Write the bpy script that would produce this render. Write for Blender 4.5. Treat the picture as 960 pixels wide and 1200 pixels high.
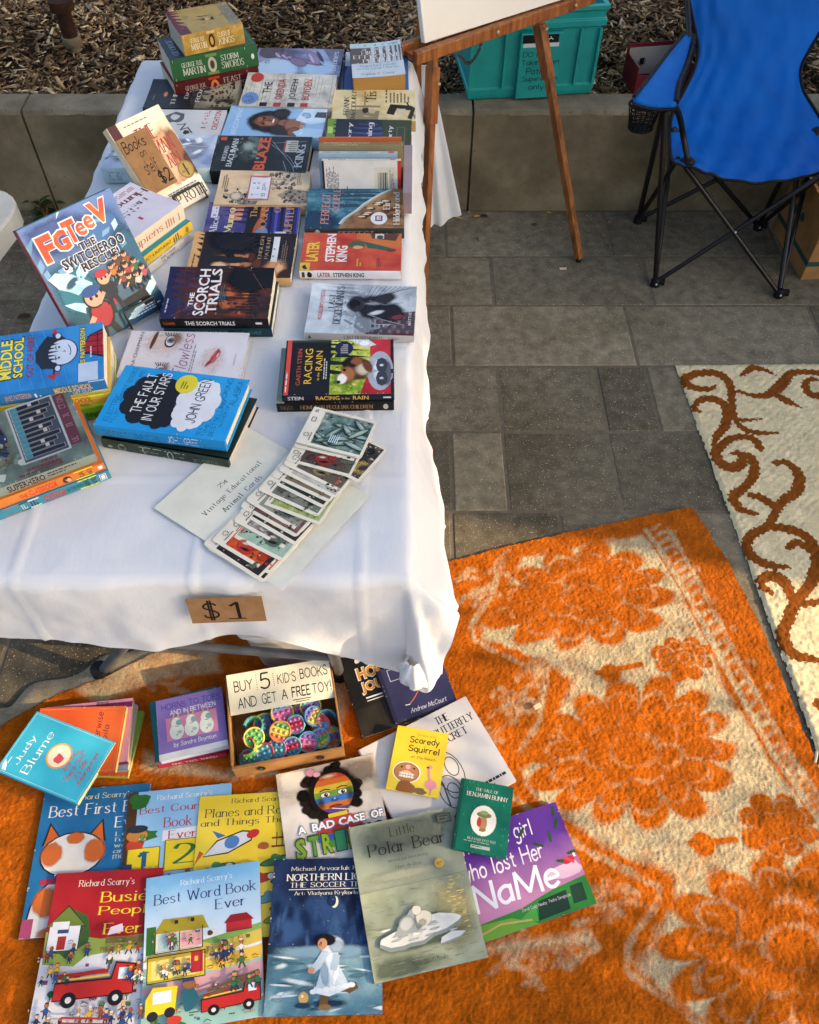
import bpy, bmesh, math, random, re
import numpy as np
from mathutils import Vector, Matrix
S = bpy.context.scene
for o in list(bpy.data.objects): bpy.data.objects.remove(o)
COL = S.collection
rnd = random.Random(7)

# ------------------------------------------------------------------ camera, light, exposure
PITCH = math.radians(53.0); CAMH = 1.79
cam = bpy.data.cameras.new('camera'); camo = bpy.data.objects.new('camera', cam); COL.objects.link(camo)
camo.location = (0, 0, CAMH); camo.rotation_euler = (math.pi/2 - PITCH, 0, 0)
cam.sensor_fit = 'HORIZONTAL'; cam.sensor_width = 36.0; cam.lens = 961.0/960.0*36.0
cam.clip_start = 0.02; cam.clip_end = 500
S.camera = camo
SUN_EL = math.radians(21.0); SUN_AZ = math.radians(-14.0)      # azimuth measured from +x towards +y
w = bpy.data.worlds.new('World'); S.world = w; w.use_nodes = True
nt = w.node_tree; bg = nt.nodes['Background']
sky = nt.nodes.new('ShaderNodeTexSky'); sky.sky_type = 'NISHITA'; sky.sun_disc = False
sky.sun_elevation = SUN_EL; sky.sun_rotation = math.pi/2 - SUN_AZ
sky.air_density = 0.8; sky.dust_density = 4.0; sky.ozone_density = 0.5
nt.links.new(sky.outputs[0], bg.inputs[0]); bg.inputs[1].default_value = 0.15
sl = bpy.data.lights.new('sun', 'SUN'); sl.energy = 3.6; sl.angle = math.radians(0.6); sl.color = (1.0, 0.74, 0.44)
so = bpy.data.objects.new('sun', sl); COL.objects.link(so)
sd = Vector((math.cos(SUN_EL)*math.cos(SUN_AZ), math.cos(SUN_EL)*math.sin(SUN_AZ), math.sin(SUN_EL)))
so.rotation_euler = sd.to_track_quat('Z', 'Y').to_euler(); so.location = sd*20
S.view_settings.view_transform = 'Standard'; S.view_settings.look = 'None'
S.view_settings.exposure = 1.36; S.view_settings.gamma = 1.0; S.view_settings.use_curve_mapping = False
S.render.engine = 'CYCLES'; S.cycles.transparent_max_bounces = 24

# ------------------------------------------------------------------ survey helpers: a traced photo point on a plane of the place
FW = Vector((0, math.cos(PITCH), -math.sin(PITCH))); UP = Vector((0, math.sin(PITCH), math.cos(PITCH))); RT = Vector((1, 0, 0))
def ray(px, py): return FW + RT*((px-480)/961.0) + UP*((600-py)/961.0)
def P(px, py, z=0.0):
    d = ray(px, py); return Vector((0, 0, CAMH)) + d*((z-CAMH)/d.z)
def PY(px, py, y):
    d = ray(px, py); return Vector((0, 0, CAMH)) + d*(y/d.y)

# ------------------------------------------------------------------ materials
MATS = {}
def lin(h):
    h = h.lstrip('#'); r = []
    for i in (0, 2, 4):
        c = int(h[i:i+2], 16)/255.0
        r.append(c/12.92 if c <= 0.04045 else ((c+0.055)/1.055)**2.4)
    return (r[0], r[1], r[2], 1.0)
def base_mat(name, rough=0.5, spec=0.4):
    m = bpy.data.materials.new(name); m.use_nodes = True
    b = m.node_tree.nodes['Principled BSDF']; b.inputs['Roughness'].default_value = rough
    b.inputs['Specular IOR Level'].default_value = spec
    return m, m.node_tree, b
def N(nt, t, **kw):
    n = nt.nodes.new(t)
    for k, v in kw.items():
        if k in n.inputs: n.inputs[k].default_value = v
        else: setattr(n, k, v)
    return n
def noise(nt, scale, detail=4, rough=0.55, coord='Object', stretch=None):
    tc = N(nt, 'ShaderNodeTexCoord'); n = N(nt, 'ShaderNodeTexNoise', Scale=scale, Detail=detail, Roughness=rough)
    if stretch:
        mp = N(nt, 'ShaderNodeMapping'); mp.inputs['Scale'].default_value = stretch
        nt.links.new(tc.outputs[coord], mp.inputs[0]); nt.links.new(mp.outputs[0], n.inputs[0])
    else: nt.links.new(tc.outputs[coord], n.inputs[0])
    return n
def ramp(nt, src, stops):
    r = N(nt, 'ShaderNodeValToRGB'); e = r.color_ramp.elements
    while len(e) < len(stops): e.new(0.5)
    for i, (p, c) in enumerate(stops):
        e[i].position = p; e[i].color = lin(c) if isinstance(c, str) else c
    nt.links.new(src, r.inputs[0]); return r
def bump(nt, b, src, strength=0.3, dist=0.002):
    bp = N(nt, 'ShaderNodeBump', Strength=strength, Distance=dist)
    nt.links.new(src, bp.inputs['Height']); nt.links.new(bp.outputs[0], b.inputs['Normal']); return bp
def scale_c(c, k): return (min(1, c[0]*k), min(1, c[1]*k), min(1, c[2]*k), 1)
def M(key, rough=0.40, spec=0.22):
    """printed / painted colour: '#hex' or 'mix:#a,#b,#c:scale' for photo-like mottled print"""
    k = (key, rough, spec)
    if k in MATS: return MATS[k]
    m, nt, b = base_mat('print', rough, spec)
    if key.startswith('soft:'):          # airbrushed ink: fades out by the shape's own 'fade' value
        c = lin(key[5:]); b.inputs['Base Color'].default_value = c; a = N(nt, 'ShaderNodeAttribute', attribute_name='fade'); n = noise(nt, 55, 4, .7)
        ml = N(nt, 'ShaderNodeMath', operation='MULTIPLY_ADD'); ml.inputs[1].default_value = .5; nt.links.new(n.outputs[0], ml.inputs[0]); nt.links.new(a.outputs['Fac'], ml.inputs[2])
        mr = N(nt, 'ShaderNodeMapRange', interpolation_type='SMOOTHSTEP'); mr.inputs[1].default_value = .22; mr.inputs[2].default_value = 1.15; nt.links.new(ml.outputs[0], mr.inputs[0])
        t = N(nt, 'ShaderNodeBsdfTransparent'); mx = N(nt, 'ShaderNodeMixShader'); nt.links.new(mr.outputs[0], mx.inputs[0]); nt.links.new(t.outputs[0], mx.inputs[1]); nt.links.new(b.outputs[0], mx.inputs[2]); nt.links.new(mx.outputs[0], nt.nodes['Material Output'].inputs[0])
        MATS[k] = m; return m
    if key.startswith('mix:'):
        _, cs, sc = key.split(':'); cs = cs.split(',')
        n = noise(nt, float(sc), 5, 0.6)
        n2 = noise(nt, float(sc)*3.7, 3, 0.6)
        mx = N(nt, 'ShaderNodeMix', data_type='FLOAT'); mx.inputs[0].default_value = 0.35
        nt.links.new(n.outputs[0], mx.inputs[2]); nt.links.new(n2.outputs[0], mx.inputs[3])
        stops = [(0.36+0.28*i/(len(cs)-1), c) for i, c in enumerate(cs)]
        r = ramp(nt, mx.outputs[0], stops); nt.links.new(r.outputs[0], b.inputs['Base Color'])
    else:
        c = lin(key); n = noise(nt, 14, 5, 0.6)
        r = ramp(nt, n.outputs[0], [(0.3, scale_c(c, .86)), (0.7, scale_c(c, 1.06))])
        nt.links.new(r.outputs[0], b.inputs['Base Color'])
    n3 = noise(nt, 60, 3); rr = N(nt, 'ShaderNodeMapRange'); rr.inputs[3].default_value = rough*.75; rr.inputs[4].default_value = min(1, rough*1.35)
    nt.links.new(n3.outputs[0], rr.inputs[0]); nt.links.new(rr.outputs[0], b.inputs['Roughness'])
    MATS[k] = m; return m
def grad(c1, c2, axis='Y', lo=0.0, hi=1.0):
    """ink gradient printed across a cover, in the cover's own Generated box"""
    k = ('grad', c1, c2, axis, lo, hi)
    if k in MATS: return MATS[k]
    m, nt, b = base_mat('print', .38, .35)
    tc = N(nt, 'ShaderNodeTexCoord'); sp = N(nt, 'ShaderNodeSeparateXYZ'); nt.links.new(tc.outputs['Generated'], sp.inputs[0])
    n = noise(nt, 18, 4); ad = N(nt, 'ShaderNodeMath', operation='MULTIPLY_ADD'); ad.inputs[1].default_value = .25
    nt.links.new(n.outputs[0], ad.inputs[0]); nt.links.new(sp.outputs[axis], ad.inputs[2])
    sb = N(nt, 'ShaderNodeMath', operation='SUBTRACT'); sb.inputs[1].default_value = .125; nt.links.new(ad.outputs[0], sb.inputs[0])
    r = ramp(nt, sb.outputs[0], [(lo, c1), (hi, c2)]); nt.links.new(r.outputs[0], b.inputs['Base Color'])
    MATS[k] = m; return m
def page_mat(c='#e6dcc2'):
    k = ('page', c)
    if k in MATS: return MATS[k]
    m, nt, b = base_mat('paper_edges', .85, .15)
    n = noise(nt, 1.0, 3, .7, stretch=(9, 9, 2600)); cc = lin(c)
    r = ramp(nt, n.outputs[0], [(.3, scale_c(cc, .62)), (.62, cc)]); nt.links.new(r.outputs[0], b.inputs['Base Color'])
    bump(nt, b, n.outputs[0], .4, .0006)
    MATS[k] = m; return m

# ------------------------------------------------------------------ object helpers
def tag(o, label=None, cat=None, group=None, kind=None):
    if label: o['label'] = label
    if cat: o['category'] = cat
    if group: o['group'] = group
    if kind: o['kind'] = kind
    return o
def empty(name, mat4=None, loc=None):
    o = bpy.data.objects.new(name, None); COL.objects.link(o); o.empty_display_size = .02
    if mat4 is not None: o.matrix_world = mat4
    if loc is not None: o.location = loc
    return o
class MB:
    """collects polygons with materials, links them as one mesh object"""
    def __init__(s): s.v = []; s.f = []; s.mi = []; s.mats = []; s.smooth = []; s.fade = []
    def slot(s, m):
        if m not in s.mats: s.mats.append(m)
        return s.mats.index(m)
    def add(s, vs, fs, m, smooth=False, fade=None):
        k = s.slot(m); b = len(s.v); s.v.extend([tuple(v) for v in vs]); s.fade.extend(fade or [1.0]*len(vs))
        for f in fs: s.f.append([b+i for i in f]); s.mi.append(k); s.smooth.append(smooth)
    def box(s, x0, y0, z0, x1, y1, z1, m, mat=None):
        vs = [Vector(p) for p in ((x0,y0,z0),(x1,y0,z0),(x1,y1,z0),(x0,y1,z0),(x0,y0,z1),(x1,y0,z1),(x1,y1,z1),(x0,y1,z1))]
        if mat: vs = [mat @ v for v in vs]
        s.add(vs, [(0,3,2,1),(4,5,6,7),(0,1,5,4),(1,2,6,5),(2,3,7,6),(3,0,4,7)], m)
    def bar(s, a, b, w, h, m, upv=(0,0,1)):
        a = Vector(a); b = Vector(b); d = (b-a).normalized(); u = Vector(upv)
        if abs(d.dot(u)) > .98: u = Vector((0,1,0))
        x = d.cross(u).normalized(); y = x.cross(d)
        vs = [q + x*sx*w/2 + y*sy*h/2 for q in (a, b) for sx, sy in ((-1,-1),(1,-1),(1,1),(-1,1))]
        s.add(vs, [(3,2,1,0),(4,5,6,7),(0,1,5,4),(1,2,6,5),(2,3,7,6),(3,0,4,7)], m)
    def tube(s, pts, r, m, n=10, cap=True):
        pts = [Vector(p) for p in pts]; L = len(pts); rr = r if isinstance(r, (list, tuple)) else [r]*L
        vs = []; prev = None
        for i, p in enumerate(pts):
            d = (pts[min(i+1, L-1)] - pts[max(i-1, 0)]).normalized()
            u = prev if prev else (Vector((0,0,1)) if abs(d.z) < .9 else Vector((0,1,0)))
            x = d.cross(u).normalized(); y = x.cross(d).normalized(); prev = y
            for k in range(n):
                a = 2*math.pi*k/n; vs.append(p + x*math.cos(a)*rr[i] + y*math.sin(a)*rr[i])
        fs = [(i*n+k, i*n+(k+1) % n, (i+1)*n+(k+1) % n, (i+1)*n+k) for i in range(L-1) for k in range(n)]
        s.add(vs, fs, m, True)
        if cap: s.add(vs[:n], [tuple(range(n))[::-1]], m); s.add(vs[-n:], [tuple(range(n))], m)
    def ball(s, c, r, m, n=10, sc=(1,1,1), rot=None):
        vs = []; fs = []
        for i in range(n//2+1):
            t = math.pi*i/(n//2)
            for k in range(n):
                a = 2*math.pi*k/n; p = Vector((math.sin(t)*math.cos(a)*r*sc[0], math.sin(t)*math.sin(a)*r*sc[1], math.cos(t)*r*sc[2]))
                if rot: p = rot @ p
                vs.append(Vector(c)+p)
        for i in range(n//2):
            for k in range(n): fs.append((i*n+k, (i+1)*n+k, (i+1)*n+(k+1) % n, i*n+(k+1) % n))
        s.add(vs, fs, m, True)
    def grid(s, rows, m, smooth=True, closed=False):
        nr = len(rows); nc = len(rows[0]); vs = [v for r in rows for v in r]
        fs = [(i*nc+j, i*nc+j+1, (i+1)*nc+j+1, (i+1)*nc+j) for i in range(nr-1) for j in range(nc-1)]
        s.add(vs, fs, m, smooth)
    def build(s, name, parent=None, bevel=0, mat4=None):
        me = bpy.data.meshes.new(name); me.from_pydata(s.v, [], s.f)
        for m in s.mats: me.materials.append(m)
        me.polygons.foreach_set('material_index', s.mi); me.polygons.foreach_set('use_smooth', s.smooth); me.update()
        if min(s.fade, default=1) < 1: at = me.attributes.new('fade', 'FLOAT', 'POINT'); at.data.foreach_set('value', s.fade)
        o = bpy.data.objects.new(name, me); COL.objects.link(o)
        if parent: o.parent = parent
        if mat4 is not None: o.matrix_world = mat4
        if bevel:
            bv = o.modifiers.new('bevel', 'BEVEL'); bv.width = bevel; bv.segments = 2; bv.limit_method = 'ANGLE'
        return o
def quick(name, m, fn, parent=None, bevel=0):
    b = MB(); fn(b, m); return b.build(name, parent, bevel)
def grid_mesh(name, X, Y, Z, m, attrs=None, keep=None):
    """one sheet from numpy grids; attrs = {name: array}; keep = face mask"""
    nr, nc = X.shape; co = np.stack([X, Y, Z], -1).reshape(-1, 3)
    i = np.arange(nr*nc).reshape(nr, nc)
    q = np.stack([i[:-1,:-1], i[:-1,1:], i[1:,1:], i[1:,:-1]], -1)
    q = q[keep] if keep is not None else q.reshape(-1, 4)
    used, inv = np.unique(q, return_inverse=True); q = inv.reshape(-1, 4); co = co[used]
    me = bpy.data.meshes.new(name); me.vertices.add(len(co)); me.vertices.foreach_set('co', co.astype(np.float32).ravel())
    me.loops.add(q.size); me.loops.foreach_set('vertex_index', q.astype(np.int32).ravel())
    me.polygons.add(len(q)); me.polygons.foreach_set('loop_start', np.arange(0, q.size, 4, dtype=np.int32))
    me.polygons.foreach_set('use_smooth', np.ones(len(q), bool)); me.update(calc_edges=True)
    for k, a in (attrs or {}).items():
        at = me.attributes.new(k, 'FLOAT', 'POINT'); at.data.foreach_set('value', a.reshape(-1)[used].astype(np.float32))
    me.materials.append(m); o = bpy.data.objects.new(name, me); COL.objects.link(o); return o
def vnoise(X, Y, s, seed=0):
    """smooth value noise on numpy arrays"""
    r = np.random.RandomState(seed).rand(256, 256); x = X/s; y = Y/s
    xi = np.floor(x).astype(int); yi = np.floor(y).astype(int); fx = x-xi; fy = y-yi
    fx = fx*fx*(3-2*fx); fy = fy*fy*(3-2*fy); g = lambda a, b: r[a % 256, b % 256]
    return (g(xi,yi)*(1-fx)+g(xi+1,yi)*fx)*(1-fy)+(g(xi,yi+1)*(1-fx)+g(xi+1,yi+1)*fx)*fy - .5
def segdist(X, Y, pts, widths=None):
    d = np.full(X.shape, 9.0)
    for k in range(len(pts)-1):
        (x0, y0), (x1, y1) = pts[k], pts[k+1]; dx, dy = x1-x0, y1-y0; L = dx*dx+dy*dy+1e-12
        t = np.clip(((X-x0)*dx+(Y-y0)*dy)/L, 0, 1); dd = np.hypot(X-x0-t*dx, Y-y0-t*dy)
        if widths is not None: dd = dd-(widths[k]*(1-t)+widths[k+1]*t)
        d = np.minimum(d, dd)
    return d
def inpoly(X, Y, pts):
    c = np.zeros(X.shape, bool); n = len(pts)
    for i in range(n):
        (x0, y0), (x1, y1) = pts[i], pts[(i+1) % n]
        if y0 == y1: continue
        c ^= ((Y < y0) != (Y < y1)) & (X < (x1-x0)*(Y-y0)/(y1-y0)+x0)
    return c
def catmull(pts, n=5):
    pts = [Vector(p) for p in pts]; out = []
    for i in range(len(pts)-1):
        p0 = pts[max(i-1, 0)]; p1 = pts[i]; p2 = pts[i+1]; p3 = pts[min(i+2, len(pts)-1)]
        for k in range(n):
            t = k/n; out.append(.5*((2*p1)+(p2-p0)*t+(2*p0-5*p1+4*p2-p3)*t*t+(3*p1-p0-3*p2+p3)*t**3))
    out.append(pts[-1]); return out

# ------------------------------------------------------------------ single-stroke alphabet (cap 8, x-height 5)
G = {}
def _g(s):
    for line in s.strip().split('\n'):
        ch, wd, st = line.split(' ', 2); G[ch] = (float(wd), [(q[0] == '~', [tuple(map(float, p.split(','))) for p in q.lstrip('~').split()]) for q in st.split('|')])
_g('''A 6 0,0 3,8|3,8 6,0|1.2,3 4.8,3
B 5 0,0 0,8|~0,8 3,7.9 4.3,7 4.3,5.4 3,4.4 0,4.3|~0,4.3 3.3,4.2 5,3.2 5,1.2 3.3,.1 0,0
C 6 ~5.8,6.4 4.5,7.8 2.5,7.9 .6,6.3 0,4 .6,1.7 2.5,.1 4.5,.2 5.8,1.6
D 6 0,0 0,8|~0,8 2.5,7.9 5,6.8 6,4 5,1.2 2.5,.1 0,0
E 5 0,0 0,8|0,8 5,8|0,4.2 4,4.2|0,0 5,0
F 5 0,0 0,8|0,8 5,8|0,4.2 4,4.2
G 6 ~5.8,6.4 4.5,7.8 2.5,7.9 .6,6.3 0,4 .6,1.7 2.5,.1 4.5,.2 5.9,1.4|5.9,0 5.9,3.6|5.9,3.6 3.6,3.6
H 6 0,0 0,8|6,0 6,8|0,4.2 6,4.2
I 1 .5,0 .5,8
J 4 ~4,8 4,2.5 3.2,.4 1.7,0 .3,.8 0,2
K 6 0,0 0,8|5.6,8 0,3.4|2,5 6,0
L 5 0,0 0,8|0,0 5,0
M 8 0,0 .4,8|.4,8 4,1|4,1 7.6,8|7.6,8 8,0
N 6 0,0 0,8|0,8 6,0|6,0 6,8
O 7 ~3.5,8 1,6.8 0,4 1,1.2 3.5,0 6,1.2 7,4 6,6.8 3.5,8
P 5 0,0 0,8|~0,8 3.3,7.9 5,7 5,5 3.3,4 0,3.9
Q 7 ~3.5,8 1,6.8 0,4 1,1.2 3.5,0 6,1.2 7,4 6,6.8 3.5,8|4,2 7,-1
R 6 0,0 0,8|~0,8 3.3,7.9 5,7 5,5.1 3.3,4.2 0,4.1|2.8,4.1 6,0
S 5 ~4.7,6.8 3.6,7.9 1.6,7.9 .3,6.7 .6,5.2 2.5,4.3 4.4,3.3 5,1.8 4,.3 2,0 .6,.4 0,1.6
T 6 3,0 3,8|0,8 6,8
U 6 ~0,8 0,3 .6,1 3,0 5.4,1 6,3 6,8
V 6 0,8 3,0|3,0 6,8
W 9 0,8 2.2,0|2.2,0 4.5,7|4.5,7 6.8,0|6.8,0 9,8
X 6 0,0 6,8|0,8 6,0
Y 6 0,8 3,4|6,8 3,4|3,4 3,0
Z 6 0,8 6,8|6,8 0,0|0,0 6,0
a 4.2 ~4,4.4 2.4,5 .7,4.2 0,2.5 .7,.6 2.2,0 4,1.2|4,5 4.1,0
b 4.2 0,8 0,0|~0,3.6 1.5,5 3.4,4.5 4.2,2.5 3.4,.5 1.6,0 0,1
c 4 ~3.9,4.1 2.3,5 .7,4.3 0,2.5 .7,.6 2.3,0 3.9,.9
d 4.2 4.1,8 4.1,0|~4.1,3.6 2.6,5 .8,4.5 0,2.5 .8,.5 2.5,0 4.1,1
e 4.2 ~.1,2.7 4.1,2.8 3.8,4.3 2.2,5 .6,4.2 0,2.4 .7,.6 2.3,0 4,.9
f 3 ~3.2,7.4 2.2,8 1.2,7 1.1,5 1.1,0|0,4.9 2.6,4.9
g 4.2 ~4.1,3.6 2.6,5 .8,4.4 0,2.6 .8,.7 2.5,.3 4.1,1.3|~4.1,5 4.1,-1 3.3,-2.6 1.6,-3 .2,-2.2
h 4.2 0,0 0,8|~0,3.4 1.4,4.8 3,4.9 4,3.8 4,0
i 1 .5,0 .5,5|.5,6.8 .5,7.3
j 2 ~1.3,5 1.3,-1.5 .6,-2.8 -.6,-2.8|1.3,6.8 1.3,7.3
k 4 0,0 0,8|3.6,5 0,2|1.2,3 4,0
l 1 .5,0 .5,8
m 6.6 0,0 0,5|~0,3.4 1.2,4.8 2.6,4.7 3.2,3.6 3.2,0|~3.2,3.4 4.4,4.8 5.8,4.7 6.5,3.6 6.5,0
n 4.2 0,0 0,5|~0,3.4 1.4,4.8 3,4.9 4,3.8 4,0
o 4.6 ~2.3,5 .6,4.2 0,2.5 .6,.7 2.3,0 4,.7 4.6,2.5 4,4.2 2.3,5
p 4.2 0,5 0,-3|~0,3.6 1.5,5 3.4,4.5 4.2,2.5 3.4,.5 1.6,0 0,1
q 4.2 4.1,5 4.1,-3|~4.1,3.6 2.6,5 .8,4.5 0,2.5 .8,.5 2.5,0 4.1,1
r 3 0,0 0,5|~0,3 1.2,4.6 3,4.7
s 3.6 ~3.3,4.2 2.2,5 .8,4.7 .3,3.7 1.8,2.6 3.4,1.6 3,.4 1.6,0 0,.7
t 3 1.2,7 1.3,.6|1.3,.6 2.8,.1|0,5 2.8,5
u 4.2 ~0,5 .1,1.2 1.2,.1 2.6,.2 4,1.6|4,5 4.1,0
v 4 0,5 2,0|2,0 4,5
w 6 0,5 1.5,0|1.5,0 3,4.6|3,4.6 4.5,0|4.5,0 6,5
x 4 0,0 4,5|0,5 4,0
y 4 0,5 2.1,0|4,5 .8,-3
z 4 0,5 4,5|4,5 0,0|0,0 4,0
0 5 ~2.5,8 .6,6.8 0,4 .6,1.2 2.5,0 4.4,1.2 5,4 4.4,6.8 2.5,8
1 3 0,6.4 1.6,8|1.6,8 1.6,0
2 5 ~.2,6.2 1,7.7 2.6,8 4.3,7.2 4.6,5.6 3,3 0,0|0,0 5,0
3 5 ~.3,7 2,8 4.2,7.3 4.3,5.3 2,4.3 4.6,3.4 4.8,1.2 2.6,0 .2,.9
4 5 3.8,0 3.8,8|3.8,8 0,2.6|0,2.6 5,2.6
5 5 4.6,8 .8,8|.8,8 .4,4.4|~.4,4.4 2.4,5 4.6,4.2 5,2.2 4,.4 2,0 0,.9
7 5 0,8 5,8|5,8 1.6,0
9 5 ~4.6,5.6 3,4 .8,4.6 .2,6.4 1.6,8 3.8,7.6 4.7,5.4 4,1.6 2,0
$ 5 ~4.7,6.4 3.6,7.2 1.6,7.2 .3,6.1 .6,5 2.5,4.2 4.4,3.2 5,1.9 4,.8 2,.6 .6,.9 0,1.8|2.1,-.6 2.1,8.6|3,-.6 3,8.6
¢ 4 ~3.9,4.4 2.3,5.3 .7,4.6 0,2.8 .7,.9 2.3,.3 3.9,1.2|2,-.8 2.6,6.4
! 1 .5,2.4 .5,8|.5,0 .5,.6
? 4 ~0,6.4 1,7.8 3,7.8 4,6.2 2.4,4.2 2,2.4|2,0 2,.5
. 1 .5,0 .5,.6
, 1 .6,.6 .2,-1.2
' 1 .5,8 .5,6.4
- 3 0,3.4 3,3.4
& 6 ~6,0 1.4,5.4 1.2,7 2.6,8 3.9,7 3.6,5.4 .6,3 .4,1.2 2,0 4,.6 6,3.2
: 1 .5,1 .5,1.6|.5,4 .5,4.6
# 5 1,0 2,8|3,0 4,8|0,2.8 5,2.8|.4,5.2 5.4,5.2
''')
def stroke_text(s, style='pen', wt=.8, slant=0.0, mono=False, jit=0.0, gap=1.7, seed=1):
    """-> list of quads (2D) in font units, and the box; style pen | serif"""
    r = random.Random(seed); quads = []; x = 0.0
    for ch in s:
        if ch == ' ': x += 6.5 if mono else 4.0; continue
        wd, st = G.get(ch, G['-']); ox = x
        if mono: ox = x+(5-min(wd, 5))/2
        jy = r.uniform(-jit, jit); js = 1+r.uniform(-jit, jit)*.12; lw = wd if not mono else min(wd, 5)
        fx = (lw/wd if wd else 1)
        for sm, pts in st:
            pp = [Vector(p) for p in pts]
            if sm: pp = catmull(pp, 4)
            pp = [Vector((ox+p.x*fx+slant*p.y, p.y*js+jy)) for p in pp]
            for i in range(len(pp)-1):
                d = pp[i+1]-pp[i]; L = d.length
                if L < 1e-6: continue
                d = d/L; n = Vector((-d.y, d.x))
                if style == 'serif': t = wt*(.32+.68*abs(d.y)**1.5)
                else: t = wt
                e = d*(t*.22 if style == 'pen' else t*.1); a = pp[i]-e; b = pp[i+1]+e
                quads.append([a-n*t/2, b-n*t/2, b+n*t/2, a+n*t/2])
            if style == 'serif' and not sm:
                for p, q in ((pp[0], pp[-1]), (pp[-1], pp[0])):
                    if abs((p-q).y) > 2 and (abs(p.y-jy) < .3 or abs(p.y-jy-8) < .5 or abs(p.y-jy-5) < .3):
                        h = wt*.34; yy = p.y if p.y < 2 else p.y-h
                        quads.append([Vector((p.x-wt*1.0, yy)), Vector((p.x+wt*1.0, yy)), Vector((p.x+wt*1.0, yy+h)), Vector((p.x-wt*1.0, yy+h))])
        x += (6.5 if mono else lw+gap)
    return quads
FCACHE = {}
def sans(s, bold=0.0):
    k = (s, bold)
    if k not in FCACHE:
        cu = bpy.data.curves.new('lettering', 'FONT'); cu.body = s; cu.resolution_u = 2; cu.offset = bold
        o = bpy.data.objects.new('lettering', cu); me = o.to_mesh()
        FCACHE[k] = ([(v.co.x, v.co.y) for v in me.vertices], [tuple(p.vertices) for p in me.polygons])
        o.to_mesh_clear(); bpy.data.objects.remove(o); bpy.data.curves.remove(cu)
    return FCACHE[k]

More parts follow.
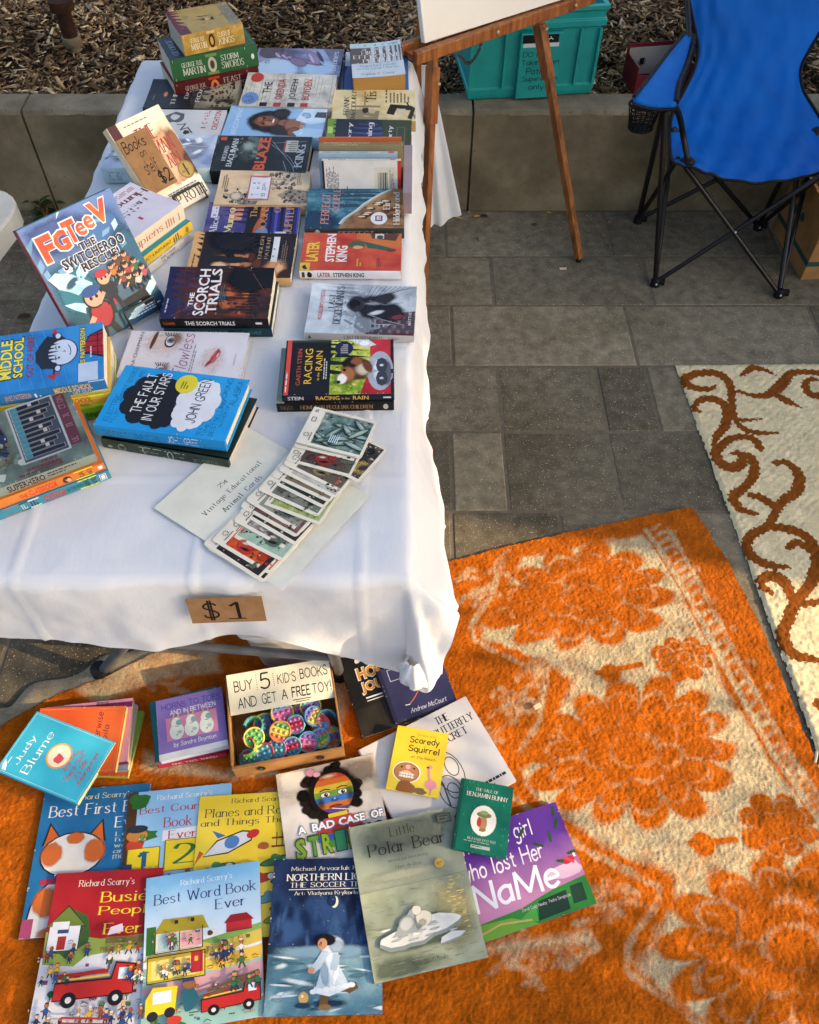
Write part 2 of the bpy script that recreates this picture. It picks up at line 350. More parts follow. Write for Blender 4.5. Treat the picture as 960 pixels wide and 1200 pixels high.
class Art:
    """ink layers on a rectangle: normalised coords 0..1 (x reading direction, y up)"""
    def __init__(s, W, H, seed=0): s.W = W; s.H = H; s.layers = []; s.r = random.Random(seed)
    def raw(s, vs, fs, m, fade=None): s.layers.append((vs, fs, m, fade))
    def soft(s, cx, cy, rx, ry, c, rot=0, core=.35, top=1.0, n=18, jag=.12):
        a0 = math.radians(rot); vs = [(cx*s.W, cy*s.H)]; fd = [top]; fs = []
        for q, f in ((core, top), (1.0, 0.0)):
            for k in range(n):
                t = 2*math.pi*k/n; j = q*(1-jag*s.r.random()); x = rx*s.W*j*math.cos(t); y = ry*s.H*j*math.sin(t)
                vs.append((cx*s.W+x*math.cos(a0)-y*math.sin(a0), cy*s.H+x*math.sin(a0)+y*math.cos(a0))); fd.append(f)
        for k in range(n): fs += [(0, 1+k, 1+(k+1) % n), (1+k, 1+n+k, 1+n+(k+1) % n, 1+(k+1) % n)]
        s.raw(vs, fs, 'soft:'+c, fd)
    def specks(s, x0, y0, x1, y1, n, cols, r0=.004, r1=.02, asp=1.0):
        by = {}
        for k in range(n): by.setdefault(s.r.choice(cols), []).append((s.r.uniform(x0, x1), s.r.uniform(y0, y1), s.r.uniform(r0, r1)))
        for c, L in by.items():
            vs = []; fs = []
            for x, y, r in L:
                b = len(vs); m = 7; a0 = s.r.uniform(0, 6); el = s.r.uniform(.4, 1)
                for k in range(m): t = a0+2*math.pi*k/m; q = s.r.uniform(.6, 1.1); vs.append((min(max(x*s.W+r*s.W*q*math.cos(t), x0*s.W), x1*s.W), min(max(y*s.H+r*s.W*q*el*asp*math.sin(t), y0*s.H), y1*s.H), (len(fs) % 9)*.000002))
                fs.append(tuple(range(b, b+m)))
            s.raw(vs, fs, c)
    def poly(s, pts, c): s.raw([(x*s.W, y*s.H) for x, y in pts], [tuple(range(len(pts)))], c)
    def rect(s, x0, y0, x1, y1, c): s.poly([(x0,y0),(x1,y0),(x1,y1),(x0,y1)], c)
    def ell(s, cx, cy, rx, ry, c, rot=0, n=20):
        a0 = math.radians(rot); pts = []
        for k in range(n):
            t = 2*math.pi*k/n; x = rx*s.W*math.cos(t); y = ry*s.H*math.sin(t)
            pts.append((cx*s.W+x*math.cos(a0)-y*math.sin(a0), cy*s.H+x*math.sin(a0)+y*math.cos(a0)))
        s.raw(pts, [tuple(range(n))], c)
    def blob(s, cx, cy, rx, ry, c, n=14, jag=.35):
        pts = []
        for k in range(n):
            t = 2*math.pi*k/n; q = 1-jag*s.r.random()
            pts.append(((cx+rx*q*math.cos(t))*s.W, (cy+ry*q*math.sin(t))*s.H))
        s.fan(pts, (cx*s.W, cy*s.H), c)
    def fan(s, pts, ctr, c):
        n = len(pts); s.raw(pts+[ctr], [(k, (k+1) % n, n) for k in range(n)], c)
    def cloud(s, cx, cy, rx, ry, c, lobes=8):
        s.ell(cx, cy, rx*.8, ry*.78, c)
        for k in range(lobes):
            t = 2*math.pi*k/lobes; s.ell(cx+rx*.66*math.cos(t), cy+ry*.66*math.sin(t), rx*.36, ry*.36, c, n=12)
    def line(s, pts, wd, c):
        q = []; pp = [Vector((x*s.W, y*s.H)) for x, y in pts]; wd = wd*s.W
        for a, b in zip(pp[:-1], pp[1:]):
            d = (b-a).normalized(); n = Vector((-d.y, d.x))*wd/2; q.append([a-n-d*wd*.3, b-n+d*wd*.3, b+n+d*wd*.3, a+n-d*wd*.3])
        s.quads(q, c)
    def quads(s, q, c):
        vs = []; fs = []
        for k, f in enumerate(q):
            b = len(vs); vs += [(p[0], p[1], (k % 9)*.000002) for p in f]; fs.append((b, b+1, b+2, b+3))
        s.raw(vs, fs, c)
    def frame(s, x0, y0, x1, y1, wd, c):
        s.line([(x0,y0),(x1,y0)], wd, c); s.line([(x1,y0),(x1,y1)], wd, c); s.line([(x1,y1),(x0,y1)], wd, c); s.line([(x0,y1),(x0,y0)], wd, c)
    def text(s, t, x0, y0, x1, y1, c, font='sans', wt=None, slant=0, rot=0, jit=0, mono=False, seed=1, keep=False):
        """lettering fitted into the box; rot in quarter turns counter-clockwise, or keep=True with free rot in degrees"""
        if font == 'sans':
            vs, fs = sans(t, .0 if wt is None else wt)
        else:
            q = stroke_text(t, 'serif' if font == 'serif' else 'pen', wt or (1.15 if font == 'serif' else .9)*(1.3 if font == 'serif' else 1.15), slant, mono, jit, seed=seed)
            vs = []; fs = []
            for k, f in enumerate(q):
                b = len(vs); vs += [(p.x, p.y, (k % 9)*.000002) for p in f]; fs.append((b, b+1, b+2, b+3))
        if not vs: return
        xs = [v[0] for v in vs]; ys = [v[1] for v in vs]; ax, bx, ay, by = min(xs), max(xs), min(ys), max(ys)
        X0, X1, Y0, Y1 = x0*s.W, x1*s.W, y0*s.H, y1*s.H
        out = []
        for v in vs:
            u = (v[0]-ax)/(bx-ax+1e-9); w_ = (v[1]-ay)/(by-ay+1e-9)
            if rot % 4 == 1: u, w_ = 1-w_, u
            elif rot % 4 == 2: u, w_ = 1-u, 1-w_
            elif rot % 4 == 3: u, w_ = w_, 1-u
            out.append((X0+u*(X1-X0), Y0+w_*(Y1-Y0), v[2] if len(v) > 2 else 0.0))
        s.raw(out, fs, c)
    def fine(s, x0, y0, x1, y1, n, c, vert=False):
        """lines of small print too small to read"""
        q = []
        for i in range(n):
            a = i/n; hgt = .5/n; p = 0.0; end = s.r.uniform(.75, 1) if i < n-1 else s.r.uniform(.3, .8)
            while p < end:
                l = s.r.uniform(.05, .14); e = min(p+l, end)
                if vert: q.append([(( x0+(x1-x0)*a)*s.W, (y0+(y1-y0)*p)*s.H), ((x0+(x1-x0)*(a+hgt))*s.W, (y0+(y1-y0)*p)*s.H), ((x0+(x1-x0)*(a+hgt))*s.W, (y0+(y1-y0)*e)*s.H), ((x0+(x1-x0)*a)*s.W, (y0+(y1-y0)*e)*s.H)])
                else: q.append([((x0+(x1-x0)*p)*s.W, (y1-(y1-y0)*(a+hgt))*s.H), ((x0+(x1-x0)*e)*s.W, (y1-(y1-y0)*(a+hgt))*s.H), ((x0+(x1-x0)*e)*s.W, (y1-(y1-y0)*a)*s.H), ((x0+(x1-x0)*p)*s.W, (y1-(y1-y0)*a)*s.H)])
                p = e+.025
        s.quads(q, c)
    def onto(s, mb, fr, step=.00002, start=1, clip=True):
        """fr(x, y, h) -> 3D point; clipped to the rectangle"""
        for k, (vs, fs, c, fade) in enumerate(s.layers):
            m = M(c) if isinstance(c, str) else c; h = (k+start)*step
            out = []
            for v in vs:
                x, y = v[0], v[1]
                if clip: x = min(max(x, 0), s.W); y = min(max(y, 0), s.H)
                out.append(fr(x, y, h+(v[2] if len(v) > 2 else 0)))
            mb.add(out, fs, m, False, fade)

def frame_from(corners):
    """BL, BR, TR, TL world points -> rotation matrix, centre, W, H"""
    A = [Vector(c) for c in corners]; c = (A[0]+A[1]+A[2]+A[3])/4
    u = (A[1]-A[0]+A[2]-A[3]); v = (A[3]-A[0]+A[2]-A[1]); W = u.length/2; H = v.length/2
    n = u.cross(v).normalized(); un = u.normalized(); vn = v.normalized()
    # split the shear evenly
    a = (un+(vn.cross(n))).normalized(); b = n.cross(a)
    R = Matrix((a, b, n)).transposed(); return R, c, W, H

BOOKN = 0
def book(label, px, z, T, cover, art=None, spine=None, spine_art=None, hard=False, curl=0.0, pages='#e6dcc2', group='books laid out on the white table',
         name=None, W=None, H=None, back=None, flat_curl=0, extra=None, shift=(0,0,0), rot=0):
    """px: BL, BR, TR, TL of the front cover in reading order; z: height(s) of those corners; T thickness"""
    global BOOKN; BOOKN += 1
    zs = z if isinstance(z, (list, tuple)) else [z]*4
    R, c, w0, h0 = frame_from([P(p[0], p[1], zz) for p, zz in zip(px, zs)])
    W = W or w0; H = H or h0; c = c+Vector(shift)
    if rot: R = Matrix.Rotation(math.radians(rot), 3, 'Z') @ R
    M4 = Matrix.Translation(c - R @ Vector((0, 0, T))) @ R.to_4x4()
    root = empty(name or ('hardcover_book' if hard else 'paperback_book'), M4)
    tag(root, label, 'book', group)
    cm = M(cover) if isinstance(cover, str) else cover; spm = M(spine) if isinstance(spine, str) else (spine or cm); bm_ = M(back) if back else cm
    tc = .0026 if hard else .0006; ins = .0035 if hard else .0008
    mb = MB(); x0, x1, y0, y1 = -W/2, W/2, -H/2, H/2
    e = .0012 if hard else .0006
    mb.box(x0+e, y0, T-tc, x1, y1, T, cm); mb.box(x0+e, y0, 0, x1, y1, tc, bm_)
    bul = .003 if hard else .0008; n = 6
    def sx(t): return x0 - bul*math.sin(math.pi*t)**.6
    sec = [(sx(k/n), T*k/n) for k in range(n+1)]; inner = [(x0+tc*1.5+.0006, T*k/n) for k in range(n+1)]
    vs = [(a, y0, b) for a, b in sec]+[(a, y1, b) for a, b in sec]+[(a, y0, b) for a, b in inner]+[(a, y1, b) for a, b in inner]; q = n+1
    fs = []
    for k in range(n):
        fs += [(k, k+1, q+k+1, q+k), (2*q+k, 3*q+k, 3*q+k+1, 2*q+k+1), (k, 2*q+k, 2*q+k+1, k+1), (q+k, q+k+1, 3*q+k+1, 3*q+k)]
    fs += [(0, q, 3*q, 2*q), (n, 2*q+n, 3*q+n, q+n)]
    mb.add(vs, fs, spm)
    if art:
        A = Art(W, H, BOOKN); art(A)
        for k in range(16):          # scuffed corners and edges
            e = A.r.random(); q = A.r.choice([(e, 0), (e, 1), (1, e), (0, e), (A.r.choice([0, 1]), A.r.choice([0, 1]))]); A.ell(q[0], q[1], A.r.uniform(.006, .022), A.r.uniform(.003, .008), '#b5ada0', n=7)
        A.onto(mb, lambda x, y, h: (x0+x, y0+y, T+h))
    if spine_art:
        A = Art(H, T, BOOKN); spine_art(A)
        A.onto(mb, lambda x, y, h: (sx(y/T)-h-.0002, y1-x, y))
    pb = MB(); pm = page_mat(pages)
    pb.box(x0+tc+.001, y0+ins, tc, x1-ins, y1-ins, T-tc, pm)
    objs = []
    for bld, nm in ((mb, 'cover'), (pb, 'page_block')):
        if (curl or flat_curl) and not hard:
            bm = bmesh.new(); me = bpy.data.meshes.new(nm); me.from_pydata(bld.v, [], bld.f)
            me.polygons.foreach_set('material_index', bld.mi); 
            if min(bld.fade, default=1) < 1: at = me.attributes.new('fade', 'FLOAT', 'POINT'); at.data.foreach_set('value', bld.fade)
            bm.from_mesh(me)
            for t in (.3, .5, .65, .78, .88, .95):
                bmesh.ops.bisect_plane(bm, geom=bm.verts[:]+bm.edges[:]+bm.faces[:], plane_co=(x0+W*t, 0, 0), plane_no=(1, 0, 0))
            for v in bm.verts:
                t = max(0, (v.co.x-x0)/W); s_ = max(0, min(1, v.co.z/T))
                v.co.z += 2.2*curl*t**2.6*s_*(1+.35*v.co.y/H) + flat_curl*math.sin(math.pi*t)*s_
            bm.to_mesh(me); bm.free()
            for m in bld.mats: me.materials.append(m)
            o = bpy.data.objects.new(nm, me); COL.objects.link(o); o.parent = root
        else: o = bld.build(nm, root)
        objs.append(o)
    if extra: extra(root, W, H, T)
    return root
def slab(name, label, cat, corners, T, base, art=None, group=None, edge=None, parent=None, rough=.6, kids=None):
    """thin sheet (card, paper, sign) whose top face is the given rectangle"""
    R, c, W, H = frame_from(corners); M4 = Matrix.Translation(c) @ R.to_4x4()
    mb = MB(); m = M(base, rough) if isinstance(base, str) else base
    mb.box(-W/2, -H/2, -T, W/2, H/2, 0, m)
    if art: A = Art(W, H, len(label or name)); art(A); A.onto(mb, lambda x, y, h: (x-W/2, y-H/2, h))
    o = mb.build(name); o.matrix_world = M4
    if label: tag(o, label, cat, group)
    return o

# ================================================================== SETTING
def surf(name, stops, scale, rough=.9, bmp=.3, dist=.003, spec=.2, detail=6, attr=None, speck=None, stretch=None, stain=None):
    m, nt, b = base_mat(name, rough, spec)
    n = noise(nt, scale, detail, .6, stretch=stretch); r = ramp(nt, n.outputs[0], stops); out = r.outputs[0]
    if stain:
        ns = noise(nt, stain, 5, .65); rs = ramp(nt, ns.outputs[0], [(.33, '#d2cec4'), (.56, '#ffffff')]); ms = N(nt, 'ShaderNodeMix', data_type='RGBA', blend_type='MULTIPLY'); ms.inputs[0].default_value = 1
        nt.links.new(out, ms.inputs[6]); nt.links.new(rs.outputs[0], ms.inputs[7]); out = ms.outputs[2]
    if attr:
        a = N(nt, 'ShaderNodeAttribute', attribute_name=attr); mx = N(nt, 'ShaderNodeMix', data_type='RGBA', blend_type='MULTIPLY'); mx.inputs[0].default_value = 1
        nt.links.new(out, mx.inputs[6]); nt.links.new(a.outputs['Fac'], mx.inputs[7]); out = mx.outputs[2]
    if speck:
        sc, thr, col = speck; v = noise(nt, sc, 2, .5); rr = ramp(nt, v.outputs[0], [(thr, '#000000'), (thr+.04, '#ffffff')])
        mx = N(nt, 'ShaderNodeMix', data_type='RGBA'); mx.inputs[7].default_value = lin(col)
        nt.links.new(rr.outputs[0], mx.inputs[0]); nt.links.new(out, mx.inputs[6]); out = mx.outputs[2]
    nt.links.new(out, b.inputs['Base Color'])
    if bmp:
        n2 = noise(nt, scale*5, 5, .7); bump(nt, b, n2.outputs[0], bmp, dist)
    return m
m_ground = surf('packed_earth', [(.3, '#4d4a44'), (.7, '#6b665c')], 3)
g = quick('ground', m_ground, lambda b, m: b.add([(-90,-90,-.035),(90,-90,-.035),(90,90,-.035),(-90,90,-.035)], [(0,1,2,3)], m)); tag(g, kind='structure')
m_joint = surf('joint_sand', [(.3, '#5f5648'), (.7, '#776c5a')], 40)
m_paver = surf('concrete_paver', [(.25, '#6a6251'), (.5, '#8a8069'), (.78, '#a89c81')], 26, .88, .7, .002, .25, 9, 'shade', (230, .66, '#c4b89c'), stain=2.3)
def pavers():
    b = MB(); sh = []
    b.add([(-7,-6,-.0018),(8,-6,-.0018),(8,2.775,-.0018),(-7,2.775,-.0018)], [(0,1,2,3)], m_joint); sh += [1]*4
    r = random.Random(3); g_ = .0045
    ys = [2.774, 2.49, 2.222, 1.925, 1.645, 1.35]
    while ys[-1] > -5: ys.append(ys[-1]-.285)
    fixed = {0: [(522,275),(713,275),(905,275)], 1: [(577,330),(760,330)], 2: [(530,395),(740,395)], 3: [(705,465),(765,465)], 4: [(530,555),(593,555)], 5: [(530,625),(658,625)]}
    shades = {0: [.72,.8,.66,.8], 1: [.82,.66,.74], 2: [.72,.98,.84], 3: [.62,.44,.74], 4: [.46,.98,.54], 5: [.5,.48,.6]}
    def one(x0, x1, y0, y1, s):
        if x1-x0 < .02: return
        x0 += g_; x1 -= g_; y0 += g_; y1 -= g_; c = .003; z = r.uniform(-.001, .001); tl = r.uniform(-.0012, .0012)
        vs = [(x0,y0,-.012),(x1,y0,-.012),(x1,y1,-.012),(x0,y1,-.012),(x0,y0,z-.0022),(x1,y0,z-.0024+tl),(x1,y1,z-.0024+tl),(x0,y1,z-.0022),
              (x0+c,y0+c,z),(x1-c,y0+c,z+tl),(x1-c,y1-c,z+tl),(x0+c,y1-c,z)]
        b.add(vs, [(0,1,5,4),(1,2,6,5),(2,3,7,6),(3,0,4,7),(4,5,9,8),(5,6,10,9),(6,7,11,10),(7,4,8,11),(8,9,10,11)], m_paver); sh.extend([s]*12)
    for i in range(len(ys)-1):
        y1, y0 = ys[i], ys[i+1]; ym = (y0+y1)/2
        lim = -.80 if ym > 1.1 else -7
        xs = [-7.0]
        if i in fixed:
            fx = [P(*p).x for p in fixed[i]]; st = []; x = fx[0]
            while x > -6.6: x -= r.choice([.31,.44,.62]); st.append(x)
            xs = sorted(st)+fx; x = fx[-1]; nl = len(st)
        else: x = -7; nl = -99
        while x < 7.6: x += r.choice([.31,.44,.62]); xs.append(x)
        for k in range(len(xs)-1):
            a, c = xs[k], xs[k+1]
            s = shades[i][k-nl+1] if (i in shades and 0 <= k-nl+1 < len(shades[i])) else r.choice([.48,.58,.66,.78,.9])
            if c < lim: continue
            if ym < 1.3 and (a+c)/2 < -.15: s = r.choice([.34, .38, .42])  # near-left slabs: dark stone, with under-table shade also put into the tone
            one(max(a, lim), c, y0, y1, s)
    y = 1.1
    while y < 2.74:                                     # narrow dark bricks beyond the left side of the table
        x = -3.4+r.uniform(-.2, 0)
        while x < -.81:
            l = .30; one(x, min(x+l, -.802), y, min(y+.068, 2.772), r.uniform(.42, .6)); x += l
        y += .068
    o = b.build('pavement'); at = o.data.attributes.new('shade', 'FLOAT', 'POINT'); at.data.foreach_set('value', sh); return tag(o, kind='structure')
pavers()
m_conc = surf('weathered_concrete', [(.25, '#5b523f'), (.5, '#766b54'), (.75, '#92866b')], 5, .9, .5, .002, .2, 8, None, (120, .70, '#4b4438'), stain=3.1)
m_cope = surf('concrete_top', [(.25, '#5c5443'), (.5, '#776e5a'), (.75, '#90866f')], 9, .9, .7, .003, .2, 8, None, (90, .66, '#5d574a'))
WZ = .377
def wall():
    b = MB(); r = random.Random(5); x = -6.0; seams = [P(548,247).x-1.55*k for k in range(4, -1, -1)]+[P(548,247).x+1.75*k for k in range(1, 5)]
    for a, c in zip(seams[:-1], seams[1:]):
        n = 40; rows = []
        prof = [(2.78, -.03), (2.78, WZ-.014), (2.786, WZ-.004), (2.794, WZ), (2.90, WZ), (2.905, WZ-.004), (2.905, 0)]
        for (py, pz) in prof:
            row = []
            for k in range(n+1):
                xx = a+.004+(c-a-.008)*k/n; j = r.uniform(-.003, .003) if pz in (WZ-.014, WZ-.004) else 0
                row.append((xx, py+abs(j), pz+(j if pz > .3 else 0)))
            rows.append(row)
        nc = n+1; vs = [v for q in rows for v in q]
        for i in range(len(prof)-1):
            b.add(rows[i]+rows[i+1], [(k, k+1, nc+k+1, nc+k) for k in range(n)], m_conc if i == 0 else m_cope, False)
        b.add([q[0] for q in rows], [tuple(range(len(prof)))], m_conc); b.add([q[-1] for q in rows], [tuple(range(len(prof)))[::-1]], m_conc)
    b.box(seams[0], 2.80, -.02, seams[-1], 2.895, WZ-.02, m_conc)
    o = b.build('retaining_wall'); return tag(o, 'low grey concrete retaining wall holding back the wood chip bed', 'wall')
wall()
# planting bed
m_soil = surf('dark_mulch_soil', [(.3, '#1c140d'), (.6, '#3a2a1b'), (.8, '#54402b')], 60, 1, .8, .01)
def bedz(X, Y): return .345+.03*vnoise(X, Y, .35, 4)+.02*vnoise(X, Y, .12, 5)+.02*np.clip(Y-3, 0, 3)
xs = np.linspace(-6, 7, 260); ys_ = np.linspace(2.897, 9, 120); X, Y = np.meshgrid(xs, ys_); tag(grid_mesh('planting_bed', X, Y, bedz(X, Y), m_soil), kind='structure')
def mulch():
    R = np.random.RandomState(2)
    def gen(n, x0, x1, y0, y1):
        return np.stack([R.uniform(x0, x1, n), R.uniform(y0, y1, n)], 1)
    p = np.concatenate([gen(30000, -2.3, 2.5, 2.91, 4.0), gen(6500, -4, 4.5, 2.91, 6), np.stack([R.uniform(-1.5, 2.2, 90), 2.765-np.abs(R.normal(0, .12, 90))], 1)])
    n = len(p); L = R.gamma(2.2, .0085, n)+.009; Wd = L*R.uniform(.16, .5, n); big = R.rand(n) < .02; L[big] *= 1.9; T = R.uniform(.0012, .004, n)
    yaw = R.uniform(0, 2*np.pi, n); tilt = R.normal(0, .38, n); roll = R.normal(0, .45, n)
    base = np.array([(-1,-.7,-1),(1,-.35,-1),(1,.5,-1),(-1,1,-1),(-1,-.7,1),(1,-.35,1),(1,.5,1),(-1,1,1)], float)/2
    V = base[None]*np.stack([L, Wd, T], -1)[:, None]; V += R.normal(0, .1, V.shape)*np.stack([L*.5, Wd*.6, T*.6], -1)[:, None]
    ct, s_ = np.cos(tilt)[:, None], np.sin(tilt)[:, None]; x, z = V[..., 0]*ct-V[..., 2]*s_, V[..., 0]*s_+V[..., 2]*ct
    cr, sr = np.cos(roll)[:, None], np.sin(roll)[:, None]; y, z = V[..., 1]*cr-z*sr, V[..., 1]*sr+z*cr
    cy, sy = np.cos(yaw)[:, None], np.sin(yaw)[:, None]; X_, Y_ = x*cy-y*sy, x*sy+y*cy
    Z0 = np.where(p[:, 1] > 2.8, bedz(p[:, 0], p[:, 1])+R.uniform(0, .026, n), .003); tiny = p[:, 1] < 2.8; X_[tiny] *= .4; Y_[tiny] *= .4; z[tiny] *= .3; co = np.stack([X_+p[:, 0:1], Y_+p[:, 1:2], z+Z0[:, None]], -1).reshape(-1, 3)
    fb = np.array([(0,3,2,1),(4,5,6,7),(0,1,5,4),(1,2,6,5),(2,3,7,6),(3,0,4,7)]); F = (fb[None]+8*np.arange(n)[:, None, None]).reshape(-1, 4)
    me = bpy.data.meshes.new('wood_chip_mulch'); me.vertices.add(len(co)); me.vertices.foreach_set('co', co.astype(np.float32).ravel())
    me.loops.add(F.size); me.loops.foreach_set('vertex_index', F.astype(np.int32).ravel()); me.polygons.add(len(F)); me.polygons.foreach_set('loop_start', np.arange(0, F.size, 4, dtype=np.int32)); me.update(calc_edges=True)
    at = me.attributes.new('tone', 'FLOAT', 'POINT'); at.data.foreach_set('value', np.repeat(np.clip(R.beta(1.7, 2.2, n)+.25*vnoise(p[:, 0], p[:, 1], .3, 9), 0, 1), 8).astype(np.float32))
    m, nt, b = base_mat('wood_chip', .85, .2); a = N(nt, 'ShaderNodeAttribute', attribute_name='tone'); nn = noise(nt, 90, 4, .7)
    ad = N(nt, 'ShaderNodeMath', operation='MULTIPLY_ADD'); ad.inputs[1].default_value = .3; nt.links.new(nn.outputs[0], ad.inputs[0]); nt.links.new(a.outputs['Fac'], ad.inputs[2])
    r = ramp(nt, ad.outputs[0], [(.15, '#1d140a'), (.40, '#4c3924'), (.66, '#7d6243'), (.9, '#b3976f'), (1.0, '#cdb68f')]); nt.links.new(r.outputs[0], b.inputs['Base Color'])
    bump(nt, b, nn.outputs[0], .5, .001)
    me.materials.append(m); o = bpy.data.objects.new('wood_chip_mulch', me); COL.objects.link(o); tag(o, 'brown wood chip mulch covering the raised bed', 'mulch', kind='stuff')
mulch()
m_leaf = surf('leaf', [(.3, '#2c4a1c'), (.7, '#5c7d34')], 30, .5, 0, 0, .3)
m_dleaf = surf('leaf', [(.3, '#16260f'), (.7, '#304c1f')], 30, .5, 0, 0, .3)
m_stem = surf('stem', [(.3, '#4a3a24'), (.7, '#6b5636')], 40)
def leaf_poly(b, p, d, L, Wd, m, droop=.3):
    d = Vector(d).normalized(); u = Vector((0,0,1)); s_ = d.cross(u)
    s_ = s_.normalized() if s_.length > .01 else Vector((1,0,0)); nrm = s_.cross(d)
    pts = []
    for t, k in ((0,.05),(.25,.8),(.5,1),(.75,.7),(1,.02)):
        c = Vector(p)+d*L*t-nrm*L*droop*t*t; pts.append((c-s_*Wd*k/2+nrm*Wd*.12*k, c, c+s_*Wd*k/2+nrm*Wd*.12*k))
    vs = [q for r_ in pts for q in r_]; fs = []
    for i in range(4):
        for j in range(2): fs.append((i*3+j, i*3+j+1, i*3+j+4, i*3+j+3))
    b.add(vs, fs, m, True)
def shrub(name, label, base, hgt, rad, nstem, nleaf, L, m, seed, cat='plant', group=None, low=.15):
    r = random.Random(seed); root = empty(name, loc=base); tag(root, label, cat, group); st = MB(); lf = MB()
    for k in range(nstem):
        a = 2*math.pi*k/nstem+r.uniform(-.3, .3); rr = rad*r.uniform(.3, .95); pts = [Vector((0,0,-.02)), Vector((rr*.35*math.cos(a), rr*.35*math.sin(a), hgt*.5)), Vector((rr*math.cos(a), rr*math.sin(a), hgt*r.uniform(.7, 1)))]
        pts = catmull(pts, 5); st.tube(pts, [.006*(1-.7*i/len(pts))*max(1, hgt) for i in range(len(pts))], m_stem, 6)
        for j in range(nleaf):
            t = r.uniform(low, 1); q = pts[min(int(t*(len(pts)-1)), len(pts)-1)]; aa = r.uniform(0, 6.28); e = r.uniform(-.3, .7)
            off = Vector((math.cos(aa), math.sin(aa), 0))*r.uniform(0, rad*.35)
            leaf_poly(lf, q+off, (math.cos(aa), math.sin(aa), e), L*r.uniform(.6, 1.2), L*.45*r.uniform(.7, 1.2), m, r.uniform(.1, .5))
    st.build('stem', root); lf.build('foliage', root); return root
q = PY(228, -22, 3.95); shrub('leafy_plant', 'broad leafed green plant hanging over the mulch behind the dark green book', (q.x, q.y, .38), .34, .2, 7, 9, .1, m_leaf, 3)
q = PY(-5, -14, 3.95); shrub('leafy_plant', 'dark leafed plant at the top left edge of the mulch bed', (q.x-.1, q.y, .38), .35, .25, 8, 12, .08, m_dleaf, 5)
q = P(55, 248); shrub('weed', 'small dark green weed growing at the foot of the concrete wall', (q.x, q.y-.02, 0), .07, .06, 5, 4, .05, m_dleaf, 8)
for k, (x, y) in enumerate([(-2.6, 5.2), (-1.2, 5.5), (.4, 5.3), (1.9, 5.6), (3.3, 5.2)]):
    shrub('background_shrub', 'rounded green shrub far back in the mulch bed', (x, y, .4), .9, .6, 14, 45, .09, m_dleaf, 20+k, 'shrub', 'shrubs at the back of the mulch bed')
# leaf litter and a sprinkler riser
m_yel = surf('dry_leaf', [(.3, '#a8801f'), (.7, '#d8b040')], 60, .6, 0); m_brn = surf('dry_leaf', [(.3, '#241a10'), (.7, '#4a3520')], 60, .7, 0)
for k, (px, py, a, m, L, lb) in enumerate([(555,255,.6,m_yel,.035,'yellow fallen leaf nearest the white cloth tail at the wall foot'), (572,254,2.6,m_brn,.035,'dark curled leaf on the paving beside the yellow leaves'), (534,256,.2,m_yel,.028,'small yellow leaf under the tip of the cloth tail'), (640,249,.1,m_yel,.024,'narrow yellow leaf at the wall foot between the easel legs'), (630,263,2.9,m_brn,.022,'thin brown leaf stalk on the paving behind the easel foot'), (586,316,1.2,m_brn,.01,'tiny dark crumb of leaf on the paving'), (20,372,.4,m_brn,.05,'dark leaf scrap on the narrow bricks left of the table')]):
    b = MB(); q = P(px, py, .004); leaf_poly(b, (0,0,0), (math.cos(a), math.sin(a), .15), L, L*.42, m, .3); o = b.build('fallen_leaf'); o.location = q; tag(o, lb, 'leaf', 'leaves fallen on the paving')
b = MB(); b.box(-.012,-.004,0,.012,.004,.003, M('#d9cbb4', .8)); o = b.build('paper_scrap'); o.location = P(660, 315, .001); tag(o, 'pale scrap of paper on the paving left of the easel foot', 'scrap')
mr = surf('rust', [(.3, '#1f120b'), (.7, '#3f2616')], 40); mp = surf('old_pvc', [(.3, '#6c6048'), (.7, '#8f8468')], 20, .6)
q = P(85, 50, .385); root = empty('sprinkler_riser', loc=(q.x, q.y, .36)); tag(root, 'rusty sprinkler riser with pale plastic collar standing in the mulch', 'sprinkler')
b = MB(); b.tube([(0,0,0),(0,0,.02),(0,0,.021),(0,0,.05)], [.03,.032,.034,.034], mp, 16); b.build('collar', root)
b = MB(); b.tube([(0,0,.05),(0,0,.14)], .028, mr, 16); b.tube([(0,0,.14),(0,0,.175)], .046, mr, 8); b.build('pipe', root)

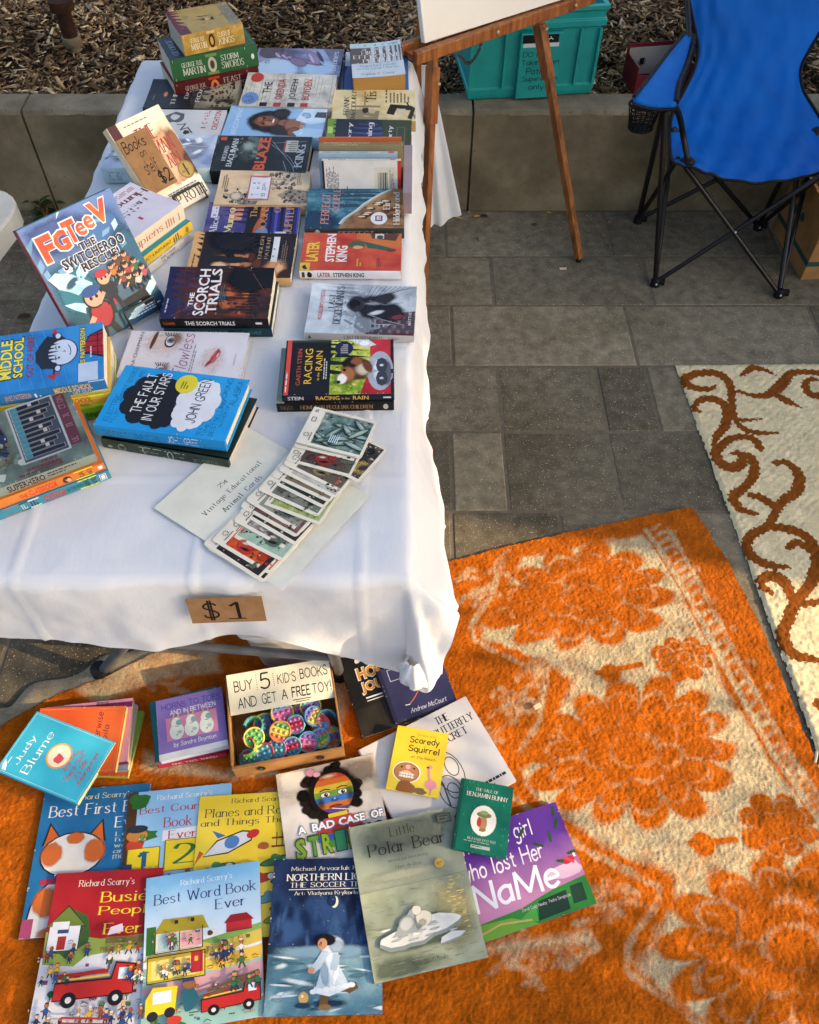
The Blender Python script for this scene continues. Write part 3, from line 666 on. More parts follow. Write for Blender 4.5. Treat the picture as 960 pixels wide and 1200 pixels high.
# ================================================================== FLOOR COVERS
def fabric(name, c_lo, c_hi, attr, soft, fuzz, tint=None, pile=(900, 420), mott=.8):
    """two-colour pile fabric; attr 0..1 picks the colour, noise frays the edge"""
    m, nt, b = base_mat(name, 1.0, .05)
    a = N(nt, 'ShaderNodeAttribute', attribute_name=attr); n1 = noise(nt, pile[1], 4, .7); n2 = noise(nt, 90, 4, .7)
    e = N(nt, 'ShaderNodeMath', operation='MULTIPLY_ADD'); e.inputs[1].default_value = fuzz; nt.links.new(n1.outputs[0], e.inputs[0]); nt.links.new(a.outputs['Fac'], e.inputs[2])
    e2 = N(nt, 'ShaderNodeMath', operation='MULTIPLY_ADD'); e2.inputs[1].default_value = fuzz; nt.links.new(n2.outputs[0], e2.inputs[0]); nt.links.new(e.outputs[0], e2.inputs[2])
    r = ramp(nt, e2.outputs[0], [(.5+fuzz-soft, c_lo), (.5+fuzz+soft, c_hi)])
    n3 = noise(nt, 22, 5, .65); r3 = ramp(nt, n3.outputs[0], [(.3, '#b8b8b8'), (.65, '#ffffff')])
    n5 = noise(nt, 330, 3, .8); r5 = ramp(nt, n5.outputs[0], [(.3, '#a0a0a0'), (.62, '#ffffff')])
    mx = N(nt, 'ShaderNodeMix', data_type='RGBA', blend_type='MULTIPLY'); mx.inputs[0].default_value = 1; nt.links.new(r.outputs[0], mx.inputs[6]); nt.links.new(r3.outputs[0], mx.inputs[7])
    mx2 = N(nt, 'ShaderNodeMix', data_type='RGBA', blend_type='MULTIPLY'); mx2.inputs[0].default_value = mott; mx.inputs[0].default_value = min(1, mott+.1); nt.links.new(mx.outputs[2], mx2.inputs[6]); nt.links.new(r5.outputs[0], mx2.inputs[7])
    nt.links.new(mx2.outputs[2], b.inputs['Base Color'])
    b.inputs['Sheen Weight'].default_value = .06; b.inputs['Sheen Roughness'].default_value = .5
    n4 = noise(nt, pile[0], 3, .8); bp = bump(nt, b, n4.outputs[0], .5, .002)
    n6 = noise(nt, 160, 4, .7); bp2 = N(nt, 'ShaderNodeBump', Strength=.35, Distance=.003); nt.links.new(n6.outputs[0], bp2.inputs['Height']); nt.links.new(bp.outputs[0], bp2.inputs['Normal']); nt.links.new(bp2.outputs[0], b.inputs['Normal'])
    return m
def W2(pts, z=0): return [tuple(P(x, y, z)[:2]) for x, y in pts]
def rosette(X, Y, c, rx, ry, ang, petals, seed=0):
    """a woven many-petalled flower: mask, and 0..1 share of cream inside it"""
    wx = X+.012*vnoise(X, Y, .05, 40+seed)+.005*vnoise(X, Y, .016, 44+seed); wy = Y+.012*vnoise(X, Y, .05, 41+seed)+.005*vnoise(X, Y, .016, 45+seed)
    dx, dy = wx-c[0], wy-c[1]; ca, sa = math.cos(ang), math.sin(ang); u = (dx*ca+dy*sa)/rx; v = (-dx*sa+dy*ca)/ry
    r = np.hypot(u, v); t = np.arctan2(v, u); ph = (t*petals/(2*np.pi)+.3) % 1; pet = np.abs(ph-.5)*2            # 0 mid petal .. 1 between petals
    edge = 1-.26*pet**2.2-.05*np.sin(t*3+seed); mask = np.clip((edge-r)/.12+.5, 0, 1)
    g = lambda x, w_: np.exp(-(x/w_)**2)
    inner_pet = (t*petals/2/(2*np.pi)+.1) % 1; ip = np.abs(inner_pet-.5)*2
    cream = .75*g(r-(.80-.17*pet**2), .045)+.6*g(r-(.47-.10*ip**2), .05)+.55*g(r-.22, .05)
    cream = np.maximum(cream, .6*g(pet-1, .22)*((r > .50) & (r < .82))); cream = np.maximum(cream, .5*g(pet, .16)*((r > .58) & (r < .72)))
    cream = np.maximum(cream, .45*g(ip-1, .25)*((r > .22) & (r < .42)))
    cream = cream*(.55+.9*(vnoise(X, Y, .03, 50+seed)+.5))
    return mask, np.clip(cream, 0, .8)*(r < edge-.03)
def orange_blanket():
    out = W2([(245,737),(400,690),(508,664),(600,640),(700,618),(760,604),(800,597),(812,597),(828,622),(850,655),(880,712),(905,770),(925,820),(948,875),(968,920)])
    out += [(.97,.38),(.99,.02),(.2,-.05),(-1.08,-.05),(-1.12,.45)]+W2([(-60,905),(0,857),(30,838),(75,815),(130,795),(180,770)])
    st = .0026; xs = np.arange(-1.2, 1.05, st); ys = np.arange(-.08, 1.42, st); X, Y = np.meshgrid(xs, ys)
    wob = .006*vnoise(X, Y, .02, 3); ins = inpoly(X+wob, Y+wob, out)
    Z = .007+.006*vnoise(X, Y, .3, 1)+.004*vnoise(X, Y, .11, 2)+.0013*vnoise(X, Y, .009, 6)+.0018*vnoise(X, Y, .0042, 8)
    R = np.random.RandomState(4); Z += R.uniform(-.0007, .0007, Z.shape)
    # left edge turned up into a ridge
    edge = W2([(245,737),(180,770),(130,795),(75,815),(30,838),(0,857),(-60,905)]); de = segdist(X, Y, edge); Z += .010*np.exp(-(de/.035)**2)
    cream = W2([(612,655),(690,640),(752,628),(778,655),(800,700),(832,760),(852,812),(890,872),(925,925),(990,960),(1000,1230),(850,1215),(770,1160),(742,1130),(785,1065),(792,1032),(700,988),(622,932),(612,905),(640,868),(668,797),(640,777),(566,750),(562,735),(585,715)])
    dc = segdist(X, Y, cream+cream[:1]); incr = inpoly(X, Y, cream); s = np.clip(.5+(np.where(incr, dc, -dc)+.012*vnoise(X, Y, .02, 61))/.022, 0, 1)
    s = s*(.88+.3*vnoise(X, Y, .03, 11))
    fl = [((682,700),(600,735),102,54,12,1),((742,880),(640,900),118,76,14,2),((925,1110),(1040,1080),140,104,14,3),((800,773),(840,773),34,24,8,4),((912,970),(950,970),45,36,8,5)]
    for c, e, rx, ry, pt, sd_ in fl:
        cw = P(*c); k = (P(c[0]+10, c[1])-cw).length/10; ky = (P(c[0], c[1]-10)-cw).length/10
        mk, ve = rosette(X, Y, cw, rx*k*1.1, ry*ky*1.1, .25, pt, sd_); s = s*(1-mk)+ve*.5*mk
    for p0, p1 in (((700,790),(750,780)),((808,990),(860,985))):
        d = segdist(X, Y, W2([p0, p1])); b0 = np.hypot(X-P(p0[0]+15, p0[1]).x, Y-P(*p0).y); s = s*np.clip(np.minimum((d-.004)/.005, (b0-.02)/.008), 0, 1)
    def ln(pts, wd, val):
        nonlocal s
        d = segdist(X, Y, W2(pts)); s = np.maximum(s, val*(.6+.8*(vnoise(X, Y, .018, 62)+.5))*np.clip(1-(d+.004*vnoise(X, Y, .012, 63)-wd)/.010, 0, 1))
    bl1 = [(757,622),(800,690),(850,785),(905,885),(950,950),(985,1000)]; bl2 = [(782,620),(822,690),(872,790),(928,890),(985,975)]
    d1 = segdist(X, Y, W2(bl1)); band = inpoly(X, Y, W2(bl1+bl2[::-1])); s = np.where(band | (d1 < .012), 0.12, s)
    ln(bl1, .004, .8); ln(bl2, .003, .55)
    for k in range(34):
        t = k/33*(len(bl1)-2); i = int(t); f_ = t-i; a = (bl1[i][0]+(bl1[i+1][0]-bl1[i][0])*f_, bl1[i][1]+(bl1[i+1][1]-bl1[i][1])*f_)
        ln([(a[0]+3, a[1]+2), (a[0]+15, a[1]-6)], .002, .62)
    for p in ((790,624),(815,668),(836,706),(858,738),(878,778),(900,806),(925,850)): ln([p, (p[0]+2, p[1])], .006, .4)
    ln([(590,655),(575,700),(552,735),(556,752),(600,775),(640,792),(630,850),(610,880)], .004, .55)
    ln([(600,935),(690,1000),(772,1040),(768,1060),(735,1110),(735,1140),(800,1185),(850,1230)], .004, .5)
    r = random.Random(9)
    for cx, cy, n in ((555,690,9),(600,815,14),(640,1130,9),(700,1060,12),(560,860,8),(600,1120,7),(180,790,10),(330,930,10)):
        for k in range(n):
            a = r.uniform(-.9, .5); L = r.uniform(15, 42); x = cx+r.uniform(-28, 28); y = cy+r.uniform(-24, 24)
            ln([(x, y), (x+L*.5*math.cos(a), y+L*.5*math.sin(a)-4), (x+L*math.cos(a), y+L*math.sin(a))], .0035, .45)
    # pattern under the table and between the books
    for poly in ([(90,812),(185,765),(250,742),(262,790),(190,800),(160,812),(120,826)], [(165,905),(170,880),(262,905),(330,890),(325,912),(260,915)], [(540,1110),(690,1090),(700,1108),(560,1122)], [(340,760),(395,742),(420,800),(400,850)]):
        pw = W2(poly); d = segdist(X, Y, pw+pw[:1]); s = np.maximum(s, .72*np.clip(.5+np.where(inpoly(X, Y, pw), d, -d)/.022, 0, 1))
    s = np.clip(s*.9+.22*vnoise(X, Y, .05, 13)+.16*vnoise(X, Y, .016, 14)*(s > .05), 0, 1)
    keep = ins[:-1,:-1] & ins[1:,1:] & ins[:-1,1:] & ins[1:,:-1]
    m = fabric('orange_pile', '#d06a0e', '#dcc79b', 'pattern', .34, .20)
    o = grid_mesh('orange_blanket', X, Y, Z, m, {'pattern': s}, keep)
    # turned-over border strip: the pale reverse shows along the ridge
    rows = []; r_ = random.Random(2); mb = MB(); mrev = fabric('reverse_wool', '#b0a184', '#c4b598', 'none', .3, .2)
    ep = catmull([Vector((x, y, 0)) for x, y in edge], 8)
    for i, p in enumerate(ep):
        d = (ep[min(i+1, len(ep)-1)]-ep[max(i-1, 0)]).normalized(); nn = Vector((d.y, -d.x, 0)); nn = nn if nn.x < 0 else -nn
        wv = .052*min(1, (i+3)/12)*(1+.25*math.sin(i*.5)); rows.append([p+Vector((0,0,.015)), p+nn*wv*.35+Vector((0,0,.014)), p+nn*wv*.9+Vector((0,0,.009)), p+nn*wv+Vector((0,0,.002))])
    mb.grid(rows, mrev); h = mb.build('turned_hem', o)
    tag(o, 'worn orange pile blanket with cream rosette pattern spread on the paving', 'blanket')
orange_blanket()
def cream_rug():
    c0 = P(790, 429); c1 = P(957, 884); ex = Vector((1, .012, 0)); out = [tuple(c0[:2]), (c0.x+1.25, c0.y+.02), (c1.x+1.25, c1.y+.02), tuple(c1[:2])]
    st = .003; xs = np.arange(c0.x-.03, c0.x+1.3, st); ys = np.arange(c1.y-.02, c0.y+.05, st); X, Y = np.meshgrid(xs, ys)
    wob = .005*vnoise(X, Y, .012, 3); ins = inpoly(X+wob, Y, out)
    cr = lambda pts: W2([(500+.479*x, 420+.479*y) for x, y in pts])
    S_ = [([(625,62),(640,48),(680,40),(720,46),(742,75),(745,115),(752,148),(775,156),(816,152)], [9,10,10,10,9,8,7,5,2]), ([(628,62),(650,76),(690,80),(706,72)], [9,9,7,3]),
          ([(652,128),(664,108),(700,104),(732,125),(730,165),(708,195),(698,232)], [4,8,10,11,10,8,3]), ([(655,128),(668,136)], [6,3]), ([(750,150),(768,172),(800,186),(855,187)], [7,7,7,3]),
          ([(768,48),(800,27),(852,45)], [3,10,2]), ([(758,84),(800,96),(838,92),(868,66),(890,42),(920,38),(985,42)], [4,7,10,12,9,8,9]), ([(852,92),(880,108),(914,124)], [7,10,2]), ([(985,98),(938,92),(924,68),(938,55),(958,58)], [9,10,8,7,3]),
          ([(705,235),(730,208),(768,196),(800,205),(814,226)], [10,9,8,9,8]), ([(705,238),(718,262),(748,272),(770,258),(765,238),(742,238)], [10,12,12,10,7,4]), ([(768,240),(792,250),(800,282),(778,318),(748,342),(765,372),(808,386)], [8,10,10,9,10,9,3]),
          ([(850,262),(880,260),(908,290),(902,330),(872,352),(848,385),(836,415)], [6,8,11,11,9,8,8]), ([(788,338),(820,348),(855,372)], [6,10,6]), ([(835,415),(800,432),(780,462),(800,492),(838,510),(885,515)], [9,9,9,10,9,3]),
          ([(838,414),(890,424),(935,448),(952,500),(938,552),(905,595),(880,645),(868,685),(895,728),(955,742)], [9,10,11,11,11,10,10,11,11,5]), ([(884,466),(908,455),(940,478)], [6,9,6]), ([(815,548),(845,536),(876,556),(892,598)], [9,11,11,8]), ([(820,562),(845,582)], [8,3]), ([(905,606),(985,598)], [7,7]),
          ([(955,850),(990,870),(1000,930),(970,960)], [9,13,12,8]), ([(1000,40),(1080,60),(1120,120),(1060,150)], [9,10,10,6]), ([(1100,60),(1180,40),(1260,70)], [9,10,8]), ([(985,860),(1080,880),(1160,850)], [9,10,8])]
    d = np.full(X.shape, 9.0)
    for pts, wd in S_:
        n = 4; pp = catmull([Vector((x, y)) for x, y in pts], n); ww = np.interp(np.linspace(0, len(wd)-1, len(pp)), range(len(wd)), wd)
        # knots: the line wanders stitch by stitch
        d = np.minimum(d, segdist(X, Y, cr([tuple(p) for p in pp]), ww*.479*.0031))
    q = .004; jag = .0022*np.sign(np.sin(X/.0036))*np.sign(np.sin(Y/.0036+.6))
    s = np.clip(.5-(d+jag)/.006, 0, 1)
    Z = .009+.004*vnoise(X, Y, .25, 5)+.0007*np.sin(Y/.0042)*np.sin(X/.0048)+.0024*vnoise(X, Y, .006, 8)+.0012*vnoise(X, Y, .0035, 9)
    de = segdist(X, Y, out+out[:1]); Z -= .006*np.clip(1-de/.012, 0, 1)
    Z += np.where(X < c0.x+.0, 0, 0)
    keep = ins[:-1,:-1] & ins[1:,1:] & ins[:-1,1:] & ins[1:,:-1]
    m = fabric('cream_loop_pile', '#f3e0b0', '#8f4d12', 'pattern', .1, .1, pile=(700, 300), mott=.45)
    o = grid_mesh('cream_rug', X, Y, Z, m, {'pattern': s}, keep); tag(o, 'cream looped rug with curling brown scroll border lying on the paving', 'rug')
    mb = MB(); r = random.Random(4); mf = M('#cfc4a8', .95, .1)
    for k in range(26):
        t = k/25; p = c1.lerp(Vector((c1.x+.09, c1.y+.003, 0)), t)+Vector((r.uniform(-.004,.004), .004, .006)); a = -1.57+r.uniform(-.5, .5)
        mb.tube([p, p+Vector((math.cos(a)*.02, math.sin(a)*.02, .002)), p+Vector((math.cos(a)*.04+r.uniform(-.01,.01), math.sin(a)*.04, -.002))], [.0022,.0022,.0012], mf, 5)
    mb.build('fringe', o)
cream_rug()
b = MB(); b.box(-.009,-.005,0,.009,.005,.003, M('#d8c49c', .8)); o = b.build('paper_scrap'); o.matrix_world = Matrix.Translation(P(630, 828, .014)) @ Matrix.Rotation(.5, 4, 'Z'); tag(o, 'tiny cream scrap lying on the orange blanket above the white picture book', 'scrap')

# ================================================================== TABLE AND CLOTH
TZ = .74; TX0, TX1, TY0, TY1 = -.725, -.008, .672, 2.335
m_plast = surf('white_plastic', [(.3, '#c9c6bc'), (.7, '#dcd9d0')], 30, .55, .15, .001)
m_steel = surf('grey_steel', [(.3, '#3e3f41'), (.7, '#55575a')], 30, .4, 0, 0, .5)
m_foot = M('#1b1b1c', .6)
def table():
    root = empty('folding_table', loc=((TX0+TX1)/2, (TY0+TY1)/2, 0)); tag(root, 'folding table with grey steel legs standing under the white cloth', 'table'); o = root.location
    quick('tabletop', m_plast, lambda b, m: b.box(TX0-o.x+.01, TY0-o.y+.01, TZ-.045, TX1-o.x-.01, TY1-o.y-.01, TZ-.004, m), root, .008)
    for near in (True, False):
        A = PY(150, 752, .87); Bq = PY(392, 770, .83)
        if not near: A = Vector((A.x, 2.22, A.z)); Bq = Vector((Bq.x, 2.22, A.z))
        for e, sx in ((A, -1), (Bq, 1)):
            foot = Vector((e.x-.05 if sx < 0 else e.x+.0, e.y+(.03 if sx > 0 else 0), .014)) if not near or sx > 0 else P(119, 788, .014); knee = e+(e-foot)*.55; top = Vector((knee.x-sx*.03, e.y+.01, TZ-.05))
            b = MB(); b.tube([p_-o for p_ in catmull([top, knee+Vector((0,0,.1)), knee, e, foot], 5)], .0125, m_steel, 12); l = b.build('leg', root)
            b = MB(); b.tube([foot-o-Vector((0,0,.012)), foot-o+Vector((0,0,.022))], .021, m_foot, 12); b.build('rubber_foot', l)
        b = MB(); b.tube([A-o, Bq-o], .0105, m_steel, 12); b.build('crossbar', root)
table()
def cloth():
    L, R_, F_, B_ = .22, .18, .165, .52; st = .0075
    us = np.arange(TX0-L, TX1+R_+.001, st); vs = np.arange(TY0-F_, TY1+B_+.001, st); U, V = np.meshgrid(us, vs)
    CX = np.clip(U, TX0, TX1); CY = np.clip(V, TY0, TY1); dx, dy = U-CX, V-CY; d = np.hypot(dx, dy); e = d+1e-9; nx, ny = dx/e, dy/e
    corner = (np.abs(dx) > 0) & (np.abs(dy) > 0); cn = 2*np.abs(nx*ny)*corner
    near_r = corner & (dx > 0) & (dy < 0); far_r = corner & (dx > 0) & (dy > 0)
    ang = np.arctan2(ny, nx); ss = lambda t: np.clip(t, 0, 1)**2*(3-2*np.clip(t, 0, 1))
    a1 = (ang+math.pi/2)/(math.pi/2)          # 0 front .. 1 right
    mult = np.ones_like(d); fr_ = (dy < 0) & (dx == 0); rg_ = (dx > 0) & (dy == 0)
    mult = np.where(fr_, 1+.72*ss((CX+.26)/.25), mult); mult = np.where(near_r, 1.72-.95*ss(a1*1.15)-.12*cn, mult); mult = np.where(rg_, .77+.28*ss((CY-TY0)/.5), mult)
    d = d*mult; r0 = .014; arc = r0*math.pi/2
    t = np.clip(d, 0, arc)/r0; out = r0*np.sin(t); z = -r0*(1-np.cos(t)); h = np.clip(d-arc, 0, None)
    per = CX*1.0+CY*1.0+ang*.05
    amp = np.clip(h/.16, 0, 1.4)
    right = (dx > 0) & (dy == 0); front = (dy < 0) & (dx == 0); left = (dx < 0) & (dy == 0); far = (dy > 0) & (dx == 0)
    fl = np.where(right, .17+.015*np.sin(CY*8.5+1.1)+.03*np.abs(np.sin(CY*14))+.02*np.sin(CY*37), 0)+np.where(front, .07+.05*np.sin(CX*11+.6)+.03*np.sin(CX*26), 0)+np.where(left|far, .03+.03*np.sin((CX+CY)*12), 0)
    fl = np.where(corner, .16+.17*np.sin(ang*7+.3), fl); fl = np.where(near_r, .10+.48*ss(a1*1.25)+.13*np.sin(a1*10-.9)*np.sin(math.pi*np.clip(a1, 0, 1))**.5, fl); fl = np.where(far_r, .28+.08*np.sin(ang*6), fl)
    near = np.clip((1.1-CY)/.42, 0, 1); fl = np.where(right, fl*(1-near)+near*(.58+.04*np.sin(CY*22)), fl)
    out = out+fl*h; z = z-h*np.sqrt(np.clip(1-fl**2, .2, 1))
    hem = np.where(front, .012*np.sin(CX*8+2.2)+.006*np.sin(CX*19), 0); z += hem*np.clip(h/.15, 0, 1)
    X = CX+nx*out; Y = CY+ny*out; Z = TZ+z
    flat = np.clip(1-d/.02, 0, 1)
    # pressed fold lines, ripples and soft rumples
    def crease(c, w_, a): return a*np.exp(-(c/w_)**2)
    cr = sum(crease(U-x+.008*vnoise(U, V, .2, 30), .0035, .0040) for x in (-.60,-.33,-.075))+sum(crease(V-y+.008*vnoise(U, V, .2, 31), .0035, .0034) for y in (.86,1.17,1.5,1.83,2.14))
    wr = .0040*vnoise(U, V, .11, 21)+.0022*vnoise(U+V*.4, V-U*.4, .045, 22)+.0012*vnoise(U, V, .02, 23)
    dia = vnoise(U*1.0+V*.7, (V-U*.7)*3.5, .12, 26); wr = wr+.0028*dia
    rg = -np.abs(vnoise(U+.3*V, V-.3*U, .16, 71))*.006-np.abs(vnoise(U-.5*V, V+.5*U, .07, 72))*.0030+.0022
    Z = Z+(cr*.7+wr*.35+rg*.6+.0014)*np.clip(flat+.15, 0, 1)
    X = X+nx*(wr*1.6+rg*2.2+cr*.8)*(1-flat); Y = Y+ny*(wr*1.6+rg*2.2+cr*.8)*(1-flat)
    Z = np.maximum(Z, .02)
    m, nt, b = base_mat('white_cotton', .9, .1); n = noise(nt, 900, 2, .6); n2 = noise(nt, 6, 4)
    r = ramp(nt, n2.outputs[0], [(.3, '#dadde0'), (.7, '#e6e8ea')]); nt.links.new(r.outputs[0], b.inputs['Base Color'])
    n3 = noise(nt, 30, 6, .65, stretch=(1, .45, 1)); bp = bump(nt, b, n3.outputs[0], .22, .006); bw = N(nt, 'ShaderNodeBump', Strength=.25, Distance=.0006); nt.links.new(n.outputs[0], bw.inputs['Height']); nt.links.new(bp.outputs[0], bw.inputs['Normal']); nt.links.new(bw.outputs[0], b.inputs['Normal']); b.inputs['Sheen Weight'].default_value = .1
    tr = N(nt, 'ShaderNodeBsdfTranslucent'); tr.inputs[0].default_value = (.8, .78, .70, 1); mx = N(nt, 'ShaderNodeMixShader'); mx.inputs[0].default_value = .22
    nt.links.new(b.outputs[0], mx.inputs[1]); nt.links.new(tr.outputs[0], mx.inputs[2]); nt.links.new(mx.outputs[0], nt.nodes['Material Output'].inputs[0])
    o = grid_mesh('tablecloth', X, Y, Z, m); tag(o, 'creased white cloth draped over the long book table', 'tablecloth')
    q = PY(484, 792, .615); rows = []; mb = MB()
    for i in range(13):
        t_ = i/12; rr = .004+.027*math.sin(math.pi*min(1, t_*1.02))**1.1+.006*(1-t_)**3; zz = .055-.092*t_; row = []
        for k in range(33):
            a = 2*math.pi*k/32; w_ = 1+.26*abs(math.sin(a*3.5+t_*2.6))-.14+.12*abs(math.sin(a*6.5-t_*3)); row.append((q.x+.012*t_+rr*w_*math.cos(a)*.85, q.y+rr*w_*math.sin(a)*.8, q.z+zz))
        rows.append(row)
    mb.grid(rows, m); mb.build('knotted_corner', o)
    # the long loose corner hanging at the far right, behind the easel leg
    tp = [PY(494, 76, 2.40), PY(499, 76, 2.40), PY(505, 78, 2.41)]; bt = [PY(496, 262, 2.40), PY(506, 265, 2.42), PY(520, 262, 2.44), PY(541, 250, 2.47)]; rows = []
    tp = catmull(tp, 6); bt = catmull(bt, 4)
    for i in range(22):
        t_ = i/21; rows.append([tp[k].lerp(bt[k], t_)+Vector((0, .012*math.sin(k*1.5)*t_, 0)) for k in range(13)])
    mb = MB(); mb.grid(rows, m); mb.build('hanging_corner', o)
cloth()

# ================================================================== ADDED UNSEEN SUNSHADE AND TREE (placed to shade the table and dapple the blanket)
m_canvas = surf('sunshade_canvas', [(.3, '#b9b6ab'), (.7, '#cdcabf')], 8, .9, .2, .002)  # canvas of the added sunshade, pale to bounce light back
m_post = surf('sunshade_post', [(.3, '#8a8a88'), (.7, '#a5a5a2')], 20, .5)
def sunshade():
    X0 = 5.2; root = empty('added_sunshade', loc=(X0+1, 2.4, 0)); tag(root, 'added out-of-view canvas stall standing to the right of the camp chair', 'sunshade'); o = root.location  # added out of view to keep the sun off tabletop, paving and wall
    for x, y in ((X0, .1), (X0, 5.2), (X0+2.4, .1), (X0+2.4, 5.2)):
        b = MB(); b.tube([(x-o.x, y-o.y, 0), (x-o.x, y-o.y, 3.6)], .03, m_post); b.build('post', root)
    b = MB(); rows = []
    for i in range(34):
        y = .085+5.2*i/33; rows.append([(X0-o.x+.02*math.sin(y*9)*k/8, y-o.y, 3.6-3.55*k/8) for k in range(9)])
    b.grid(rows, m_canvas); b.build('side_curtain', root)
    b = MB(); rows = []
    for i in range(24):
        y = -1.15+1.235*i/23; rows.append([(X0-o.x+.015*math.sin(y*14)*k/4, y-o.y, 3.62-(.93+.03*math.sin(y*11))*k/4) for k in range(5)])
    b.grid(rows, m_canvas); b.build('valance', root)
    b = MB(); b.box(X0-o.x-.05, -1.2-o.y, 3.62, X0+2.5-o.x, 5.3-o.y, 3.65, m_canvas); b.build('roof', root)
sunshade()
def added_shade_tree():
    r = random.Random(12); root = empty('added_shade_tree', loc=(4.6, -1.9, 0)); tag(root, 'added out-of-view leafy tree casting dapples, beside the stall', 'tree'); o = Vector((4.6, -1.9, 0)); m_bark = surf('bark', [(.3, '#4a3b2c'), (.7, '#6e5a44')], 18, .95, .8, .006)
    b = MB(); b.tube(catmull([Vector((0,0,-.02)), Vector((.03,.02,1)), Vector((-.02,.05,2.2)), Vector((.02,.0,3.4)), Vector((0,0,4.6))], 6), [.085-.0024*k for k in range(25)], m_bark, 12); b.build('trunk', root)
    lf = MB(); br = MB()
    spots = []
    for k in range(26): spots.append(Vector((r.uniform(3.4, 4.6), r.uniform(-1.75, .35), r.uniform(1.0, 2.15))))
    for (fx, fy) in ((.12,.20),(.24,.16),(.02,.14),(-.78,.48),(-.82,.30),(-.74,.62),(.42,.18)): xx = r.uniform(3.7, 4.3); spots += [Vector((xx, fy-.249*(xx-fx)+r.uniform(-.05,.05), .395*(xx-fx)+r.uniform(-.04,.04)))]*2  # extra leaf clusters aimed so their shadows land on chosen blanket spots
    for k in range(60): a = r.uniform(0, 6.28); q = r.uniform(.2, 1.5); spots.append(o+Vector((q*math.cos(a), q*math.sin(a), r.uniform(2.3, 4.8))))
    for c in spots:
        z0 = min(max(c.z-.3, 1.0), 3.8); br.tube(catmull([Vector((0,0,z0)), (c-o)*.5+Vector((0,0,z0*.5+.12)), c-o], 4), [.02, .017, .014, .011, .009, .007, .006, .005, .004], m_bark, 6)
        for j in range(30):
            q = c-o+Vector((r.gauss(0, .085), r.gauss(0, .085), r.gauss(0, .07))); a = r.uniform(0, 6.28); leaf_poly(lf, q, (math.cos(a), math.sin(a), r.uniform(-.6, .4)), r.uniform(.05, .085), r.uniform(.03, .05), m_leaf, .3)
    br.build('branches', root); lf.build('foliage', root)
added_shade_tree()

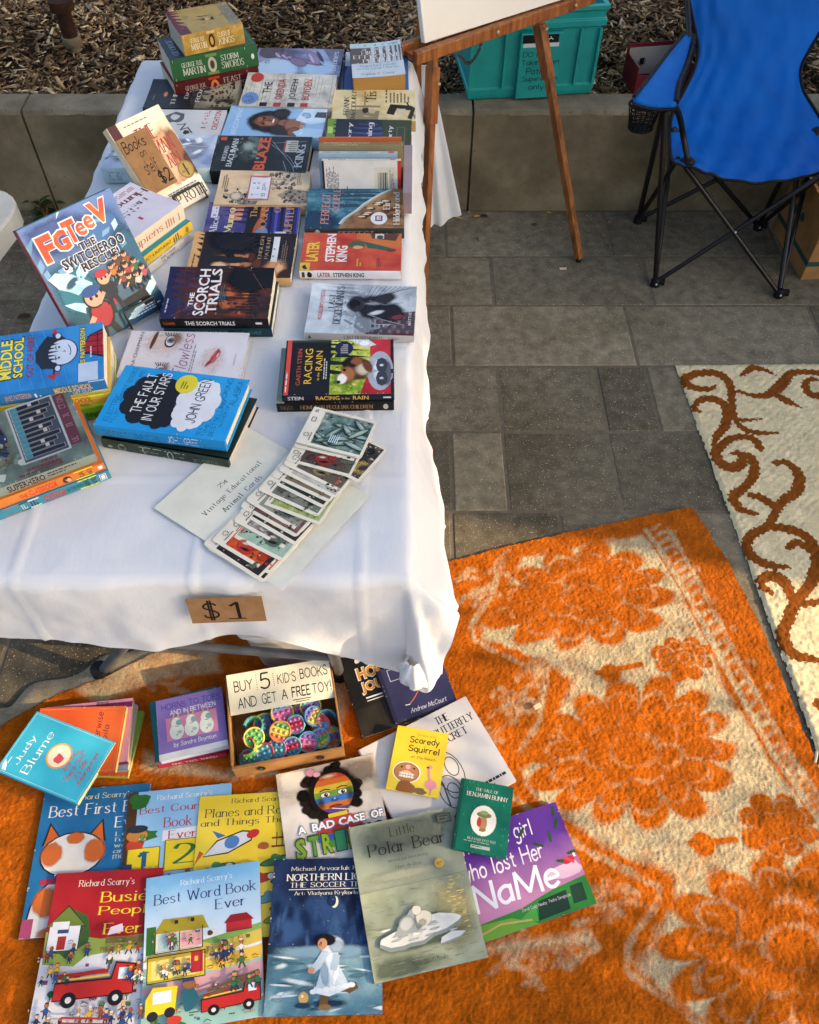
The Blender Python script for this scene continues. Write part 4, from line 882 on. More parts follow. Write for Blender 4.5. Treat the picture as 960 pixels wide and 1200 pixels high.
# ================================================================== EASEL
m_wood, _nt, _b = base_mat('oiled_wood', .42, .4); _n = noise(_nt, 5, 6, .6, stretch=(14, 14, 1.6)); _r = ramp(_nt, _n.outputs[0], [(.28, '#5a2f14'), (.5, '#8a5226'), (.72, '#a96c38')]); _nt.links.new(_r.outputs[0], _b.inputs['Base Color']); bump(_nt, _b, _n.outputs[0], .15, .001)
m_brass = M('#b8a27a', .35, .6)
def easel():
    A = P(486, 68, .78); Bv = P(684, 0, .78); d = (Bv-A).normalized(); back = Vector((-d.y, d.x, 0)); foot_l = P(495, 362, 0); foot_r = P(678, 306, 0)
    o = (foot_l+foot_r)/2; o.z = 0; root = empty('easel', loc=o); tag(root, 'wooden easel standing at the far right corner of the book table', 'easel')
    def leg(f, t, name='leg'):
        f = f-o; t = t-o; top = f+(t-f)*1.95; b = MB(); b.bar(f+Vector((0,0,.012)), top, .026, .020, m_wood, (d.x, d.y, 0)); b.bar(f.lerp(top, .40), f.lerp(top, .50), .036, .026, m_wood, (d.x, d.y, 0))
        l = b.build(name, root, .002); b = MB(); q = f+Vector((0,0,.006)); b.tube([q-Vector((0,0,.006)), q+Vector((0,0,.012))], .011, m_foot, 8); b.build('rubber_foot', l); return top
    tl = leg(foot_l, P(513, 72, .74)+back*.02); tr = leg(foot_r, P(636, 22, .74)+back*.02)
    rear_f = Vector((-.02, 2.70, 0))-o; b = MB(); b.bar(rear_f, (tl+tr)/2+back*.05, .024, .02, m_wood, (d.x, d.y, 0)); b.build('rear_leg', root, .002)
    b = MB(); b.bar(tl-d*.06, tr+d*.06, .03, .02, m_wood); b.build('head_block', root, .002)
    b = MB(); b.bar(A-o, Bv-o+d*.04, .022, .032, m_wood); b.build('tray_front', root, .003)
    b = MB(); b.bar(A-o+back*.062-d*.02, Bv-o+back*.062+d*.02, .02, .03, m_wood); b.build('tray_back', root, .003)
    b = MB(); b.bar(A-o+d*.015+back*.01+Vector((0,0,-.006)), A-o+d*.015+back*.055+Vector((0,0,-.006)), .02, .012, m_wood); b.build('tray_end', root)
    for q in (A-o+(Bv-A)*.45-back*.013, A-o+(Bv-A)*.93-back*.013, foot_l+(P(513,72,.74)-foot_l)*.93-o-back*.012, foot_r+(P(636,22,.74)-foot_r)*.97-o-back*.012):
        b = MB(); b.ball(q, .005, m_brass, 8); b.build('screw', root)
    pts = [P(566, 42, .75), P(560, 62, .68), P(549, 74, .63), P(540, 66, .66), P(527, 62, .70)]; pp = catmull([p-o for p in pts], 9); b = MB()
    for i, p in enumerate(pp[:-1]):
        e = pp[i+1]-p; e.normalize(); s_ = e.cross(Vector((0,0,1))).normalized() if i % 2 else e.cross(e.cross(Vector((0,0,1)))).normalized()
        ring = [p+e*.0085*math.cos(k*math.pi/5)+s_*.0045*math.sin(k*math.pi/5) for k in range(11)]; b.tube(ring, .0013, m_steel, 5, False)
    b.build('chain', root)
    # the white panel resting on the tray
    c0 = P(502, 53, .80)+back*.016; c1 = P(655, 5, .80)+back*.016; u = (c1-c0).normalized(); upv = (Vector((0,0,1))+back*.24).normalized(); Hh = .62
    mp_ = surf('white_panel', [(.3, '#d8d3c6'), (.7, '#e2ddd0')], 3, .55, 0)
    Rm, cc, W_, H_ = frame_from([c0, c0+u*.56, c0+u*.56+upv*Hh, c0+upv*Hh])
    pan = empty('display_panel', Matrix.Translation(c0+u*.28) @ Rm.to_4x4()); tag(pan, 'blank white panel resting on the easel tray', 'panel')
    b = MB(); b.box(-.28, 0, -.018, .28, Hh, 0, mp_); b.build('board', pan, .002)
    b = MB(); b.box(-.275, .004, -.022, .275, Hh-.004, -.0185, M('#b9b4a8', .8)); b.build('backing', pan)
easel()

# ================================================================== TEAL CRATE, RED BOX, CARTON
def crate():
    c0 = P(549, 117, .379); c1 = P(691, 109, .379); u = (c1-c0); Wd = u.length; u.normalize(); v = Vector((-u.y, u.x, 0)); Rm = Matrix((u, v, Vector((0,0,1)))).transposed()
    root = empty('storage_crate', Matrix.Translation(c0+u*Wd/2) @ Rm.to_4x4()); tag(root, 'teal plastic storage crate with handwriting standing on the concrete wall', 'crate')
    m = surf('teal_plastic', [(.3, '#158a84'), (.7, '#1b9b94')], 12, .42, .12, .001, .4); w = Wd/2; D = .30; Hh = .27; b = MB()
    tp = .003
    def ring(z, off, dz=0): return [(-w-off, -off, z), (w+off, -off, z), (w+off, D+off, z), (-w-off, D+off, z)]
    levels = [(0, 0), (.012, .004), (.036, .007), (.038, .002), (.10, .004), (.22, tp), (.224, tp+.010), (.245, tp+.011), (.247, tp+.004), (Hh, tp+.006), (Hh+.003, tp+.012), (Hh+.018, tp+.013), (Hh+.018, tp-.004), (.012, -.006)]
    rings = [ring(z, o_) for z, o_ in levels]
    vs = [q for r_ in rings for q in r_]; fs = []
    for i in range(len(rings)-1):
        for k in range(4): fs.append((i*4+k, i*4+(k+1) % 4, (i+1)*4+(k+1) % 4, (i+1)*4+k))
    fs += [(3,2,1,0), tuple((len(rings)-1)*4+k for k in range(4))]
    b.add(vs, fs, m); body = b.build('body', root, .0025)
    b = MB(); x0, x1 = -.055, .085
    b.box(x0, -.024, .006, x1, -.006, .215, m); b.build('label_panel', root, .002)
    b = MB()
    for x in (-w-.004, x0-.05, x1+.06, w-.006): b = MB(); b.box(x, -.016, .04, x+.010, .0, .215, m); b.build('rib', root, .001)
    A = Art(x1-x0, .209, 3); ink = M('#07282e', .6)
    A.rect(.04, .86, .9, .985, '#141a1a'); A.rect(.06, .80, .92, .86, '#c8d4d0'); A.line([(.62,.90),(.72,.93),(.70,.95)], .02, '#c8d4d0'); A.line([(.72,.93),(.76,.91)], .02, '#c8d4d0')
    for t, xa, xb, ya, yb in (('DO NOT', .08, .78, .65, .74), ('Take Down', .06, .98, .53, .62), ('Patrick', .2, .86, .38, .49), ('Supervision', .12, .98, .25, .36), ('only!', .3, .72, .11, .23)):
        A.text(t, xa, ya, xb, yb, ink, 'pen', .8, jit=.4, seed=len(t))
    mb = MB(); A.onto(mb, lambda x, y, h: (x0+x, -.0244-h, .006+y), .00008); mb.build('handwriting', root)
    b = MB(); b.box(-w+.02, .02, .02, w-.02, D-.02, .2, M('#6a5a48', .8)); b.box(-w+.03, .04, .2, .02, D-.05, .25, M('#8c8578', .8)); b.build('contents', root)
crate()
def redbox():
    p0 = P(742, 112, .37); p1 = P(806, 107, .37); u = (p1-p0); u.z = 0; Wd = u.length; u.normalize(); v = Vector((-u.y, u.x, 0)); Rm = Matrix((u, v, Vector((0,0,1)))).transposed()
    root = empty('carton', Matrix.Translation(Vector((p0.x, p0.y, .362))+u*Wd/2) @ Rm.to_4x4()); tag(root, 'open red cardboard box with white lining on the mulch behind the chair arm', 'box')
    mr_ = surf('red_card', [(.3, '#58141a'), (.7, '#741c22')], 20, .6); mw = M('#a39c90', .7); w = Wd/2; t = .003; D = .13; b = MB()
    b.box(-w, 0, 0, w, t, .075, mr_); b.box(-w, D, 0, w, D+t, .125, mr_); b.box(-w, t, 0, -w+t, D, .10, mr_); b.box(w-t, t, 0, w, D, .10, mr_); b.box(-w+t, t, 0, w-t, D, t, mr_); b.build('shell', root)
    b = MB(); b.box(-w+.008, D-.006, .02, w-.008, D-.001, .112, mw); p = b.build('lining', root)
    A = Art(2*w, .10, 2); A.ell(.30, .52, .07, .16, '#15110f'); A.frame(.25, .40, .35, .66, .012, '#a39c8e'); A.text('BUSS', .66, .20, .92, .38, '#c9bfae') if False else None
    mb = MB(); A.onto(mb, lambda x, y, h: (-w+x, D-.0064-h, .012+y)); mb.build('hand_hole', root)
redbox()
m_card = surf('corrugated_card', [(.3, '#8a6238'), (.7, '#a67a4a')], 14, .85, .25, .001)
def carton():
    c0 = P(938, 328, 0); bl = P(905, 268, 0); v = (bl-c0); D = v.length; v.normalize(); u = Vector((v.y, -v.x, 0)); Rm = Matrix((u, v, Vector((0,0,1)))).transposed()
    root = empty('carton', Matrix.Translation(c0) @ Rm.to_4x4()); tag(root, 'brown cardboard carton with green stripes standing behind the camp chair', 'box')
    Wd = .34; Hh = .27; t = .005; b = MB(); b.box(0, 0, 0, Wd, t, Hh, m_card); b.box(0, D-t, 0, Wd, D, Hh, m_card); b.box(0, t, 0, t, D-t, Hh, m_card); b.box(Wd-t, t, 0, Wd, D-t, Hh, m_card); b.box(t, t, .001, Wd-t, D-t, t, m_card); b.build('shell', root, .001)
    b = MB(); mg = M('#1f4a40', .7)
    A = Art(D, Hh, 4); A.rect(0, .20, 1, .27, mg); A.ell(.30, .52, .05, .07, mg); A.ell(.52, .56, .05, .06, mg); A.line([(.24,.66),(.34,.72)], .02, mg); A.ell(.25, .84, .05, .05, mg); A.onto(b, lambda x, y, h: (-h, D-x, y))
    A = Art(Wd, Hh, 5); A.rect(0, .20, 1, .27, mg); A.ell(.4, .6, .06, .09, mg); A.onto(b, lambda x, y, h: (x, -h, y)); b.build('printed_stripes', root)
    b = MB(); b.box(-.10, .01, Hh-.002, 0.0, D-.01, Hh+.001, m_card, Matrix.Translation((0,0,0)) @ Matrix.Translation((0,0,Hh)) @ Matrix.Rotation(.75, 4, 'Y') @ Matrix.Translation((0,0,-Hh))); b.build('flap', root)
    r = random.Random(6); b = MB(); st = MB()
    for k in range(60):
        a = r.uniform(0, 6.28); q = Vector((Wd*.45+r.uniform(-.1, .1), D*.5+r.uniform(-.1, .1), Hh+r.uniform(-.05, .07))); leaf_poly(b, q, (math.cos(a), math.sin(a), r.uniform(0, .6)), .06, .03, m_dleaf if k % 3 else m_leaf)
    pl = empty('potted_plant', loc=root.matrix_world @ Vector((0,0,.01))); pl.matrix_world = root.matrix_world.copy(); tag(pl, 'leafy green plant poking out of the brown carton', 'plant')
    b.build('foliage', pl); st.tube([(Wd*.45, D*.5, .01), (Wd*.45, D*.5, Hh)], .05, M('#3a2d20', .9), 12); st.build('pot', pl)
carton()

# ================================================================== CAMP CHAIR
def chair():
    F1, F2, F3, F4 = P(768,331,.012), P(913,344,.012), P(748,257,.012), P(889,265,.012); AF = P(780,126,.60); SL = P(797,192,.415); SR = P(966,203,.415); bL = PY(790,150,2.66); bR = PY(960,150,2.66)
    o = (F1+F2+F3+F4)/4; o.z = 0; root = empty('camp_chair', loc=o); tag(root, 'blue fabric folding camp chair with black tube frame facing the table', 'chair')
    mk = M('#0a0a0c', .38, .4); mkn = M('#08080a', .6)
    mb_, nt, b_ = base_mat('blue_nylon', .6, .12); n1 = noise(nt, 700, 2, .5); n2 = noise(nt, 6, 4); r = ramp(nt, n2.outputs[0], [(.3, '#0654a0'), (.7, '#0862b6')]); nt.links.new(r.outputs[0], b_.inputs['Base Color']); bump(nt, b_, n1.outputs[0], .3, .0006)
    n5 = noise(nt, 7, 2, .5, stretch=(1.6, .7, .7)); bp2 = N(nt, 'ShaderNodeBump', Strength=.6, Distance=.02); nt.links.new(n5.outputs[0], bp2.inputs['Height']); nt.links.new(bp2.outputs[0], b_.inputs['Normal'])
    def tube(name, a, b, r=.0085, parent=root):
        q = MB(); q.tube([Vector(a)-o, Vector(b)-o], r, mk, 10); return q.build(name, parent)
    top_r = PY(936, 195, 2.50)
    for f, t in ((F1, AF), (F3, AF+Vector((0,.012,-.01))), (F2, top_r), (F4, PY(925, 192, 2.62))): tube('leg', f, t)
    for a, b in ((F1, SR), (F2, SL+Vector((.02,0,-.01))), (F3, SL+Vector((0,.03,0))), (F3, bR), (F4, bL), (F4, SR), (F1, bL), (F2, bR)): tube('cross_brace', a, b, .0078)
    for f in (F1, F2, F3, F4):
        q = MB(); q.tube([f-o+Vector((0,0,-.012)), f-o+Vector((0,0,.012)), f-o+Vector((0,0,.02))], [.016, .015, .009], mkn, 12); q.tube([f-o+Vector((.012,0,.006)), f-o+Vector((.03,-.004,.006))], .012, mkn, 10); q.build('foot_cap', root)
    mrv = M('#b9bcc0', .3, .6)
    for v_ in (F1.lerp(SR, .5)+Vector((0,-.009,.002)), F2+Vector((.0,-.016,.004)), F4+Vector((.0,-.016,.004)), F1+Vector((.0,-.016,.004))): q = MB(); q.ball(v_-o, .0038, mrv, 8); q.build('rivet', root)
    rows_px = [(2.355, [(791,192),(815,195),(842,207),(885,212),(930,209),(968,199)]), (2.40, [(788,188),(814,190),(842,200),(885,205),(930,203),(969,196)]), (2.48, [(786,179),(812,182),(842,189),(885,193),(930,191),(970,187)]),
        (2.58, [(785,165),(810,167),(842,170),(885,172),(930,171),(970,168)]), (2.67, [(785,150),(808,151),(842,150),(885,149),(930,150),(968,150)]), (2.73, [(790,128),(812,129),(842,127),(885,126),(925,127),(955,128)]),
        (2.79, [(803,104),(820,104),(845,102),(885,101),(922,102),(941,104)]), (2.85, [(814,80),(828,78),(850,76),(885,75),(922,76),(939,80)]), (2.90, [(818,55),(830,53),(852,50),(885,50),(930,51),(951,55)]),
        (2.95, [(812,22),(828,18),(850,16),(890,16),(940,18),(970,22)]), (3.0, [(804,-18),(826,-22),(850,-22),(890,-22),(945,-22),(985,-18)]), (3.05, [(800,-62),(826,-66),(850,-66),(890,-66),(950,-66),(995,-62)]), (3.07, [(800,-84),(826,-90),(850,-90),(890,-90),(950,-90),(995,-84)])]
    ctl = [catmull([PY(x, y, yy)-o for x, y in pts], 6) for yy, pts in rows_px]; nc = len(ctl[0]); cols = [catmull([ctl[i][j] for i in range(len(ctl))], 6) for j in range(nc)]
    rows = [[cols[j][i] for j in range(nc)] for i in range(len(cols[0]))]; rr = random.Random(3)
    for i, row in enumerate(rows):
        for j, p in enumerate(row):
            e = min(j, nc-1-j)/nc; s_ = math.sin(j*.9+i*.13)*math.sin(i*.21+j*.33); nz = float(vnoise(np.array([[j*.03+i*.008]]), np.array([[i*.018]]), .09, 3)[0, 0]); nz2 = float(vnoise(np.array([[j*.03-i*.012]]), np.array([[i*.02+j*.01]]), .2, 8)[0, 0])
            row[j] = p+Vector((0, .005*s_-.022*abs(nz)+.02*nz2, .004*math.sin(j*1.3-i*.3)-.014*abs(nz)))*min(1, e*8)
    q = MB(); q.grid(rows, mb_); f = q.build('seat_and_back', root); sm = f.modifiers.new('thickness', 'SOLIDIFY'); sm.thickness = .003
    q = MB(); q.tube([r_[0] for r_ in rows], .0055, mkn, 8); q.tube([r_[-1] for r_ in rows], .0055, mkn, 8); q.tube(rows[0], .0045, mkn, 8); q.build('binding', root)
    q = MB(); q.tube([PY(799,-70,3.07)-o, PY(806,10,2.92)-o, PY(808,48,2.78)-o], .009, mk); q.build('back_post', root)
    q = MB(); q.tube(catmull([P(806,186,.425)-o, P(801,160,.48)-o, P(797,138,.55)-o, P(790,124,.60)-o, AF-o+Vector((-.004,0,.004))], 5), .009, mk); q.build('arm_rod', root)
    q = MB(); q.ball(P(806,189,.42)-o, .022, mkn, 12, (1.1, 1, .5)); q.build('joint', root); q = MB(); q.ball(AF-o, .014, mkn, 10); q.build('joint', root)
    L = catmull([PY(743,113,2.30)-o, PY(760,92,2.40)-o, PY(783,62,2.56)-o, PY(803,38,2.70)-o], 5); Rr = catmull([PY(793,119,2.30)-o, PY(796,98,2.40)-o, PY(806,72,2.57)-o, PY(814,42,2.72)-o], 5); g_ = []
    for a, b in zip(L, Rr): g_.append([a.lerp(b, t/8)+Vector((0,0,-.008*math.sin(math.pi*t/8))) for t in range(9)])
    fr = [p+Vector((0,-.006,-.018)) for p in g_[0]]; q = MB(); q.grid([fr]+g_, mb_); a_ = q.build('armrest', root); sm = a_.modifiers.new('thickness', 'SOLIDIFY'); sm.thickness = .003
    q = MB(); q.tube(L, .0055, mkn, 8); q.tube(Rr, .0065, mkn, 8); q.tube(fr, .005, mkn, 8); q.build('binding', a_)
    q = MB()   # cup holder net under the arm front
    cc = P(757,122,.59)-o; ring = lambda rr_, z, c: [Vector((c.x+rr_*math.cos(k*math.pi/8), c.y+rr_*.75*math.sin(k*math.pi/8), c.z+z)) for k in range(17)]
    for k in range(7): q.tube(ring(.048-.0022*k, -.012*k, cc), .0042 if k in (0, 6) else .0016, mkn, 5, False)
    a, b2 = ring(.048, 0, cc), ring(.035, -.072, cc)
    for k in range(16):
        q.tube([a[k], b2[k]], .0014, mkn, 4); q.tube([a[k], b2[(k+1) % 16]], .0012, mkn, 4)
    c2 = [cc+Vector((0,0,-.072))]*17; q.grid([b2, c2], mkn); q.build('cup_holder', root)
    q = MB(); side = []   # dark mesh panel between armrest and back
    for t in range(8):
        a = Rr[int(t*(len(Rr)-1)/7)]; bb = PY(790+t*3.6, 132-t*10.5, 2.62+t*.022)-o; side.append([a.lerp(bb, k/5) for k in range(6)])
    for row in side: q.tube(row, .0012, mkn, 4)
    for k in range(6): q.tube([r_[k] for r_ in side], .0012, mkn, 4)
    q.build('side_net', root)
chair()
def white_table():
    pts = [P(-260,224,.735), P(-4,223,.735), P(8,226,.735), P(15,231,.735), P(19,238,.735), P(18,247,.735), P(13,256,.735), P(-8,283,.735), P(-230,600,.735)]
    c = Vector((pts[1].x-.35, pts[1].y-.2, 0)); root = empty('side_table', loc=c); tag(root, 'white plastic table with rounded corner at the left edge of the photo', 'table')
    n = len(pts); b = MB(); m = surf('cream_plastic', [(.3, '#b5b0a2'), (.7, '#c9c4b6')], 20, .5, .1, .001)
    out = [p-c for p in pts]; low = [p+Vector((0,0,-.045)) for p in out]; mid = (out[0]+out[3])/2; ins = [p+(mid-p).normalized()*.006+Vector((0,0,.004)) for p in out]
    vs = ins+out+low; fs = [tuple(range(n))[::-1], tuple(range(2*n, 3*n))]+[(k, n+k, n+(k+1) % n, (k+1) % n) for k in range(n)]+[(n+k, 2*n+k, 2*n+(k+1) % n, n+(k+1) % n) for k in range(n)]
    b.add(vs, fs, m); b.build('tabletop', root)
    for dx, dy in ((.2,.12), (-.25,.12)):
        b = MB(); b.tube([(dx, dy, .69), (dx+.02, dy, 0)], .015, m_steel); b.build('leg', root)
white_table()

# ================================================================== BOOKS ON THE TABLE  (x: 0 spine .. 1 fore-edge, y: 0 tail .. 1 head)
B0 = .7445
def stk(t, x0, y0, x1, y1, c, **k): return lambda A: A.text(t, x0, y0, x1, y1, c, **k)
def multi(*fs):
    def f(A):
        for g_ in fs: g_(A)
    return f
DK = '#17181b'; WH = '#dcdad6'; CR = '#dccfae'
# --- right-hand row, near to far
def a_racing(A):
    A.rect(0, 0, 1, .58, 'mix:#47691c,#7c9a28,#b8c04a,#d6d47a:26'); A.rect(.96, .58, 1, .94, '#33402a'); A.rect(0, .945, 1, .985, '#cf4a3a')
    A.specks(0, .1, 1, .58, 160, ['#5d8024','#a8b83a','#d8d884','#456a1e','#c8c852'], .008, .03)
    A.fine(.05, .955, .95, .975, 1, WH); A.text('GARTH STEIN', .17, .845, .84, .885, '#c0533c'); A.text('RACING', .2, .745, .84, .815, '#e2b63c'); A.text('RAIN', .44, .655, .80, .715, '#e2b63c'); A.text('in the', .26, .675, .40, .70, '#e2b63c')
    A.fine(.28, .60, .72, .64, 2, '#cfcabb', False); A.ell(.84, .46, .13, .085, '#1f2446'); A.fine(.75, .425, .93, .495, 5, '#b9b6a8', True)
    A.poly([(.0,0),(1,0),(1,.2),(.82,.22),(.5,.20),(.2,.27),(0,.3)], 'mix:#8a1424,#b0202e,#c43a40:6'); A.poly([(0,0),(1,0),(1,.03),(0,.03)], '#2a1a1e'); A.ell(.42, .125, .36, .12, '#a9adb8'); A.soft(.42, .14, .28, .08, '#d6d8dc', 0, .4); A.soft(.38, .06, .3, .05, '#5a6068')
    A.text('00', .14, .055, .66, .165, '#3a4048', wt=.07)
    A.poly([(.86,.26),(1,.42),(1,.24),(.9,.16)], '#d2d6d8'); A.soft(.93, .27, .08, .08, '#eef0f0')
    A.soft(.46, .34, .27, .16, '#4a2a18', 0, .6); A.soft(.56, .39, .15, .10, '#14100e', 0, .6); A.soft(.36, .42, .19, .09, '#a5683c', 0, .5); A.soft(.28, .47, .12, .06, '#f0e6d8', 0, .55); A.soft(.45, .28, .16, .10, '#d8c0a0', 0, .3); A.soft(.60, .34, .09, .07, '#8c5230', 0, .5); A.soft(.44, .45, .03, .02, '#0c0a0a', 0, .7); A.soft(.22, .50, .035, .022, '#1a1412', 0, .6); A.soft(.50, .24, .16, .05, '#6a3c22', 20, .4)
PEREG = [(462.5,461.7),(461,399.2),(336,400.8),(330.4,462.7)]
book('black paperback with dark spine lying under the dark paperback with yellow title and green photo', PEREG, .78, .021, '#22241f', multi(lambda A: A.rect(0, .93, 1, 1, '#7d8a80')), '#14130f',
     multi(stk('RIGGS', .03, .3, .14, .7, '#6d6656', font='serif'), stk('HOME FOR PECULIAR CHILDREN', .2, .3, .82, .75, '#a8835a', font='serif'), lambda A: A.ell(.93, .5, .022, .3, '#b8b2a6')), shift=(-.006, -.004, -.016), H=.205, curl=.002)
book('dark paperback with yellow title and a green photo, nearest the animal cards', PEREG, B0+.021+.0155, .0155, DK, a_racing, '#191a2e', multi(stk('STEIN', .05, .25, .19, .78, '#d6d4d0', wt=.01), stk('RACING', .30, .2, .51, .8, '#dcae44', wt=.01), stk('in the', .53, .3, .60, .62, '#dcae44'), stk('RAIN', .63, .2, .77, .8, '#dcae44', wt=.01), lambda A: A.rect(.90, .4, .97, .62, '#c8c6c2')), curl=.0015)
def a_last(A):
    A.rect(0, .55, 1, 1, 'mix:#8f9aa3,#b9c4ca,#d8e0e2:10'); A.poly([(0,.40),(.12,.62),(.3,.66),(.2,.5),(.5,.52),(.3,.42)], '#7b848b'); A.poly([(0,0),(.5,0),(.42,.3),(.15,.38),(0,.45)], 'mix:#3a3038,#5a4a50,#7a6a6c:14'); A.poly([(0,0),(.22,0),(.2,.18),(0,.2)], '#5a2b34')
    for k in range(10): A.line([(.62+.03*k,.50-.035*k),(.98,.42-.045*k)], .010, '#6b7078')
    for k in range(9):
        for q in range(4): A.rect(.04+.10*q, .05+.04*k, .10+.10*q, .075+.04*k, '#4a444a' if (k+q) % 2 else '#787078')
    A.specks(.1, .3, 1, .7, 60, ['#a9b2b8','#7a848a','#c4ccd0'], .01, .04)
    A.soft(.55, .40, .30, .17, '#1f1e26', 0, .6); A.soft(.60, .55, .19, .11, '#2c2b32', 0, .65); A.soft(.60, .57, .10, .06, '#101014', 0, .6); A.soft(.46, .24, .24, .17, '#1c1a20', 0, .55); A.soft(.72, .30, .13, .16, '#2a2a32', 30, .5); A.soft(.44, .36, .06, .10, '#c8ccd0', 20, .4, .8); A.soft(.62, .40, .05, .12, '#8a929a', 0, .3, .7); A.soft(.36, .16, .08, .10, '#6a3038', 20, .4)
    A.line([(.40,.44),(.30,.30),(.20,.10)], .012, '#9aa2aa'); A.line([(.68,.44),(.60,.28),(.66,.12)], .01, '#7a8088')
    A.text("LAST", .50, .76, .78, .815, '#333a42', font='serif'); A.text('DESCENDANTS', .18, .68, .94, .755, '#333a42', font='serif'); A.text("ASSASSIN'S CREED", .26, .86, .86, .90, '#b5433c', font='serif'); A.text('MATTHEW J. KIRBY', .2, .025, .80, .06, '#d8d6d2', wt=.01)
book('silvery grey paperback with a hooded dark figure, alone near the table edge', [(484,394),(489.6,337.7),(366,335.6),(357,389)], B0+.0165, .0165, 'mix:#6d747c,#9aa4ab,#c3ccd0:9', a_last, '#b6b3b2', multi(lambda A: A.poly([(.03,.2),(.06,.2),(.045,.75)], '#3a3a3c'), stk('LAST DESCENDANTS', .36, .25, .72, .75, '#5b5a5e', font='serif'), stk('KIRBY', .77, .3, .87, .7, '#7a787a')), curl=.003)
def a_later(A):
    A.rect(0, 0, 1, 1, 'mix:#a8322a,#c24a34,#cf5f3e:9'); A.rect(.62, 0, 1, .46, '#c9703a'); A.rect(0, .965, 1, 1, '#c9782e') if False else None
    A.poly([(.0,.90),(.2,.90),(.2,1),(0,1)], '#d9b23a'); A.poly([(.03,.92),(.15,.95),(.1,.98),(.03,.96)], '#2b2118')
    A.text('LATER', .24, .83, .76, .955, '#e2bf3c', wt=.03); A.text('STEPHEN', .23, .665, .97, .76, '#e8e4de', wt=.03); A.text('KING', .23, .54, .66, .65, '#e8e4de', wt=.03); A.fine(.12, .38, .36, .44, 2, '#d8b03c'); A.fine(.1, .19, .34, .24, 3, '#6b2a22')
    A.blob(.70, .45, .13, .10, '#4e5c3c', 12, .3); A.poly([(.60,.34),(.78,.38),(.62,.12),(.52,.05),(.5,.10),(.58,.24)], '#39584a'); A.blob(.62, .44, .05, .06, '#d9a07a', 10, .2); A.blob(.55, .10, .05, .06, '#6b3f2c', 10); A.poly([(.8,.06),(1,.02),(1,.32),(.86,.30)], '#5a3a2c'); A.rect(.86, .18, .98, .27, '#d8cfc2'); A.ell(.9, .22, .05, .035, '#3f4a44')
book('red orange paperback with yellow and white block lettering and white spine', [(469,317),(471.4,274.6),(357,273.8),(350.6,317)], B0+.021, .021, '#b5402e', a_later, '#e3e2e4', multi(lambda A: A.rect(0, 0, .14, 1, '#d8a72c'), lambda A: A.rect(.02, .2, .05, .8, '#5a3c18'), lambda A: A.blob(.095, .5, .03, .35, '#2a1c12'), stk('LATER', .175, .25, .305, .75, '#b02c38', wt=.02), stk('STEPHEN KING', .33, .25, .64, .75, '#1c1c22', wt=.02)), curl=.001)
def a_perfect(A):
    A.rect(0, .55, 1, 1, 'mix:#1d3a50,#2c5a72,#3f7486:10'); A.poly([(0,.62),(.25,.60),(.45,.48),(.75,.32),(1,.12),(1,1),(0,1)], 'mix:#20485e,#3c7082,#6d98a2:22'); A.specks(.2, .40, 1, .9, 120, ['#2c5a70','#4f8492','#7ea8ae','#1f465c'], .008, .025, .5); A.soft(.1, .9, .5, .3, '#1c3a52', 0, .4)
    A.poly([(0,0),(1,0),(1,.12),(.75,.32),(.45,.48),(.25,.60),(0,.66)], 'mix:#6e4a2e,#946a42,#b08c5c:12'); A.soft(.3, .1, .4, .2, '#5a3420', 0, .3, .8)
    for o_, wd, c in ((0,.05,'#8aa6a6'),(.012,.028,'#c9d4d0'),(-.015,.014,'#a9b8b0')): A.line([(.12,.64+o_),(.25,.60+o_),(.36,.54+o_),(.46,.475+o_),(.6,.415+o_),(.76,.315+o_),(.88,.23+o_),(1,.125+o_)], wd, c)
    A.text('PERFECT', .10, .76, .88, .845, '#c98a78', font='serif', slant=.12); A.text('COUPLE', .42, .66, 1.0, .735, '#c08a80', font='serif', slant=.12); A.text('Elin', .47, .145, .70, .215, '#e2ddd2', font='serif'); A.text('Hilderbrand', .08, .045, .92, .11, '#e2ddd2', font='serif')
    A.ell(.25, .255, .16, .085, '#e2e0dc'); A.frame(.19, .225, .31, .285, .02, '#4a3a70'); A.fine(.2, .23, .3, .28, 3, '#b02c38', True)
    for x, y in ((.62,.30),(.66,.28),(.40,.40),(.36,.42),(.52,.38),(.3,.46),(.7,.22)): A.soft(x-.03, y-.06, .05, .04, '#4a3220', 20, .4); A.blob(x, y, .025, .03, '#3a2a20', 8); A.blob(x-.01, y-.03, .02, .05, '#e0d6c2', 8)
book('paperback with teal sea and brown beach seen from above', [(472.5,268.4),(474.6,220.6),(362,226),(356,266.7)], B0+.025, .025, '#24445a', a_perfect, '#3d3f3c', multi(stk('PERFECT', .33, .25, .7, .75, '#b8a17c', font='serif', slant=.15), lambda A: A.ell(.13, .45, .03, .45, '#c8c6c0')), curl=.002)
